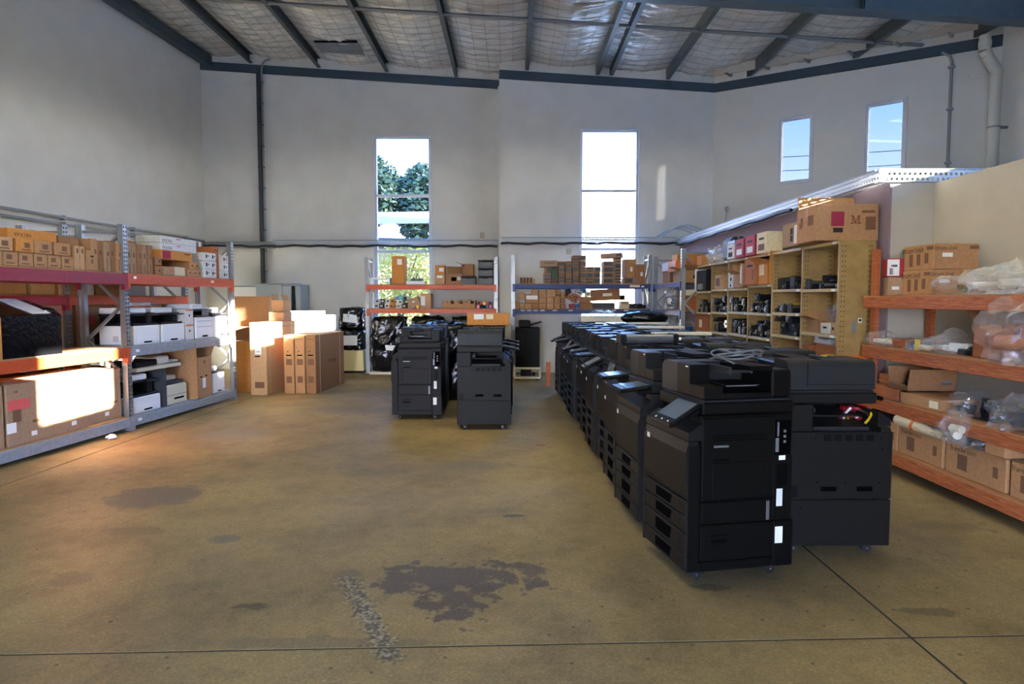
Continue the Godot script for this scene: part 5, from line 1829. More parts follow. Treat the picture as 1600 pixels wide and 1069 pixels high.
	open_carton("big open brown carton with taped label among the printers", LP(1.62, 0.169, 0.25), Vector3(0.46, 0.58, 0.5), {"turn": LTURN + 0.1, "m": "card", "flaps": [0, 100, 95, 130], "marks": [["f", -0.05, 0.36, 0.1, 0.14, "paper", "shipping_label"], ["f", -0.25, 0.52, 0.06, 0.02, "painted_slot", "painted_hand_hole"], ["f", 0.1, 0.53, 0.06, 0.02, "painted_slot", "painted_hand_hole"], ["f", 0.0, 0.88, 0.05, 0.05, "ink_soft"]]})
	desk_printer("small white printer with black top at the far end of the bottom deck", LP(2.12, 0.169, 0.25), LTURN, Vector3(0.34, 0.4, 0.4), 0.75)
	lc("cream carton on the back rack catching the sun behind the printers", 2.2, 0.5, 0.62 + 0.2, Vector3(0.6, 0.36, 0.4), {"m": "card_cream"})


# ---------------------------------------------------------------- goods in the corner by the rack's end
func corner_goods() -> void:
	var tn := -0.085
	# tall narrow carton and the three flat ones, standing on edge
	carton("tall pale carton with a hand hole standing at the rack's end", Vector3(-4.13, 0, -11.62), Vector3(0.28, 1.2, 1.18), {"m": "card_pale", "turn": tn, "marks": [["f", 0.0, 0.62, 0.11, 0.14, "paper", "shipping_label"], ["f", -0.05, 0.535, 0.09, 0.02, "painted_slot", "painted_hand_hole"], ["f", 0.05, 0.14, 0.16, 0.1, "ink_soft"], ["f", 0.0, 0.6, 0.06, 0.012, "ink"], ["r", -0.38, 0.5, 0.02, 1.15, "strap_yellow", "strap"], ["r", 0.36, 0.5, 0.02, 1.15, "strap_yellow", "strap"], ["r", 0, 0.93, 1.1, 0.008, "ink_soft"], ["t", 0.0, 0.12, 0.28, 0.02, "strap_yellow", "strap"], ["f", 0.0, 0.88, 0.14, 0.012, "ink_soft"]]})
	for k in 3:
		carton("long brown carton on edge in the corner, %s" % ["next to the tall pale one", "middle of three", "showing its broad strapped side"][k], Vector3(-3.68 + k * 0.183, 0, -11.93), Vector3(0.172, 0.985, 1.42), {"m": "card" if k < 2 else "card_dark", "turn": tn, "group": "long cartons on edge",
			"marks": [["f", 0, 0.655, 0.09, 0.022, "painted_slot", "painted_hand_hole"], ["f", 0, 0.24, 0.09, 0.11, "ink_soft"], ["f", 0.02, 0.54, 0.1, 0.1, "ink_soft"], ["f", -0.1, 0.72, 0.03, 0.012, "ink"], ["r", -0.36, 0.5, 0.016, 0.98, "strap_white", "strap"], ["r", 0.34, 0.5, 0.016, 0.98, "strap_white", "strap"], ["t", 0, 0.14, 0.17, 0.016, "strap_white", "strap"], ["t", 0, 0.84, 0.17, 0.016, "strap_white", "strap"], ["f", 0, 0.93, 0.12, 0.012, "ink_soft"]],
			"text": [["r", 0.05, 0.5, 0.09, "KYOCERA", "ink"]]})
	carton("orange-brown carton squeezed behind the rack's end upright", Vector3(-4.58, 0, -11.75), Vector3(0.3, 0.86, 0.7), {"m": "card_orange", "turn": tn})
	carton("brown carton lying on the squeezed one beside the tall pale carton", Vector3(-4.72, 0.862, -12.0), Vector3(0.6, 0.24, 0.5), {"m": "card_dark", "turn": tn})
	carton("wide carton with a sunlit face stacked highest in the corner", Vector3(-4.67, 1.104, -12.2), Vector3(0.72, 0.53, 0.4), {"m": "card", "turn": tn})
	carton("small tan carton perched on the tall pale carton", Vector3(-4.1, 1.202, -11.9), Vector3(0.27, 0.16, 0.35), {"m": "card_grey", "turn": tn})
	open_carton("small open carton on top of the small tan carton", Vector3(-4.1, 1.364, -11.95), Vector3(0.22, 0.2, 0.3), {"m": "card_pale", "turn": tn, "flaps": [0, 0, 90, 60]})
	carton("white carton glaring in the sun behind the long cartons", Vector3(-3.93, 0, -12.95), Vector3(0.5, 1.36, 0.5), {"m": "card_white", "turn": tn})
	carton("second white carton beside the glaring one, a little lower", Vector3(-3.56, 0, -13.1), Vector3(0.2, 1.28, 0.5), {"m": "card_white", "turn": tn})
	# grey cabinet with its door ajar
	var cb := thing("steel_cabinet", "grey steel cabinet with one door ajar against the back wall", "cabinet", Vector3(-5.0, 0, -14.75))
	var s := S()
	bb(s, Vector3(-0.5, 0, -0.3), Vector3(0.06, 1.9, 0.28), 0.006)
	bb(s, Vector3(0.06, 0, -0.3), Vector3(0.46, 1.9, -0.27), 0.003)
	bb(s, Vector3(0.43, 0, -0.27), Vector3(0.46, 1.9, 0.28), 0.003)
	bb(s, Vector3(0.06, 1.87, -0.27), Vector3(0.43, 1.9, 0.28), 0.003)
	obj("carcass", s, "cabinet_grey", cb)
	var d := S()
	bb(d, Vector3(0, 0.05, 0), Vector3(0.2, 1.86, 0.02), 0.004)
	obj("door", d, "cabinet_grey", cb, Vector3(0.07, 0, 0.29))
	var d2 := S()
	bb(d2, Vector3(0, 0.05, 0), Vector3(0.1, 1.86, 0.02), 0.004)
	obj("door", d2, "cabinet_grey", cb, Vector3(0.36, 0, 0.29))
	var ds := S()
	cyl(ds, Vector3(-4.95, 1.905, -14.7), Vector3(-4.95, 1.93, -14.7), 0.34, 0.36, 28)
	tag(obj("round_tray", ds, "galv_dull"), "round metal tray lying on top of the grey steel cabinet", "tray")
	var wb := thing("whiteboard", "pale whiteboard leaning in the corner behind the rack", "whiteboard", Vector3(-5.75, 0, -14.9), 0.1)
	var w1 := S()
	bb(w1, Vector3(-0.5, 0.5, -0.02), Vector3(0.42, 1.86, 0.0), 0.004)
	obj("panel", w1, "plastic_white", wb)
	var w2 := S()
	for x in [-0.5, 0.42]:
		bb(w2, Vector3(x - 0.02, 0.0, -0.03), Vector3(x + 0.02, 1.88, 0.012), 0.003)
	for y in [0.49, 1.87]:
		bb(w2, Vector3(-0.5, y - 0.015, -0.03), Vector3(0.42, y + 0.015, 0.012), 0.003)
	obj("frame", w2, "galv_dull", wb)
	# cream cabinet carrying two film-wrapped printers
	var cc := thing("cream_cabinet", "low cream steel cabinet under two film-wrapped printers", "cabinet", Vector3(-3.45, 0, -14.62))
	var c1 := S()
	bb(c1, Vector3(-0.27, 0.05, -0.27), Vector3(0.27, 0.49, 0.27), 0.008)
	obj("body", c1, "cream_metal", cc)
	var c2 := S()
	bb(c2, Vector3(-0.25, 0.0, -0.25), Vector3(0.25, 0.05, 0.25))
	obj("plinth", c2, "plastic_black", cc)
	for k in 2:
		var wr := thing("wrapped_printer", "black film-wrapped printer with white sheet on the cream cabinet, %s one" % ["lower", "upper"][k], "wrapped printer", Vector3(-3.45, 0.49 + 0.455 * k, -14.62), 0.0, "wrapped printers on the cream cabinet")
		obj("film_wrap", lump(Vector3(0, 0.225, 0), Vector3(0.25, 0.225, 0.25), 0.035, 5.0, 95 + k, 0.88, 44, 30), "wrap", wr)
		var sh := S()
		if k == 0:
			bb(sh, Vector3(-0.17, 0.11, 0.272), Vector3(0.14, 0.32, 0.275))
		else:
			prism(sh, [Vector2(-0.17, 0.16), Vector2(0.16, 0.13), Vector2(0.13, 0.3), Vector2(-0.15, 0.33)], 0.272, 0.276)
		obj("taped_sheet", sh, "paper", wr)

# ---------------------------------------------------------------- racks along the back wall
func pc(label: String, b: Array, z: float, depth: float, opt := {}) -> Node3D:    # b: centre x, base y, width, height; z of the front
	return carton(label, Vector3(b[0], b[1], z - depth / 2), Vector3(b[2], b[3], depth), opt)

func crate(label: String, at: Vector3, s: Vector3) -> void:
	var t := thing("storage_crate", label, "crate", at, 0.0, "grey storage crates")
	var st := S()
	bb(st, Vector3(-s.x / 2, 0, -s.z / 2), Vector3(s.x / 2, 0.01, s.z / 2))
	for sg in [-1.0, 1.0]:
		bb(st, Vector3(sg * s.x / 2, 0, -s.z / 2), Vector3(sg * (s.x / 2 - 0.008), s.y, s.z / 2), 0.002)
	bb(st, Vector3(-s.x / 2, 0, -s.z / 2), Vector3(s.x / 2, s.y, -s.z / 2 + 0.008), 0.002)
	bb(st, Vector3(-s.x / 2, 0, s.z / 2 - 0.008), Vector3(s.x / 2, s.y * 0.75, s.z / 2), 0.002)
	obj("body", st, "crate_grey", t)
	var r := S()
	for z in [-s.z / 2, s.z / 2]:
		bb(r, Vector3(-s.x / 2 - 0.01, s.y * 0.88, z - 0.012), Vector3(s.x / 2 + 0.01, s.y, z + 0.012), 0.003)
	bb(r, Vector3(-s.x * 0.18, s.y * 0.72, s.z / 2), Vector3(s.x * 0.18, s.y * 0.9, s.z / 2 + 0.016), 0.004)
	obj("rim", r, "plastic_black", t)

func small_pile(label: String, at: Vector3, n: int, spread: Vector3, mats: Array, sd: int, sz: Vector3, noun: String, group: String) -> void:
	var rg := RandomNumberGenerator.new()
	rg.seed = sd
	for k in n:
		var c := at + Vector3((float(k % 4) - 1.5) / 4.0 * spread.x * 1.6, (k / 4) * sz.y * 1.02, rg.randf_range(-0.5, 0.5) * spread.z)
		carton(label % ORD[k % 13], c, sz * Vector3(rg.randf_range(0.85, 1.1), 1.0, rg.randf_range(0.85, 1.1)), {"m": mats[k % mats.size()], "turn": rg.randf_range(-0.3, 0.3), "group": group, "called": noun,
			"marks": [["f", 0.0, 0.5, sz.x * 0.5, sz.y * 0.35, "ink" if mats[k % mats.size()] != "card_black" else "paper"]]})

func back_racks() -> void:
	var zo := -14.3
	var ra := rack("orange-beamed galvanised rack in front of the tree-filled window", Vector3(-3.08, 0, zo), 0.0, [0.0, 2.74], [[0.0, 2.74, [[1.885, "orange", "chip", 0.085], [1.375, "orange", "chip", 0.085]]]], 2.48, 0.6)
	var y1 := 1.901
	var y2 := 1.391
	# upper orange deck
	var br := thing("white_bracket", "white bridge-shaped plastic frame at the end of the upper orange shelf", "frame", Vector3(-2.81, y1, zo - 0.15))
	var s := S()
	bb(s, Vector3(-0.22, 0.1, -0.12), Vector3(0.22, 0.14, 0.12), 0.006)
	obj("top_bar", s, "plastic_white", br)
	for x in [-0.2, 0.2]:
		var l := S()
		bb(l, Vector3(x - 0.02, 0, -0.12), Vector3(x + 0.02, 0.1, 0.12), 0.004)
		obj("leg", l, "plastic_white", br)
	pc("tall orange carton with a square white label before the window", [-2.424, 1.901, 0.280, 0.599], zo - 0.1, 0.3, {"m": "card_orange", "marks": [["f", 0.1, 0.8, 0.1, 0.12, "paper", "shipping_label"]]})
	var tr := thing("parts_tray", "white tray holding small grey parts on the upper orange shelf", "tray", Vector3(-2.05, y1, zo - 0.2))
	var t1 := S()
	bb(t1, Vector3(-0.2, 0, -0.15), Vector3(0.2, 0.07, 0.15), 0.006)
	obj("tray_body", t1, "plastic_white", tr)
	var t2 := S()
	for k in 5:
		bx(t2, Vector3(-0.1 + 0.055 * k, 0.1, 0.05 * sin(k * 2.0)), Vector3(0.05, 0.06 + 0.02 * (k % 2), 0.06), 0.008)
	obj("small_parts", t2, "plastic_grey", tr)
	pc("small carton at the bottom of a pair beside the open carton", [-1.538, 1.901, 0.213, 0.214], zo - 0.05, 0.35, {"m": "card_pale", "marks": [["f", 0, 0.75, 0.12, 0.05, "paper", "shipping_label"]]})
	pc("small carton with white label, upper of the pair by the open carton", [-1.532, 2.117, 0.197, 0.189], zo - 0.05, 0.33, {"m": "card_orange", "marks": [["f", 0.15, 0.5, 0.1, 0.08, "paper", "shipping_label"]]})
	open_carton("open carton with a dark hand hole on the upper orange shelf", Vector3(-1.24, y1, zo - 0.25), Vector3(0.36, 0.22, 0.36), {"m": "card", "flaps": [200, 95, 0, 95], "marks": [["f", 0.0, 0.5, 0.11, 0.08, "painted_slot", "painted_hand_hole"], ["f", 0.33, 0.6, 0.09, 0.09, "paper", "shipping_label"]]})
	for k in 3:
		crate("grey storage crate, %s of the stack of three by the upright" % ["bottom", "middle", "top"][k], Vector3(-0.56, y1 + 0.172 * k, zo - 0.25), Vector3(0.31, 0.17, 0.4))
	crate("grey storage crate under the leaning carton", Vector3(-0.93, y1, zo - 0.25), Vector3(0.31, 0.17, 0.4))
	open_carton("open carton leaning on top of a grey crate", Vector3(-0.95, y1 + 0.175, zo - 0.25), Vector3(0.26, 0.26, 0.3), {"m": "card_dark", "flaps": [0, 0, 160, 0], "marks": [["f", -0.3, 0.85, 0.03, 0.03, "painted_slot", "painted_hand_hole"]]})
	# lower orange deck
	small_pile("small printed toner box heaped on the lower orange shelf, %s from the upright", Vector3(-2.74, y2, zo - 0.25), 8, Vector3(0.29, 0, 0.2), ["card_white", "card_black", "card_white", "card_orange"], 3, Vector3(0.1, 0.1, 0.12), "toner_box", "heap of toner boxes")
	small_pile("small white printed box stacked beside the tilted carton, %s from the heap", Vector3(-2.36, y2, zo - 0.25), 8, Vector3(0.28, 0, 0.15), ["card_white", "card_white", "card_black", "card_white"], 5, Vector3(0.1, 0.09, 0.13), "ink_box", "white printed boxes")
	carton("brown carton tipped on its corner among the toner boxes", Vector3(-2.06, y2 + 0.02, zo - 0.2), Vector3(0.24, 0.21, 0.28), {"m": "card_grey", "tilt": 0.35, "marks": [["f", 0, 0.6, 0.06, 0.03, "paper"]]})
	pc("upright brown carton with a tall white label on the lower orange shelf", [-1.849, 1.391, 0.232, 0.320], zo - 0.12, 0.3, {"m": "card_pale", "marks": [["f", -0.25, 0.5, 0.09, 0.2, "paper", "shipping_label"]]})
	open_carton("long low open carton full of black parts on the lower orange shelf", Vector3(-1.13, y2, zo - 0.2), Vector3(0.7, 0.17, 0.36), {"m": "card", "flaps": [0, 0, 0, 0]})
	for k in 6:
		spare("developer_unit" if k % 2 else "drum_cartridge", "black cartridge poking from the long low carton, %s from the white-label carton" % ORD[k], Vector3(-1.38 + 0.1 * k, y2 + 0.10, zo - 0.18), PI / 2 + 0.1 * (k % 3), "cartridges in the long carton", 0.75)
	var cm := ["plastic_pink", "plastic_red", "plastic_black", "plastic_yellow", "plastic_blue", "plastic_red", "plastic_pink", "plastic_blue", "plastic_yellow", "plastic_black"]
	for k in 10:
		var o := spare("toner_bottle", "%s toner bottle in the coloured heap by the upright, %s from the long carton" % [cm[k].trim_prefix("plastic_"), ORD[k]], Vector3(-0.72 + 0.043 * k, y2 + (0.0 if k % 2 == 0 else 0.07) + (0.07 if k > 7 else 0.0), zo - 0.2), PI / 2 + 0.15 * sin(k * 2.1), "coloured toner bottles")
		for c in o.get_children():
			c.material_override = M[cm[k]]
	for k in 4:
		var o := spare("toner_bottle", "%s toner bottle lying by the tipped carton" % ["yellow", "blue", "green-blue", "black"][k], Vector3(-1.99 if k == 0 else -2.54 + 0.085 * k, y2 + (0.185 if k > 0 else 0.0), zo - 0.02 - 0.22 * float(k > 0)), PI / 2, "toner bottles by the tipped carton")
		for c in o.get_children():
			c.material_override = M[["plastic_yellow", "plastic_blue", "plastic_teal", "plastic_black"][k]]
	# under the orange rack: film-wrapped machines
	for k in 3:
		var w := thing("wrapped_copier", "bulky copier in black film under the orange rack, %s" % ["next to its slotted upright", "second from its slotted upright", "third from its slotted upright"][k], "wrapped copier", Vector3(-2.62 + k * 0.83, 0.045, zo + [0.02, -0.1, -0.2][k] - 0.1), 0.0, "film-wrapped copiers")
		obj("film_wrap", lump(Vector3(0, 0.58, 0), Vector3(0.34, 0.58, 0.28), 0.06, 3.5, 101 + k, 0.85, 44, 34), "wrap", w)
		var p := S()
		bb(p, Vector3(-0.38, -0.045, -0.3), Vector3(0.38, 0.01, 0.3), 0.004)
		obj("skid", p, "plastic_cream", w)
		if k == 0:
			var sh := S()
			prism(sh, [Vector2(-0.02, 0.47), Vector2(0.2, 0.46), Vector2(0.24, 0.57), Vector2(-0.04, 0.58)], 0.325, 0.345)
			obj("taped_sheet", sh, "paper", w)
	# film-wrapped machine between the lone copier and the rack
	var wm := thing("wrapped_copier", "film-wrapped copier standing behind the lone copier with latch bars", "wrapped copier", Vector3(-1.0, 0, -10.75), 0.1, "film-wrapped copiers")
	obj("film_wrap", lump(Vector3(0, 0.6, 0), Vector3(0.42, 0.6, 0.36), 0.06, 3.5, 111, 0.85, 44, 34), "wrap", wm)

	# ---------------- blue rack
	var zb := -13.68
	var rb := rack("blue-beamed galvanised rack below the white window", Vector3(0.02, 0, zb), 0.0, [0.0, 2.78], [[0.0, 2.78, [[1.885, "bluebeam", "chip", 0.085], [1.375, "bluebeam", "chip", 0.085]]]], 2.48, 0.6)
	for x in [0.2, 0.33, 0.46, 0.6, 0.85, 1.17, 1.75, 2.05, 2.3]:
		beam_tag(rb, x, 1.355, 0.09, 0.022)
	beam_tag(rb, 2.47, 1.85, 0.2, 0.045, "paper_cream")
	beam_tag(rb, 2.63, 1.84, 0.06, 0.03)
	for k in 4:
		pc("slim dark-ended carton standing by the blue rack's upright, %s of four" % ORD[k], [0.19 + 0.066 * k, y1, 0.058, 0.13], zb - 0.1, 0.25, {"m": "card", "group": "slim dark-ended cartons", "marks": [["f", 0, 0.5, 0.03, 0.1, "ink"]]})
	pc("pale squat carton beside the slim dark-ended ones", [0.395, 1.901, 0.143, 0.104], zb - 0.1, 0.25, {"m": "card_pale"})
	# the stack of dark-ended cartons: columns of rows
	var cols := [[0.723, 1.901, 0.149, 0.225], [0.870, 1.901, 0.136, 0.104], [1.012, 1.901, 0.129, 0.458], [1.155, 1.901, 0.132, 0.458], [1.299, 1.901, 0.135, 0.579], [1.445, 1.901, 0.128, 0.579], [1.594, 1.901, 0.132, 0.347], [1.742, 1.901, 0.132, 0.347], [1.964, 1.901, 0.211, 0.458], [2.160, 1.901, 0.142, 0.542]]
	var rows := [[1, 1, 2], [1, 1], [2, 1, 1, 2, 2], [1, 1, 1, 1, 2, 1, 1], [2, 1, 1, 2, 1, 1, 1, 1], [1, 1, 2, 1, 1, 2, 2], [1, 1, 2, 1, 1], [2, 2, 2], [2, 2, 2, 2], [1, 1, 1, 1, 1, 2, 1, 1]]
	for c in cols.size():
		var b: Array = cols[c]
		var units := 0
		for n in rows[c]:
			units += n
		var uh: float = b[3] / units
		var y := y1
		for r in rows[c].size():
			var h: float = uh * rows[c][r]
			pc("dark-ended carton, column %s from the upright, layer %s, upper blue shelf" % [ORD[c], ["one", "two", "three", "four", "five", "six", "seven", "eight"][r]], [b[0], y, b[2] - 0.006, h - 0.003], zb - 0.06 - 0.01 * ((c + r) % 3), 0.34, {"m": ["card", "card_dark", "card"][(c + r) % 3], "group": "dark-ended cartons on the upper blue shelf",
				"marks": [["f", 0, 0.5, b[2] * 0.82, h * (0.66 if rows[c][r] == 2 else 0.5), "dark_grey", "end_print"]]})
			y += h
	pc("flat carton lying across the near columns of the dark-ended stack", [0.754, 2.242, 0.351, 0.130], zb - 0.08, 0.34, {"m": "card_grey", "marks": [["f", 0, 0.6, 0.2, 0.02, "ink_soft"]]})
	pc("dark green carton in the gap below the flat carton", [0.871, 2.005, 0.127, 0.230], zb - 0.2, 0.3, {"m": "card_green"})
	pc("small carton under the flat one at the stack's end", [0.737, 2.130, 0.124, 0.105], zb - 0.1, 0.3, {"m": "card_dark", "marks": [["f", 0.1, 0.5, 0.08, 0.07, "dark_grey", "end_print"]]})
	var tc := pc("long carton lying askew on the tallest dark-ended column", [2.053, 2.447, 0.430, 0.095], zb - 0.05, 0.34, {"m": "card_grey", "tilt": 0.05, "turn": -0.25, "marks": [["f", 0.37, 0.5, 0.1, 0.05, "dark_grey", "end_print"]]})
	tc.position.y -= 0.022
	pc("tall brown carton with a white label leaning beside the dark-ended stack", [2.409, 2.024, 0.205, 0.382], zb - 0.12, 0.3, {"m": "card", "turn": 0.15, "marks": [["f", 0.05, 0.45, 0.05, 0.09, "paper", "shipping_label"]]})
	pc("low dark carton under the leaning tall one", [2.387, 1.901, 0.214, 0.117], zb - 0.1, 0.3, {"m": "card_dark", "marks": [["f", 0, 0.5, 0.14, 0.08, "dark_grey", "end_print"]]})
	pc("tall brown carton with a small label at the blue rack's far upright", [2.628, 1.901, 0.190, 0.393], zb - 0.1, 0.3, {"m": "card_dark", "marks": [["f", 0.1, 0.5, 0.05, 0.08, "paper", "shipping_label"]]})
	# lower blue deck
	var small := [[0.109, 1.391, 0.084, 0.156], [0.200, 1.391, 0.090, 0.114], [0.322, 1.391, 0.133, 0.109], [0.466, 1.391, 0.130, 0.114], [0.621, 1.391, 0.150, 0.109], [0.777, 1.391, 0.138, 0.109], [0.919, 1.391, 0.126, 0.109], [1.047, 1.391, 0.106, 0.099], [0.621, 1.505, 0.142, 0.117], [0.776, 1.505, 0.139, 0.117], [0.918, 1.505, 0.125, 0.135], [1.040, 1.496, 0.093, 0.111], [0.619, 1.631, 0.139, 0.131], [0.799, 1.631, 0.185, 0.159], [0.945, 1.706, 0.086, 0.084], [0.949, 1.644, 0.094, 0.056], [1.038, 1.612, 0.084, 0.113], [0.196, 1.580, 0.128, 0.135], [0.466, 1.678, 0.129, 0.103]]
	for k in small.size():
		var b: Array = small[k]
		pc("small plain carton on the lower blue shelf, number %s along the %s layer" % [ORD[k % 8 if k < 8 else (k - 8) % 11], "bottom" if k < 8 else "upper"], [b[0], maxf(b[1], y2), b[2] - 0.004, b[3] - 0.003], zb - 0.05, 0.3, {"m": ["card", "card_pale", "card", "card_dark"][k % 4], "group": "small plain cartons on the lower blue shelf", "marks": [["f", 0, 0.35, 0.06, 0.008, "ink_soft"]]})
	pc("carton with a broad white label on the lower blue shelf", [0.403, 1.509, 0.255, 0.176], zb - 0.03, 0.3, {"m": "card", "marks": [["f", 0, 0.62, 0.23, 0.08, "paper", "shipping_label"]]})
	var jum := [["brown", "card", 690, 590, -0.5], ["brown", "card", 745, 625, -0.4], ["blue", "card_blue", 865, 525, 0.3], ["white", "card_white", 790, 545, -0.4], ["cream", "card_cream", 900, 560, 0.05], ["red", "card_red", 665, 575, 0.1], ["rust", "card_rust", 750, 590, -0.35], ["black", "card_black", 690, 530, 0.2], ["pink", "plastic_red", 735, 700, 0.2], ["teal", "plastic_blue", 790, 700, 0.1]]
	for k in jum.size():
		var jm: Array = jum[k]
		var w := 0.15 if k in [3, 6] else 0.11
		carton("%s box in the jumble on the lower blue shelf, %s in from the plain cartons" % [jm[0], ORD[k]], Vector3(0.02 + (jm[2] - 75.0) * 0.001868, maxf(y2 + (720.0 - jm[3]) * 0.001868 - 0.05, y2), zb - 0.2 - 0.05 * (k % 3)), Vector3(w, 0.1, 0.2), {"m": jm[1], "tilt": jm[4], "group": "jumbled boxes", "marks": [["f", 0, 0.5, w * 0.5, 0.02, "ink"]]})
	open_carton("open brown carton holding papers on the lower blue shelf", Vector3(1.52, y2, zb - 0.2), Vector3(0.25, 0.13, 0.3), {"m": "card", "flaps": [190, 100, 0, 0]})
	pc("long carton lying tilted on a dark box with a central label", [1.930, 1.562, 0.570, 0.228], zb - 0.1, 0.3, {"m": "card_dark", "tilt": 0.05, "marks": [["f", 0.05, 0.5, 0.19, 0.06, "paper", "shipping_label"]]})
	pc("dark grey box under the long tilted carton", [1.878, 1.391, 0.453, 0.118], zb - 0.1, 0.3, {"m": "dark_grey", "called": "dark_box", "cat": "box"})
	pc("white printed box near the far end of the lower blue shelf", [2.306, 1.391, 0.173, 0.152], zb - 0.05, 0.25, {"m": "card_cream", "marks": [["f", 0, 0.8, 0.14, 0.02, "ink"], ["f", 0, 0.6, 0.1, 0.01, "ink_soft"]]})
	spare("gear_drive", "black gear drive on the white printed box", Vector3(2.28, y2 + 0.175, zb - 0.2), 0.4, "", 0.5)
	for k in 3:
		spare("feed_unit", "black feed unit at the far end of the lower blue shelf, %s of three" % ORD[k], Vector3(2.45 + 0.12 * k, y2, zb - 0.25), 0.4 * k, "feed units on the blue rack", 0.5)

	# ---------------- blue side rack against the mauve partition
	var sx := 2.98
	thing_rack(Vector3(sx, 0, -14.2))
	# goods on it, coordinates along the rack from the far end
	var P := func(a: float, y: float, v: float) -> Vector3: return Vector3(sx + v, y, -14.2 + a)
	carton("shallow rust carton with a pale end on the corner rack's top deck", P.call(0.9, 2.12, 0.26), Vector3(0.42, 0.2, 0.7), {"m": "card_rust", "marks": [["l", 0.0, 0.5, 0.66, 0.16, "card_white"]]})
	carton("bright orange carton with punched holes on the corner rack's top deck", P.call(1.55, 2.10, 0.26), Vector3(0.5, 0.19, 0.6), {"m": "plastic_orange", "marks": [["f", -0.3, 0.35, 0.02, 0.02, "painted_slot"], ["f", 0.0, 0.35, 0.02, 0.02, "painted_slot"], ["f", 0.3, 0.35, 0.02, 0.02, "painted_slot"]]})
	carton("brown carton beneath the bright orange one on the corner rack", P.call(0.9, y1, 0.26), Vector3(0.4, 0.215, 0.6), {"m": "card_dark"})
	carton("grey-brown carton supporting the bright orange carton", P.call(1.55, y1, 0.3), Vector3(0.4, 0.195, 0.5), {"m": "card_grey"})
	open_carton("open tan carton at the near end of the corner rack's top deck", P.call(2.05, y1, 0.22), Vector3(0.36, 0.2, 0.4), {"m": "card", "flaps": [150, 110, 160, 100], "marks": [["f", 0.2, 0.4, 0.12, 0.06, "painted_slot", "painted_hand_hole"]]})
	carton("flat orange carton topping the punched orange one on the corner rack", P.call(1.6, 2.292, 0.3), Vector3(0.5, 0.12, 0.4), {"m": "card_orange"})
	bagged("clear bag spilling over the blue beam of the corner rack", P.call(1.45, y2, 0.16), Vector3(0.2, 0.19, 0.32), 121, "plastic_grey", "bags on the corner rack")
	bagged("small clear bag at the back of the corner rack's lower deck", P.call(0.75, y2, 0.2), Vector3(0.14, 0.12, 0.18), 122, "plastic_part", "bags on the corner rack")
	carton("rust carton on the corner rack's lower deck behind the bags", P.call(1.95, y2, 0.28), Vector3(0.34, 0.26, 0.4), {"m": "card_rust"})
	carton("brown carton with a cream strip at the corner rack's near end", P.call(2.06, y2 - 0.0, 0.28) + Vector3(0.35, 0, 0.3) * 0.0 + Vector3(0, 0.262, 0), Vector3(0.34, 0.1, 0.36), {"m": "card_cream"})
	bagged("grey-blue bagged bundle on the floor level of the corner rack", P.call(1.6, 0.9, 0.2), Vector3(0.2, 0.14, 0.35), 123, "plastic_blue", "bags on the corner rack")
	carton("dark box holding up the bundle inside the corner rack", P.call(1.6, 0.0, 0.3), Vector3(0.5, 0.9, 1.2), {"m": "card_black", "called": "dark_box", "cat": "box"})

func thing_rack(at: Vector3) -> Node3D:
	# the rack's front faces -x; its length runs towards the camera
	return rack("blue-beamed rack standing at right angles in the far corner", at, -PI / 2, [0.0, 2.3], [[0.0, 2.3, [[1.885, "bluebeam", "chip", 0.085], [1.375, "bluebeam", "chip", 0.085]]]], 2.48, 0.55)

# ---------------------------------------------------------------- beige steel shelving along the mauve partition
const BX := 3.25      # x of the shelf fronts
const BD := 0.36      # shelf depth

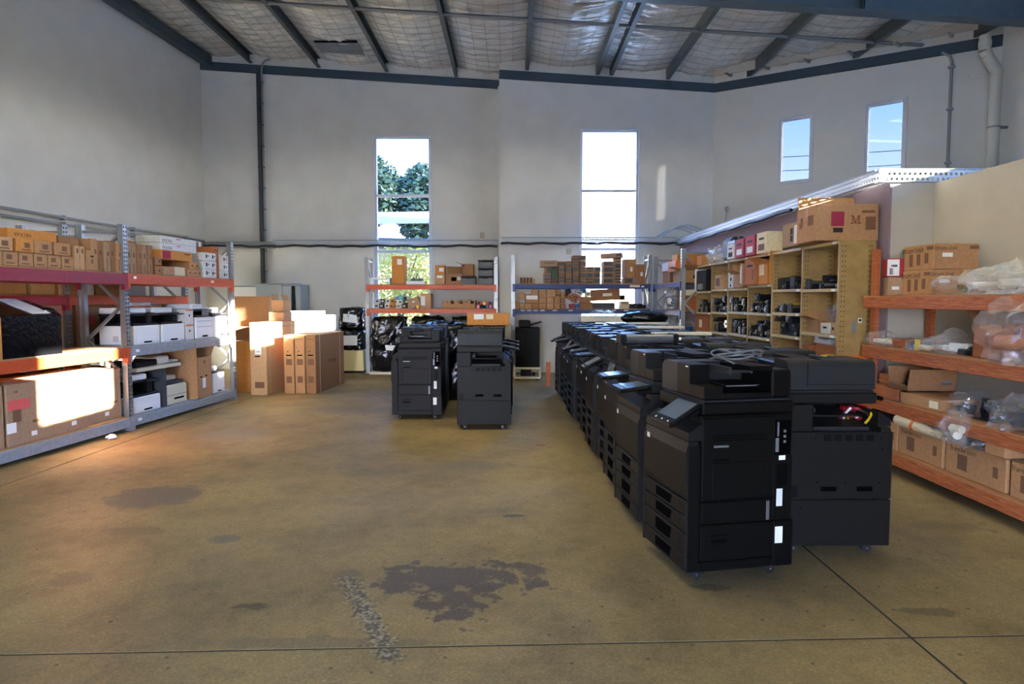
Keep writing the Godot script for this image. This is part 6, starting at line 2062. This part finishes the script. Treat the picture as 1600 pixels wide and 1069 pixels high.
func shelving(label: String, d0: float, d1: float, bays: int, levels: Array, closed_end := false) -> void:
	# from depth d0 (far) to d1 (near); local x runs towards the camera, local +z points to -x (the aisle)
	var t := thing("steel_shelving", label, "shelving", Vector3(BX, 0, -d0), -PI / 2, "beige steel shelving")
	var L := d0 - d1
	var h := 2.165
	for k in bays + 1:
		var x := L * k / bays
		var st := S()
		bb(st, Vector3(x - 0.0015, 0, -BD), Vector3(x + 0.0015, h, 0))
		bb(st, Vector3(x - 0.018, 0, -0.003), Vector3(x + 0.018, h, 0), 0.001)
		bb(st, Vector3(x - 0.018, 0, -BD), Vector3(x + 0.018, h, -BD + 0.003), 0.001)
		obj("side_panel", st, "beige", t)
		var ho := S()
		var y := 0.06
		while y < h - 0.04:
			for z in [-0.035, -0.065, -BD + 0.035, -BD + 0.06]:
				bx(ho, Vector3(x, y, z), Vector3(0.0042, 0.012, 0.008))
			y += 0.05
		obj("painted_slot_holes", ho, "hole", t).set_meta("kind", "stuff")
	for k in bays:
		var x0 := L * k / bays + 0.002
		var x1 := L * (k + 1) / bays - 0.002
		var bp := S()
		bb(bp, Vector3(x0, 0.05, -BD + 0.001), Vector3(x1, h, -BD + 0.004))
		obj("back_panel", bp, "beige", t)
		for y in levels[k] + [h]:
			var st := S()
			bb(st, Vector3(x0, y - 0.032, -BD + 0.005), Vector3(x1, y, 0.0), 0.002)
			var sh := obj("shelf", st, "beige_edge", t)
			var tk := S()
			bb(tk, Vector3(x1 - 0.14, y - 0.028, 0.0), Vector3(x1 - 0.05, y - 0.004, 0.0015))
			obj("shelf_ticket", tk, "paper", sh)
	if closed_end:
		var lk := S()
		bb(lk, Vector3(L + 0.0015, 1.25, -0.19), Vector3(L + 0.006, 1.36, -0.145), 0.001)
		cyl(lk, Vector3(L + 0.006, 1.29, -0.165), Vector3(L + 0.016, 1.29, -0.165), 0.01, 0.01, 8)
		obj("latch_plate", lk, "galv_dull", t)
		var sk := S()
		bb(sk, Vector3(L + 0.0015, 1.345, -0.25), Vector3(L + 0.003, 1.395, -0.21))
		var so := obj("sticker", sk, "paper", t)
		var sm := S()
		bb(sm, Vector3(L + 0.003, 1.36, -0.243), Vector3(L + 0.0036, 1.385, -0.217))
		obj("sticker_print", sm, "ink", so)

func bp(d: float, y: float, inset := 0.17) -> Vector3:     # a place on the beige shelving at depth d
	return Vector3(BX + inset, y, -d)

func box_file(label: String, at: Vector3, s: Vector3, m: String, mark_m: String) -> void:
	carton(label, at, s, {"m": m, "turn": -PI / 2, "group": "cartons standing on the beige shelving", "marks": [["f", 0, 0.3, s.x * 0.6, s.y * 0.3, mark_m], ["f", 0, 0.7, s.x * 0.5, s.y * 0.1, "ink"]]})

var clutter_n := 0

func clutter(c: Array) -> void:
	var names := ["fuser_unit", "feed_unit", "developer_unit", "gear_drive", "drum_cartridge", "fuser_unit", "developer_unit", "feed_unit"]
	var tall := {"fuser_unit": 0.152, "feed_unit": 0.205, "developer_unit": 0.112, "gear_drive": 0.202, "drum_cartridge": 0.09}
	var d: float = c[0] - 0.1
	var k := 0
	while d > c[1] + 0.06:
		var n: String = names[(k * 3 + clutter_n) % 8]
		var sc := 0.74
		spare(n, "black %s, %s, %s along" % [n.replace("_", " "), c[4], ORD[k]], bp(d, c[2], 0.175), 0.08 * sin(k * 2.3 + clutter_n) + (PI if k % 2 else 0.0), "spare parts on the beige shelving", sc)
		if c[3] > 1 and c[2] + tall[n] * sc + 0.15 < c[2] + 0.31:
			var m: String = ["developer_unit", "drum_cartridge", "fuser_unit"][(k + clutter_n) % 3]
			spare(m, "black %s piled on the %s, %s along" % [m.replace("_", " "), c[4], ORD[k]], bp(d, c[2] + tall[n] * sc, 0.17), 0.1 * sin(k * 1.3) + PI, "spare parts on the beige shelving", sc)
		d -= 0.178
		k += 1
	clutter_n += 1

func right_side() -> void:
	shelving("beige shelving unit at the far end, next to the blue corner rack", 11.85, 10.15, 2, [[1.72, 1.36, 1.04, 0.7, 0.36, 0.08], [1.74, 1.38, 1.06, 0.7, 0.36, 0.08]])
	shelving("beige shelving unit in the middle, with cartons bulging from its top shelf", 10.13, 8.43, 2, [[1.74, 1.40, 1.08, 0.74, 0.4, 0.08], [1.77, 1.40, 1.08, 0.74, 0.4, 0.08]])
	shelving("beige shelving unit at the near end with a closed slotted side", 8.41, 6.72, 2, [[1.70, 1.42, 1.15, 0.74, 0.4, 0.08], [1.69, 1.22, 0.84, 0.4, 0.08]], true)
	var top := 2.166
	# ---- on top
	var mb := carton("big tan carton with a red panel and a large letter on the shelving top", Vector3(3.345, top, -6.99), Vector3(0.62, 0.36, 0.46), {"m": "card", "tape": true, "tape_x": true,
		"marks": [["f", -0.16, 0.60, 0.13, 0.145, "ink_pink", "red_panel"], ["f", -0.15, 0.29, 0.095, 0.045, "ink", "black_panel"], ["f", 0.37, 0.48, 0.1, 0.13, "ink_soft"], ["f", 0.33, 0.8, 0.13, 0.025, "ink_soft"], ["f", 0.14, 0.49, 0.12, 0.006, "ink_soft"], ["l", 0.2, 0.6, 0.12, 0.1, "ink_soft"], ["l", -0.25, 0.6, 0.05, 0.09, "ink_soft"]],
		"text": [["f", 0.13, 0.58, 0.115, "M", "ink_brown", "Droid Serif"], ["f", -0.16, 0.69, 0.026, "KYOCERA", "paper"], ["f", -0.16, 0.58, 0.018, "TK-8800K", "paper"], ["f", -0.16, 0.46, 0.012, "Toner Kit", "paper"], ["f", -0.15, 0.27, 0.016, "KYOCERA", "paper"], ["l", -0.3, 0.5, 0.09, "M", "ink_brown", "Droid Serif"]]})
	for k in 2:
		var f := S()
		bb(f, Vector3(-0.30, 0, -0.002), Vector3(0.30, 0.14, 0.002))
		var o := obj("flap", f, "card", mb)
		o.position = Vector3(0, 0.36, -0.22 + 0.03 * k) if k == 0 else Vector3(0.02, 0.362, 0.1)
		o.rotation.x = -0.25 if k == 0 else -1.45
	carton("tan carton with two black squares beside the big lettered carton", Vector3(3.36, top, -7.56), Vector3(0.46, 0.26, 0.5), {"m": "card_grey", "turn": -PI / 2, "marks": [["f", 0.05, 0.65, 0.07, 0.07, "ink"], ["f", 0.05, 0.35, 0.07, 0.07, "ink"], ["f", 0.28, 0.5, 0.07, 0.2, "paper", "shipping_label"]]})
	var tb := thing("tool_box", "dark blue lidded tool box on the shelving top", "tool box", Vector3(3.4, top, -8.02), -PI / 2)
	var s := S()
	bb(s, Vector3(-0.17, 0, -0.13), Vector3(0.17, 0.13, 0.13), 0.015)
	obj("body", s, "plastic_black", tb)
	var s2 := S()
	bb(s2, Vector3(-0.175, 0.13, -0.135), Vector3(0.175, 0.22, 0.135), 0.02)
	obj("lid", s2, "copier_black", tb)
	var s3 := S()
	bb(s3, Vector3(-0.12, 0.15, 0.135), Vector3(0.0, 0.21, 0.142), 0.003)
	bb(s3, Vector3(-0.13, 0.05, 0.13), Vector3(-0.1, 0.15, 0.142), 0.003)
	obj("latch", s3, "plastic_blue", tb)
	carton("crumpled white carton behind the blue tool box", Vector3(3.5, top, -8.3), Vector3(0.3, 0.27, 0.2), {"m": "card_white", "turn": -PI / 2})
	box_file("cream printed carton on the shelving top, next to the red ones", Vector3(3.36, top, -8.66), Vector3(0.34, 0.27, 0.34), "card_cream", "ink_soft")
	box_file("red carton with a white panel beside the cream printed one", Vector3(3.36, top, -9.08), Vector3(0.36, 0.27, 0.34), "card_red", "paper")
	box_file("red carton with a white panel, farther of the two", Vector3(3.36, top, -9.5), Vector3(0.36, 0.26, 0.34), "card_red", "paper")
	box_file("white carton with a black strip under the blue tray", Vector3(3.36, top, -9.88), Vector3(0.3, 0.22, 0.34), "card_white", "ink")
	var bl := S()
	bb(bl, Vector3(3.2, top + 0.221, -10.04), Vector3(3.52, top + 0.27, -9.73), 0.008)
	tag(obj("blue_tray", bl, "plastic_blue"), "shallow blue tray upturned on the white carton with the black strip", "tray")
	var cs := thing("carry_case", "grey-edged black carry case standing on end on the shelving top", "case", Vector3(3.4, top, -10.35), -PI / 2)
	var c1 := S()
	bb(c1, Vector3(-0.22, 0, -0.12), Vector3(0.22, 0.36, 0.12), 0.05)
	obj("shell", c1, "dark_grey", cs)
	var c2 := S()
	bb(c2, Vector3(-0.225, 0.02, -0.015), Vector3(0.225, 0.365, 0.015), 0.02)
	obj("seam", c2, "plastic_grey", cs)
	bagged("pale blue bag bundled with cream boxes on the shelving top", Vector3(3.38, top, -11.0), Vector3(0.13, 0.12, 0.28), 131, "plastic_cream", "bags on the beige shelving", "bag_milky")
	carton("flat orange carton on the far shelving top beside the corner rack", Vector3(3.4, top, -11.62), Vector3(0.3, 0.16, 0.36), {"m": "card_orange", "turn": -PI / 2})
	# ---- near bay
	var bk := S()
	bb(bk, Vector3(3.3, 1.691, -6.80), Vector3(3.55, 1.93, -6.75), 0.004)
	tag(obj("ring_binder", bk, "plastic_teal"), "turquoise binder standing at the end of the near bay", "binder")
	open_carton("open carton with loose flaps on the near bay's middle shelf", bp(7.32, 1.222, 0.17), Vector3(0.26, 0.14, 0.28), {"m": "card", "turn": -PI / 2, "flaps": [160, 95, 130, 120]})
	carton("small white carton with a black mark on the near bay's middle shelf", bp(7.02, 1.222, 0.1), Vector3(0.2, 0.11, 0.16), {"m": "card_white", "turn": -PI / 2, "marks": [["f", 0, 0.6, 0.08, 0.02, "ink"]]})
	carton("narrow pale carton at the end of the near bay's middle shelf", bp(6.84, 1.222, 0.1), Vector3(0.1, 0.12, 0.16), {"m": "card_pale", "turn": -PI / 2, "marks": [["f", 0, 0.5, 0.04, 0.03, "ink"]]})
	bagged("clear bag of grey parts on the cartons of the near bay", bp(6.95, 1.342, 0.18), Vector3(0.12, 0.09, 0.16), 133, "plastic_grey", "bags on the beige shelving")
	carton("brown carton with a black printed word on the near bay's low shelf", bp(7.12, 0.842, 0.22), Vector3(0.5, 0.26, 0.26), {"m": "card_rust", "turn": -PI / 2, "text": [["f", -0.2, 0.55, 0.09, "Lex", "ink"]]})
	carton("small brown carton end beside the lettered carton", bp(7.46, 0.842, 0.14), Vector3(0.13, 0.24, 0.24), {"m": "card_rust", "turn": -PI / 2, "marks": [["f", 0, 0.6, 0.06, 0.06, "ink_pink"]]})
	var wl := thing("white_cover", "curved white plastic cover lying on the lettered carton", "cover", bp(7.25, 1.104, 0.22), -PI / 2)
	var w1 := S()
	prism(w1, [Vector2(-0.2, 0), Vector2(-0.17, 0.08), Vector2(-0.1, 0.1), Vector2(-0.08, 0.05), Vector2(0.08, 0.04), Vector2(0.2, 0.06), Vector2(0.2, 0.0)], -0.12, 0.12)
	obj("shell", w1, "plastic_white", wl)
	var yl := thing("yellow_scoop", "yellow plastic scoop standing before the lettered carton", "scoop", bp(6.96, 0.842, 0.085), -PI / 2)
	var y1 := S()
	prism(y1, [Vector2(-0.12, 0), Vector2(0.1, 0), Vector2(0.11, 0.08), Vector2(0.02, 0.17), Vector2(-0.06, 0.16)], 0.0, 0.1)
	obj("shell", y1, "plastic_yellow", yl)
	# ---- second bay
	# ---- middle unit
	open_carton("open orange carton with a paper hanging over its flap", bp(8.66, 1.772, 0.14), Vector3(0.34, 0.26, 0.34), {"m": "card_orange", "turn": -PI / 2, "flaps": [150, 95, 0, 110], "marks": [["f", -0.15, 0.78, 0.17, 0.17, "paper_cream", "hanging_paper"]]})
	carton("brown carton with side print and a raised flap in the middle unit", bp(9.05, 1.772, 0.10), Vector3(0.38, 0.34, 0.34), {"m": "card_rust", "turn": -PI / 2, "marks": [["f", 0.05, 0.75, 0.2, 0.03, "ink"], ["f", 0.35, 0.4, 0.05, 0.14, "ink_soft"], ["r", 0, 0.5, 0.1, 0.2, "paper"]]})
	carton("small grey-white carton end beside the raised-flap carton", bp(9.32, 1.772, 0.06), Vector3(0.1, 0.3, 0.3), {"m": "card_grey", "turn": -PI / 2, "marks": [["f", 0, 0.5, 0.06, 0.24, "card_white"]]})
	open_carton("tan open carton with yellow bags behind in the middle unit", bp(9.62, 1.742, 0.14), Vector3(0.36, 0.2, 0.34), {"m": "card", "turn": -PI / 2, "flaps": [160, 100, 120, 0]})
	tag(obj("yellow_bag", lump(Vector3(0, 0.12, 0), Vector3(0.12, 0.13, 0.2), 0.05, 6.0, 141), "plastic_yellow", null, bp(9.6, 1.95, 0.26)), "yellow plastic bag bulging behind the tan open carton", "bag")
	for k in 3:
		carton("small white box with a black square end, %s of three" % ["bottom", "middle", "top"][k], bp(9.98, 1.742 + 0.092 * k, 0.08), Vector3(0.17, 0.088, 0.2), {"m": "card_white", "turn": -PI / 2 + 0.06 * k, "group": "small white boxes stacked in the middle unit", "marks": [["f", 0.1, 0.5, 0.06, 0.05, "ink"]]})
	# ---- far unit
	var ch := thing("black_chassis", "tall black chassis with a pale edge standing in the far unit", "chassis", bp(11.42, 1.722, 0.05), -PI / 2)
	var h1 := S()
	bb(h1, Vector3(-0.3, 0, -0.14), Vector3(0.3, 0.36, 0.1), 0.02)
	obj("case", h1, "plastic_black", ch)
	var h2 := S()
	bb(h2, Vector3(-0.33, 0.0, -0.14), Vector3(-0.3, 0.38, 0.12), 0.006)
	obj("edge_strip", h2, "plastic_white", ch)
	var h3 := S()
	bb(h3, Vector3(-0.1, 0.02, 0.1), Vector3(0.16, 0.12, 0.13), 0.01)
	obj("cover", h3, "plastic_grey", ch)
	carton("pale printed carton standing in the far unit's highest shelf", bp(10.62, 1.742, 0.12), Vector3(0.3, 0.22, 0.26), {"m": "card_pale", "turn": -PI / 2, "marks": [["f", 0, 0.5, 0.2, 0.12, "ink_soft"]]})
	# black spare parts packed on the shelves: [far depth, near depth, shelf height, layers, where]
	for c in [[7.55, 6.9, 1.692, 1, "near unit's outer bay, high shelf"], [8.39, 7.58, 1.702, 1, "near unit's inner bay, high shelf"], [8.39, 7.58, 1.422, 1, "near unit's inner bay, middle shelf"], [8.39, 7.58, 1.152, 2, "near unit's inner bay, lower shelf"],
		[9.26, 8.46, 1.402, 2, "middle unit's near bay, upper shelf"], [10.1, 9.3, 1.402, 2, "middle unit's far bay, upper shelf"], [9.26, 8.46, 1.082, 2, "middle unit's near bay, lower shelf"], [10.1, 9.3, 1.082, 2, "middle unit's far bay, lower shelf"],
		[10.98, 10.18, 1.382, 2, "far unit's near bay, upper shelf"], [10.95, 10.62, 1.062, 2, "far unit's near bay, lower shelf"], [11.8, 11.05, 1.362, 2, "far unit's far bay, upper shelf"]]:
		clutter(c)
	var fan := thing("fan_motor", "bright round fan motor in the far unit's lower clutter", "fan", bp(10.38, 1.202, 0.1), -PI / 2)
	var fs := S()
	cyl(fs, Vector3(0, 0, 0), Vector3(0, 0, 0.05), 0.06, 0.06, 18)
	cyl(fs, Vector3(0, 0, 0.05), Vector3(0, 0, 0.07), 0.02, 0.02, 10)
	obj("housing", fs, "chrome", fan)
	var fp := S()
	bb(fp, Vector3(-0.02, -0.14, -0.01), Vector3(0.06, -0.05, 0.02), 0.004)
	obj("mount", fp, "chrome", fan)
	open_carton("rust open carton with a torn label at the far unit's foot", bp(11.45, 1.042, 0.14), Vector3(0.42, 0.26, 0.34), {"m": "card_rust", "turn": -PI / 2 + 0.2, "flaps": [170, 0, 0, 140], "marks": [["f", -0.1, 0.5, 0.1, 0.13, "paper_cream", "shipping_label"]]})

	# ---------------------------------------------------------------- timber shelving before the office wall
	var t := thing("timber_shelving", "orange-stained timber shelving standing against the white office wall", "shelving", Vector3(3.46, 0, 0))
	for d in [6.46, 4.0, 1.6]:
		for x in [0.0, 0.54]:
			var st := S()
			bb(st, Vector3(x, 0, -d - 0.045), Vector3(x + 0.045, 2.06 if x == 0.0 else 1.66, -d + 0.045), 0.004)
			obj("post", st, "timber", t)
	for y in [1.60, 1.125, 0.65, 0.195]:
		for x in [-0.04, 0.50]:
			var st := S()
			bb(st, Vector3(x, y - 0.10, -6.56), Vector3(x + 0.038, y, -1.5), 0.004)
			obj("rail", st, "timber", t)
		var dk := S()
		bb(dk, Vector3(-0.04, y, -6.56), Vector3(0.58, y + 0.016, -1.5), 0.002)
		obj("deck_board", dk, "timber_deck", t)
		for d in [6.46, 4.0]:
			var cr := S()
			bb(cr, Vector3(0.0, y - 0.09, -d + 0.046), Vector3(0.5, y, -d + 0.085), 0.003)
			obj("cross_rail", cr, "timber", t)
	var dd := [1.617, 1.142, 0.667, 0.212]
	# top deck
	var dt := [["f", -0.22, 0.80, 0.075, "Drum Unit", "ink"]]
	for k in 2:
		carton("tan drum unit carton, %s of the pair on the timber shelving" % ["lower", "upper"][k], Vector3(3.79 + 0.01 * k, dd[0] + k * 0.222, -6.0), Vector3(0.39, 0.22, 0.42), {"m": "card", "turn": [0.0, 0.03][k], "tape": true, "group": "drum unit cartons",
			"marks": [["l", -0.25, 0.4, 0.05, 0.11, "ink_soft"], ["l", 0.0, 0.42, 0.05, 0.1, "ink_soft"], ["l", 0.26, 0.45, 0.05, 0.09, "ink_soft"], ["f", -0.2, 0.56, 0.09, 0.035, "paper", "sticker"], ["f", 0.4, 0.85, 0.08, 0.03, "ink_soft"], ["l", 0.37, 0.84, 0.09, 0.03, "ink_soft"]],
			"text": [["l", -0.2, 0.80, 0.062, "Drum Unit", "ink"], ["f", -0.24, 0.82, 0.042, "Drum Unit", "ink"]]})
	carton("small tan carton with a white sticker by the timber post", Vector3(3.60, dd[0], -6.34), Vector3(0.16, 0.17, 0.2), {"m": "card_grey", "turn": -0.3, "marks": [["f", -0.1, 0.4, 0.06, 0.03, "paper", "sticker"]]})
	carton("small red and white box with a barcode label on the tan carton", Vector3(3.60, dd[0] + 0.172, -6.34), Vector3(0.18, 0.17, 0.2), {"m": "card_red", "turn": -0.3, "marks": [["f", -0.22, 0.5, 0.1, 0.15, "paper", "shipping_label"], ["f", -0.3, 0.3, 0.03, 0.06, "ink"], ["f", -0.18, 0.6, 0.05, 0.02, "ink"]]})
	bagged("clear bag with a dark green part at the edge of the timber top deck", Vector3(3.62, dd[0], -5.35), Vector3(0.16, 0.075, 0.26), 151, "leaf_dark")
	bagged("large crumpled milky bag sagging over the timber top rail", Vector3(3.58, dd[0], -4.86), Vector3(0.2, 0.09, 0.26), 152, "plastic_cream", "bagged parts on the timber shelving", "bag_milky")
	carton("red and white box inside the milky bag on the top deck", Vector3(3.72, dd[0] + 0.0, -4.5), Vector3(0.2, 0.14, 0.16), {"m": "card_white", "marks": [["f", 0.1, 0.3, 0.12, 0.04, "plastic_red"], ["f", -0.05, 0.7, 0.1, 0.05, "leaf_green"]]})
	# second deck
	bagged("small clear bag crumpled at the timber post's second deck", Vector3(3.48, dd[1], -6.3), Vector3(0.1, 0.06, 0.12), 153, "plastic_cream")
	bagged("flat clear bag with a yellow tab hanging from the second deck", Vector3(3.5, dd[1], -5.66), Vector3(0.11, 0.05, 0.18), 154, "plastic_cream")
	var yt := S()
	bb(yt, Vector3(3.42, dd[1] + 0.01, -5.7), Vector3(3.45, dd[1] + 0.1, -5.66), 0.004)
	tag(obj("yellow_tab", yt, "plastic_yellow"), "small yellow plastic tab standing in the flat bag", "tab")
	bagged("clear bag of green-white parts on the second deck", Vector3(3.56, dd[1], -5.36), Vector3(0.14, 0.075, 0.15), 155, "plastic_white")
	spare("drum_cartridge", "black cartridge lying on the second deck beside the open carton", Vector3(3.6, dd[1], -5.18), PI / 2, "", 0.8)
	spare("paper_tray", "black tray lying at the back of the second deck", Vector3(3.78, dd[1], -6.1), 0.3, "", 0.8)
	carton("flat brown carton at the back of the second deck by the post", Vector3(3.75, dd[1], -6.25), Vector3(0.4, 0.07, 0.24), {"m": "card_rust"})
	open_carton("open brown carton on the timber second deck", Vector3(3.76, dd[1], -4.96), Vector3(0.5, 0.25, 0.3), {"m": "card_rust", "flaps": [0, 130, 0, 100], "inside": "card_inside"})
	bagged("huge clear bag bulging from the second deck over the rail", Vector3(3.5, dd[1], -4.52), Vector3(0.22, 0.19, 0.27), 156, "card_rust")
	bagged("tall clear bag standing above the bulging one", Vector3(3.6, dd[1] + 0.02, -4.1), Vector3(0.18, 0.2, 0.16), 157, "card_rust")
	# third deck
	for k in 3:
		carton("flat brown carton on the timber third deck, %s" % ["bottom of the pile", "with a barcode label", "highest at the back"][k], [Vector3(3.72, dd[2], -6.2), Vector3(3.62, dd[2], -5.66), Vector3(3.74, dd[2] + 0.112, -6.28)][k], [Vector3(0.5, 0.11, 0.4), Vector3(0.34, 0.1, 0.52), Vector3(0.44, 0.1, 0.26)][k], {"m": ["card_rust", "card", "card_rust"][k], "turn": 0.05 * k, "marks": [["l", 0.35, 0.5, 0.11, 0.06, "paper_cream", "shipping_label"]] if k == 1 else []})
	open_carton("flattened open carton holding dark rods on the third deck", Vector3(3.66, dd[2] + 0.112, -5.98), Vector3(0.42, 0.05, 0.3), {"m": "card_dark", "flaps": [100, 95, 170, 100]})
	for k in 3:
		var rd := S()
		cyl(rd, Vector3(3.5, dd[2] + 0.14 + 0.02 * k, -6.0 + 0.05 * k), Vector3(3.82, dd[2] + 0.15 + 0.02 * k, -5.92 + 0.05 * k), 0.018, 0.018, 10)
		tag(obj("steel_rod", rd, ["chrome", "plastic_part", "steel_grey"][k]), "%s rod lying in the flattened open carton" % ["bright", "black", "grey"][k], "rod", "rods in the flattened carton")
	bagged("bagged cable bundle with a white tag on the third deck", Vector3(3.56, dd[2], -5.22), Vector3(0.12, 0.085, 0.11), 158, "plastic_part")
	spare("gear_drive", "black gear drive on the third deck beside the bagged cables", Vector3(3.6, dd[2], -5.02), -1.4, "", 0.8)
	spare("fuser_unit", "black fuser with yellow strip on the timber third deck", Vector3(3.76, dd[2], -4.86), -1.57, "", 0.9)
	bagged("clear bag hanging off the third rail at its middle", Vector3(3.355, dd[2] - 0.16, -5.02), Vector3(0.04, 0.11, 0.1), 159, "plastic_cream")
	bagged("long bagged black unit lying across the third deck", Vector3(3.56, dd[2], -4.6), Vector3(0.18, 0.11, 0.17), 160, "plastic_black")
	bagged("bagged black unit at the near end of the third deck", Vector3(3.62, dd[2], -4.18), Vector3(0.18, 0.11, 0.17), 161, "plastic_black")
	# bottom deck: cartons, rolled bags
	for k in 4:
		carton("large brown carton on the timber bottom deck, %s from the far post" % ORD[k], Vector3(3.70, dd[3], [-6.22, -5.66, -4.98, -4.36][k]), Vector3(0.46, 0.25, [0.46, 0.62, 0.66, 0.5][k]), {"m": "card", "tape": true, "tape_x": true, "group": "large cartons on the bottom deck",
			"marks": [["l", -0.2, 0.45, 0.11, 0.12, "ink_soft"], ["l", 0.34, 0.5, 0.05, 0.08, "ink_soft"]], "text": [["l", -0.2, 0.82, 0.05, "Transfer Unit", "ink"]]})
	var rl := thing("foam_roll", "cream foam sheet bound with a red band poking from the bottom deck", "foam roll", Vector3(3.42, dd[3] + 0.30, -5.95), 0.0)
	var r1 := S()
	cyl(r1, Vector3(0.02, 0, 0.02), Vector3(0.06, -0.03, 0.62), 0.05, 0.04, 14)
	obj("sheet", r1, "card_cream", rl)
	var r2 := S()
	cyl(r2, Vector3(0.034, -0.012, 0.24), Vector3(0.036, -0.013, 0.27), 0.052, 0.052, 14)
	obj("band", r2, "plastic_orange", rl)
	bagged("grey plastic film trailing off the foam roll", Vector3(3.5, dd[3] + 0.252, -5.15), Vector3(0.11, 0.05, 0.28), 162, "plastic_grey")
	carton("small tan carton flap beside the trailing film", Vector3(3.5, dd[3] + 0.26, -4.72), Vector3(0.14, 0.12, 0.2), {"m": "card"})
	for k in 2:
		var rd := S()
		bb(rd, Vector3(3.46 + 0.13 * k, dd[3] + 0.26, -6.5), Vector3(3.56 + 0.13 * k, dd[3] + 0.32, -5.9), 0.008)
		tag(obj("black_rail", rd, "plastic_black"), "long black rail lying over the bottom cartons, %s one" % ["outer", "inner"][k], "rail", "black rails on the bottom deck")
	var rb := thing("red_bin", "bright red bin wedged between the beige shelving and the timber post", "bin", Vector3(3.32, 0, -6.63))
	var rbs := S()
	bb(rbs, Vector3(-0.1, 0, -0.06), Vector3(0.22, 1.0, 0.06), 0.01)
	obj("body", rbs, "plastic_red", rb)
	var rbr := S()
	bb(rbr, Vector3(-0.12, 1.0, -0.07), Vector3(0.24, 1.02, 0.07), 0.004)
	obj("rim", rbr, "plastic_orange", rb)
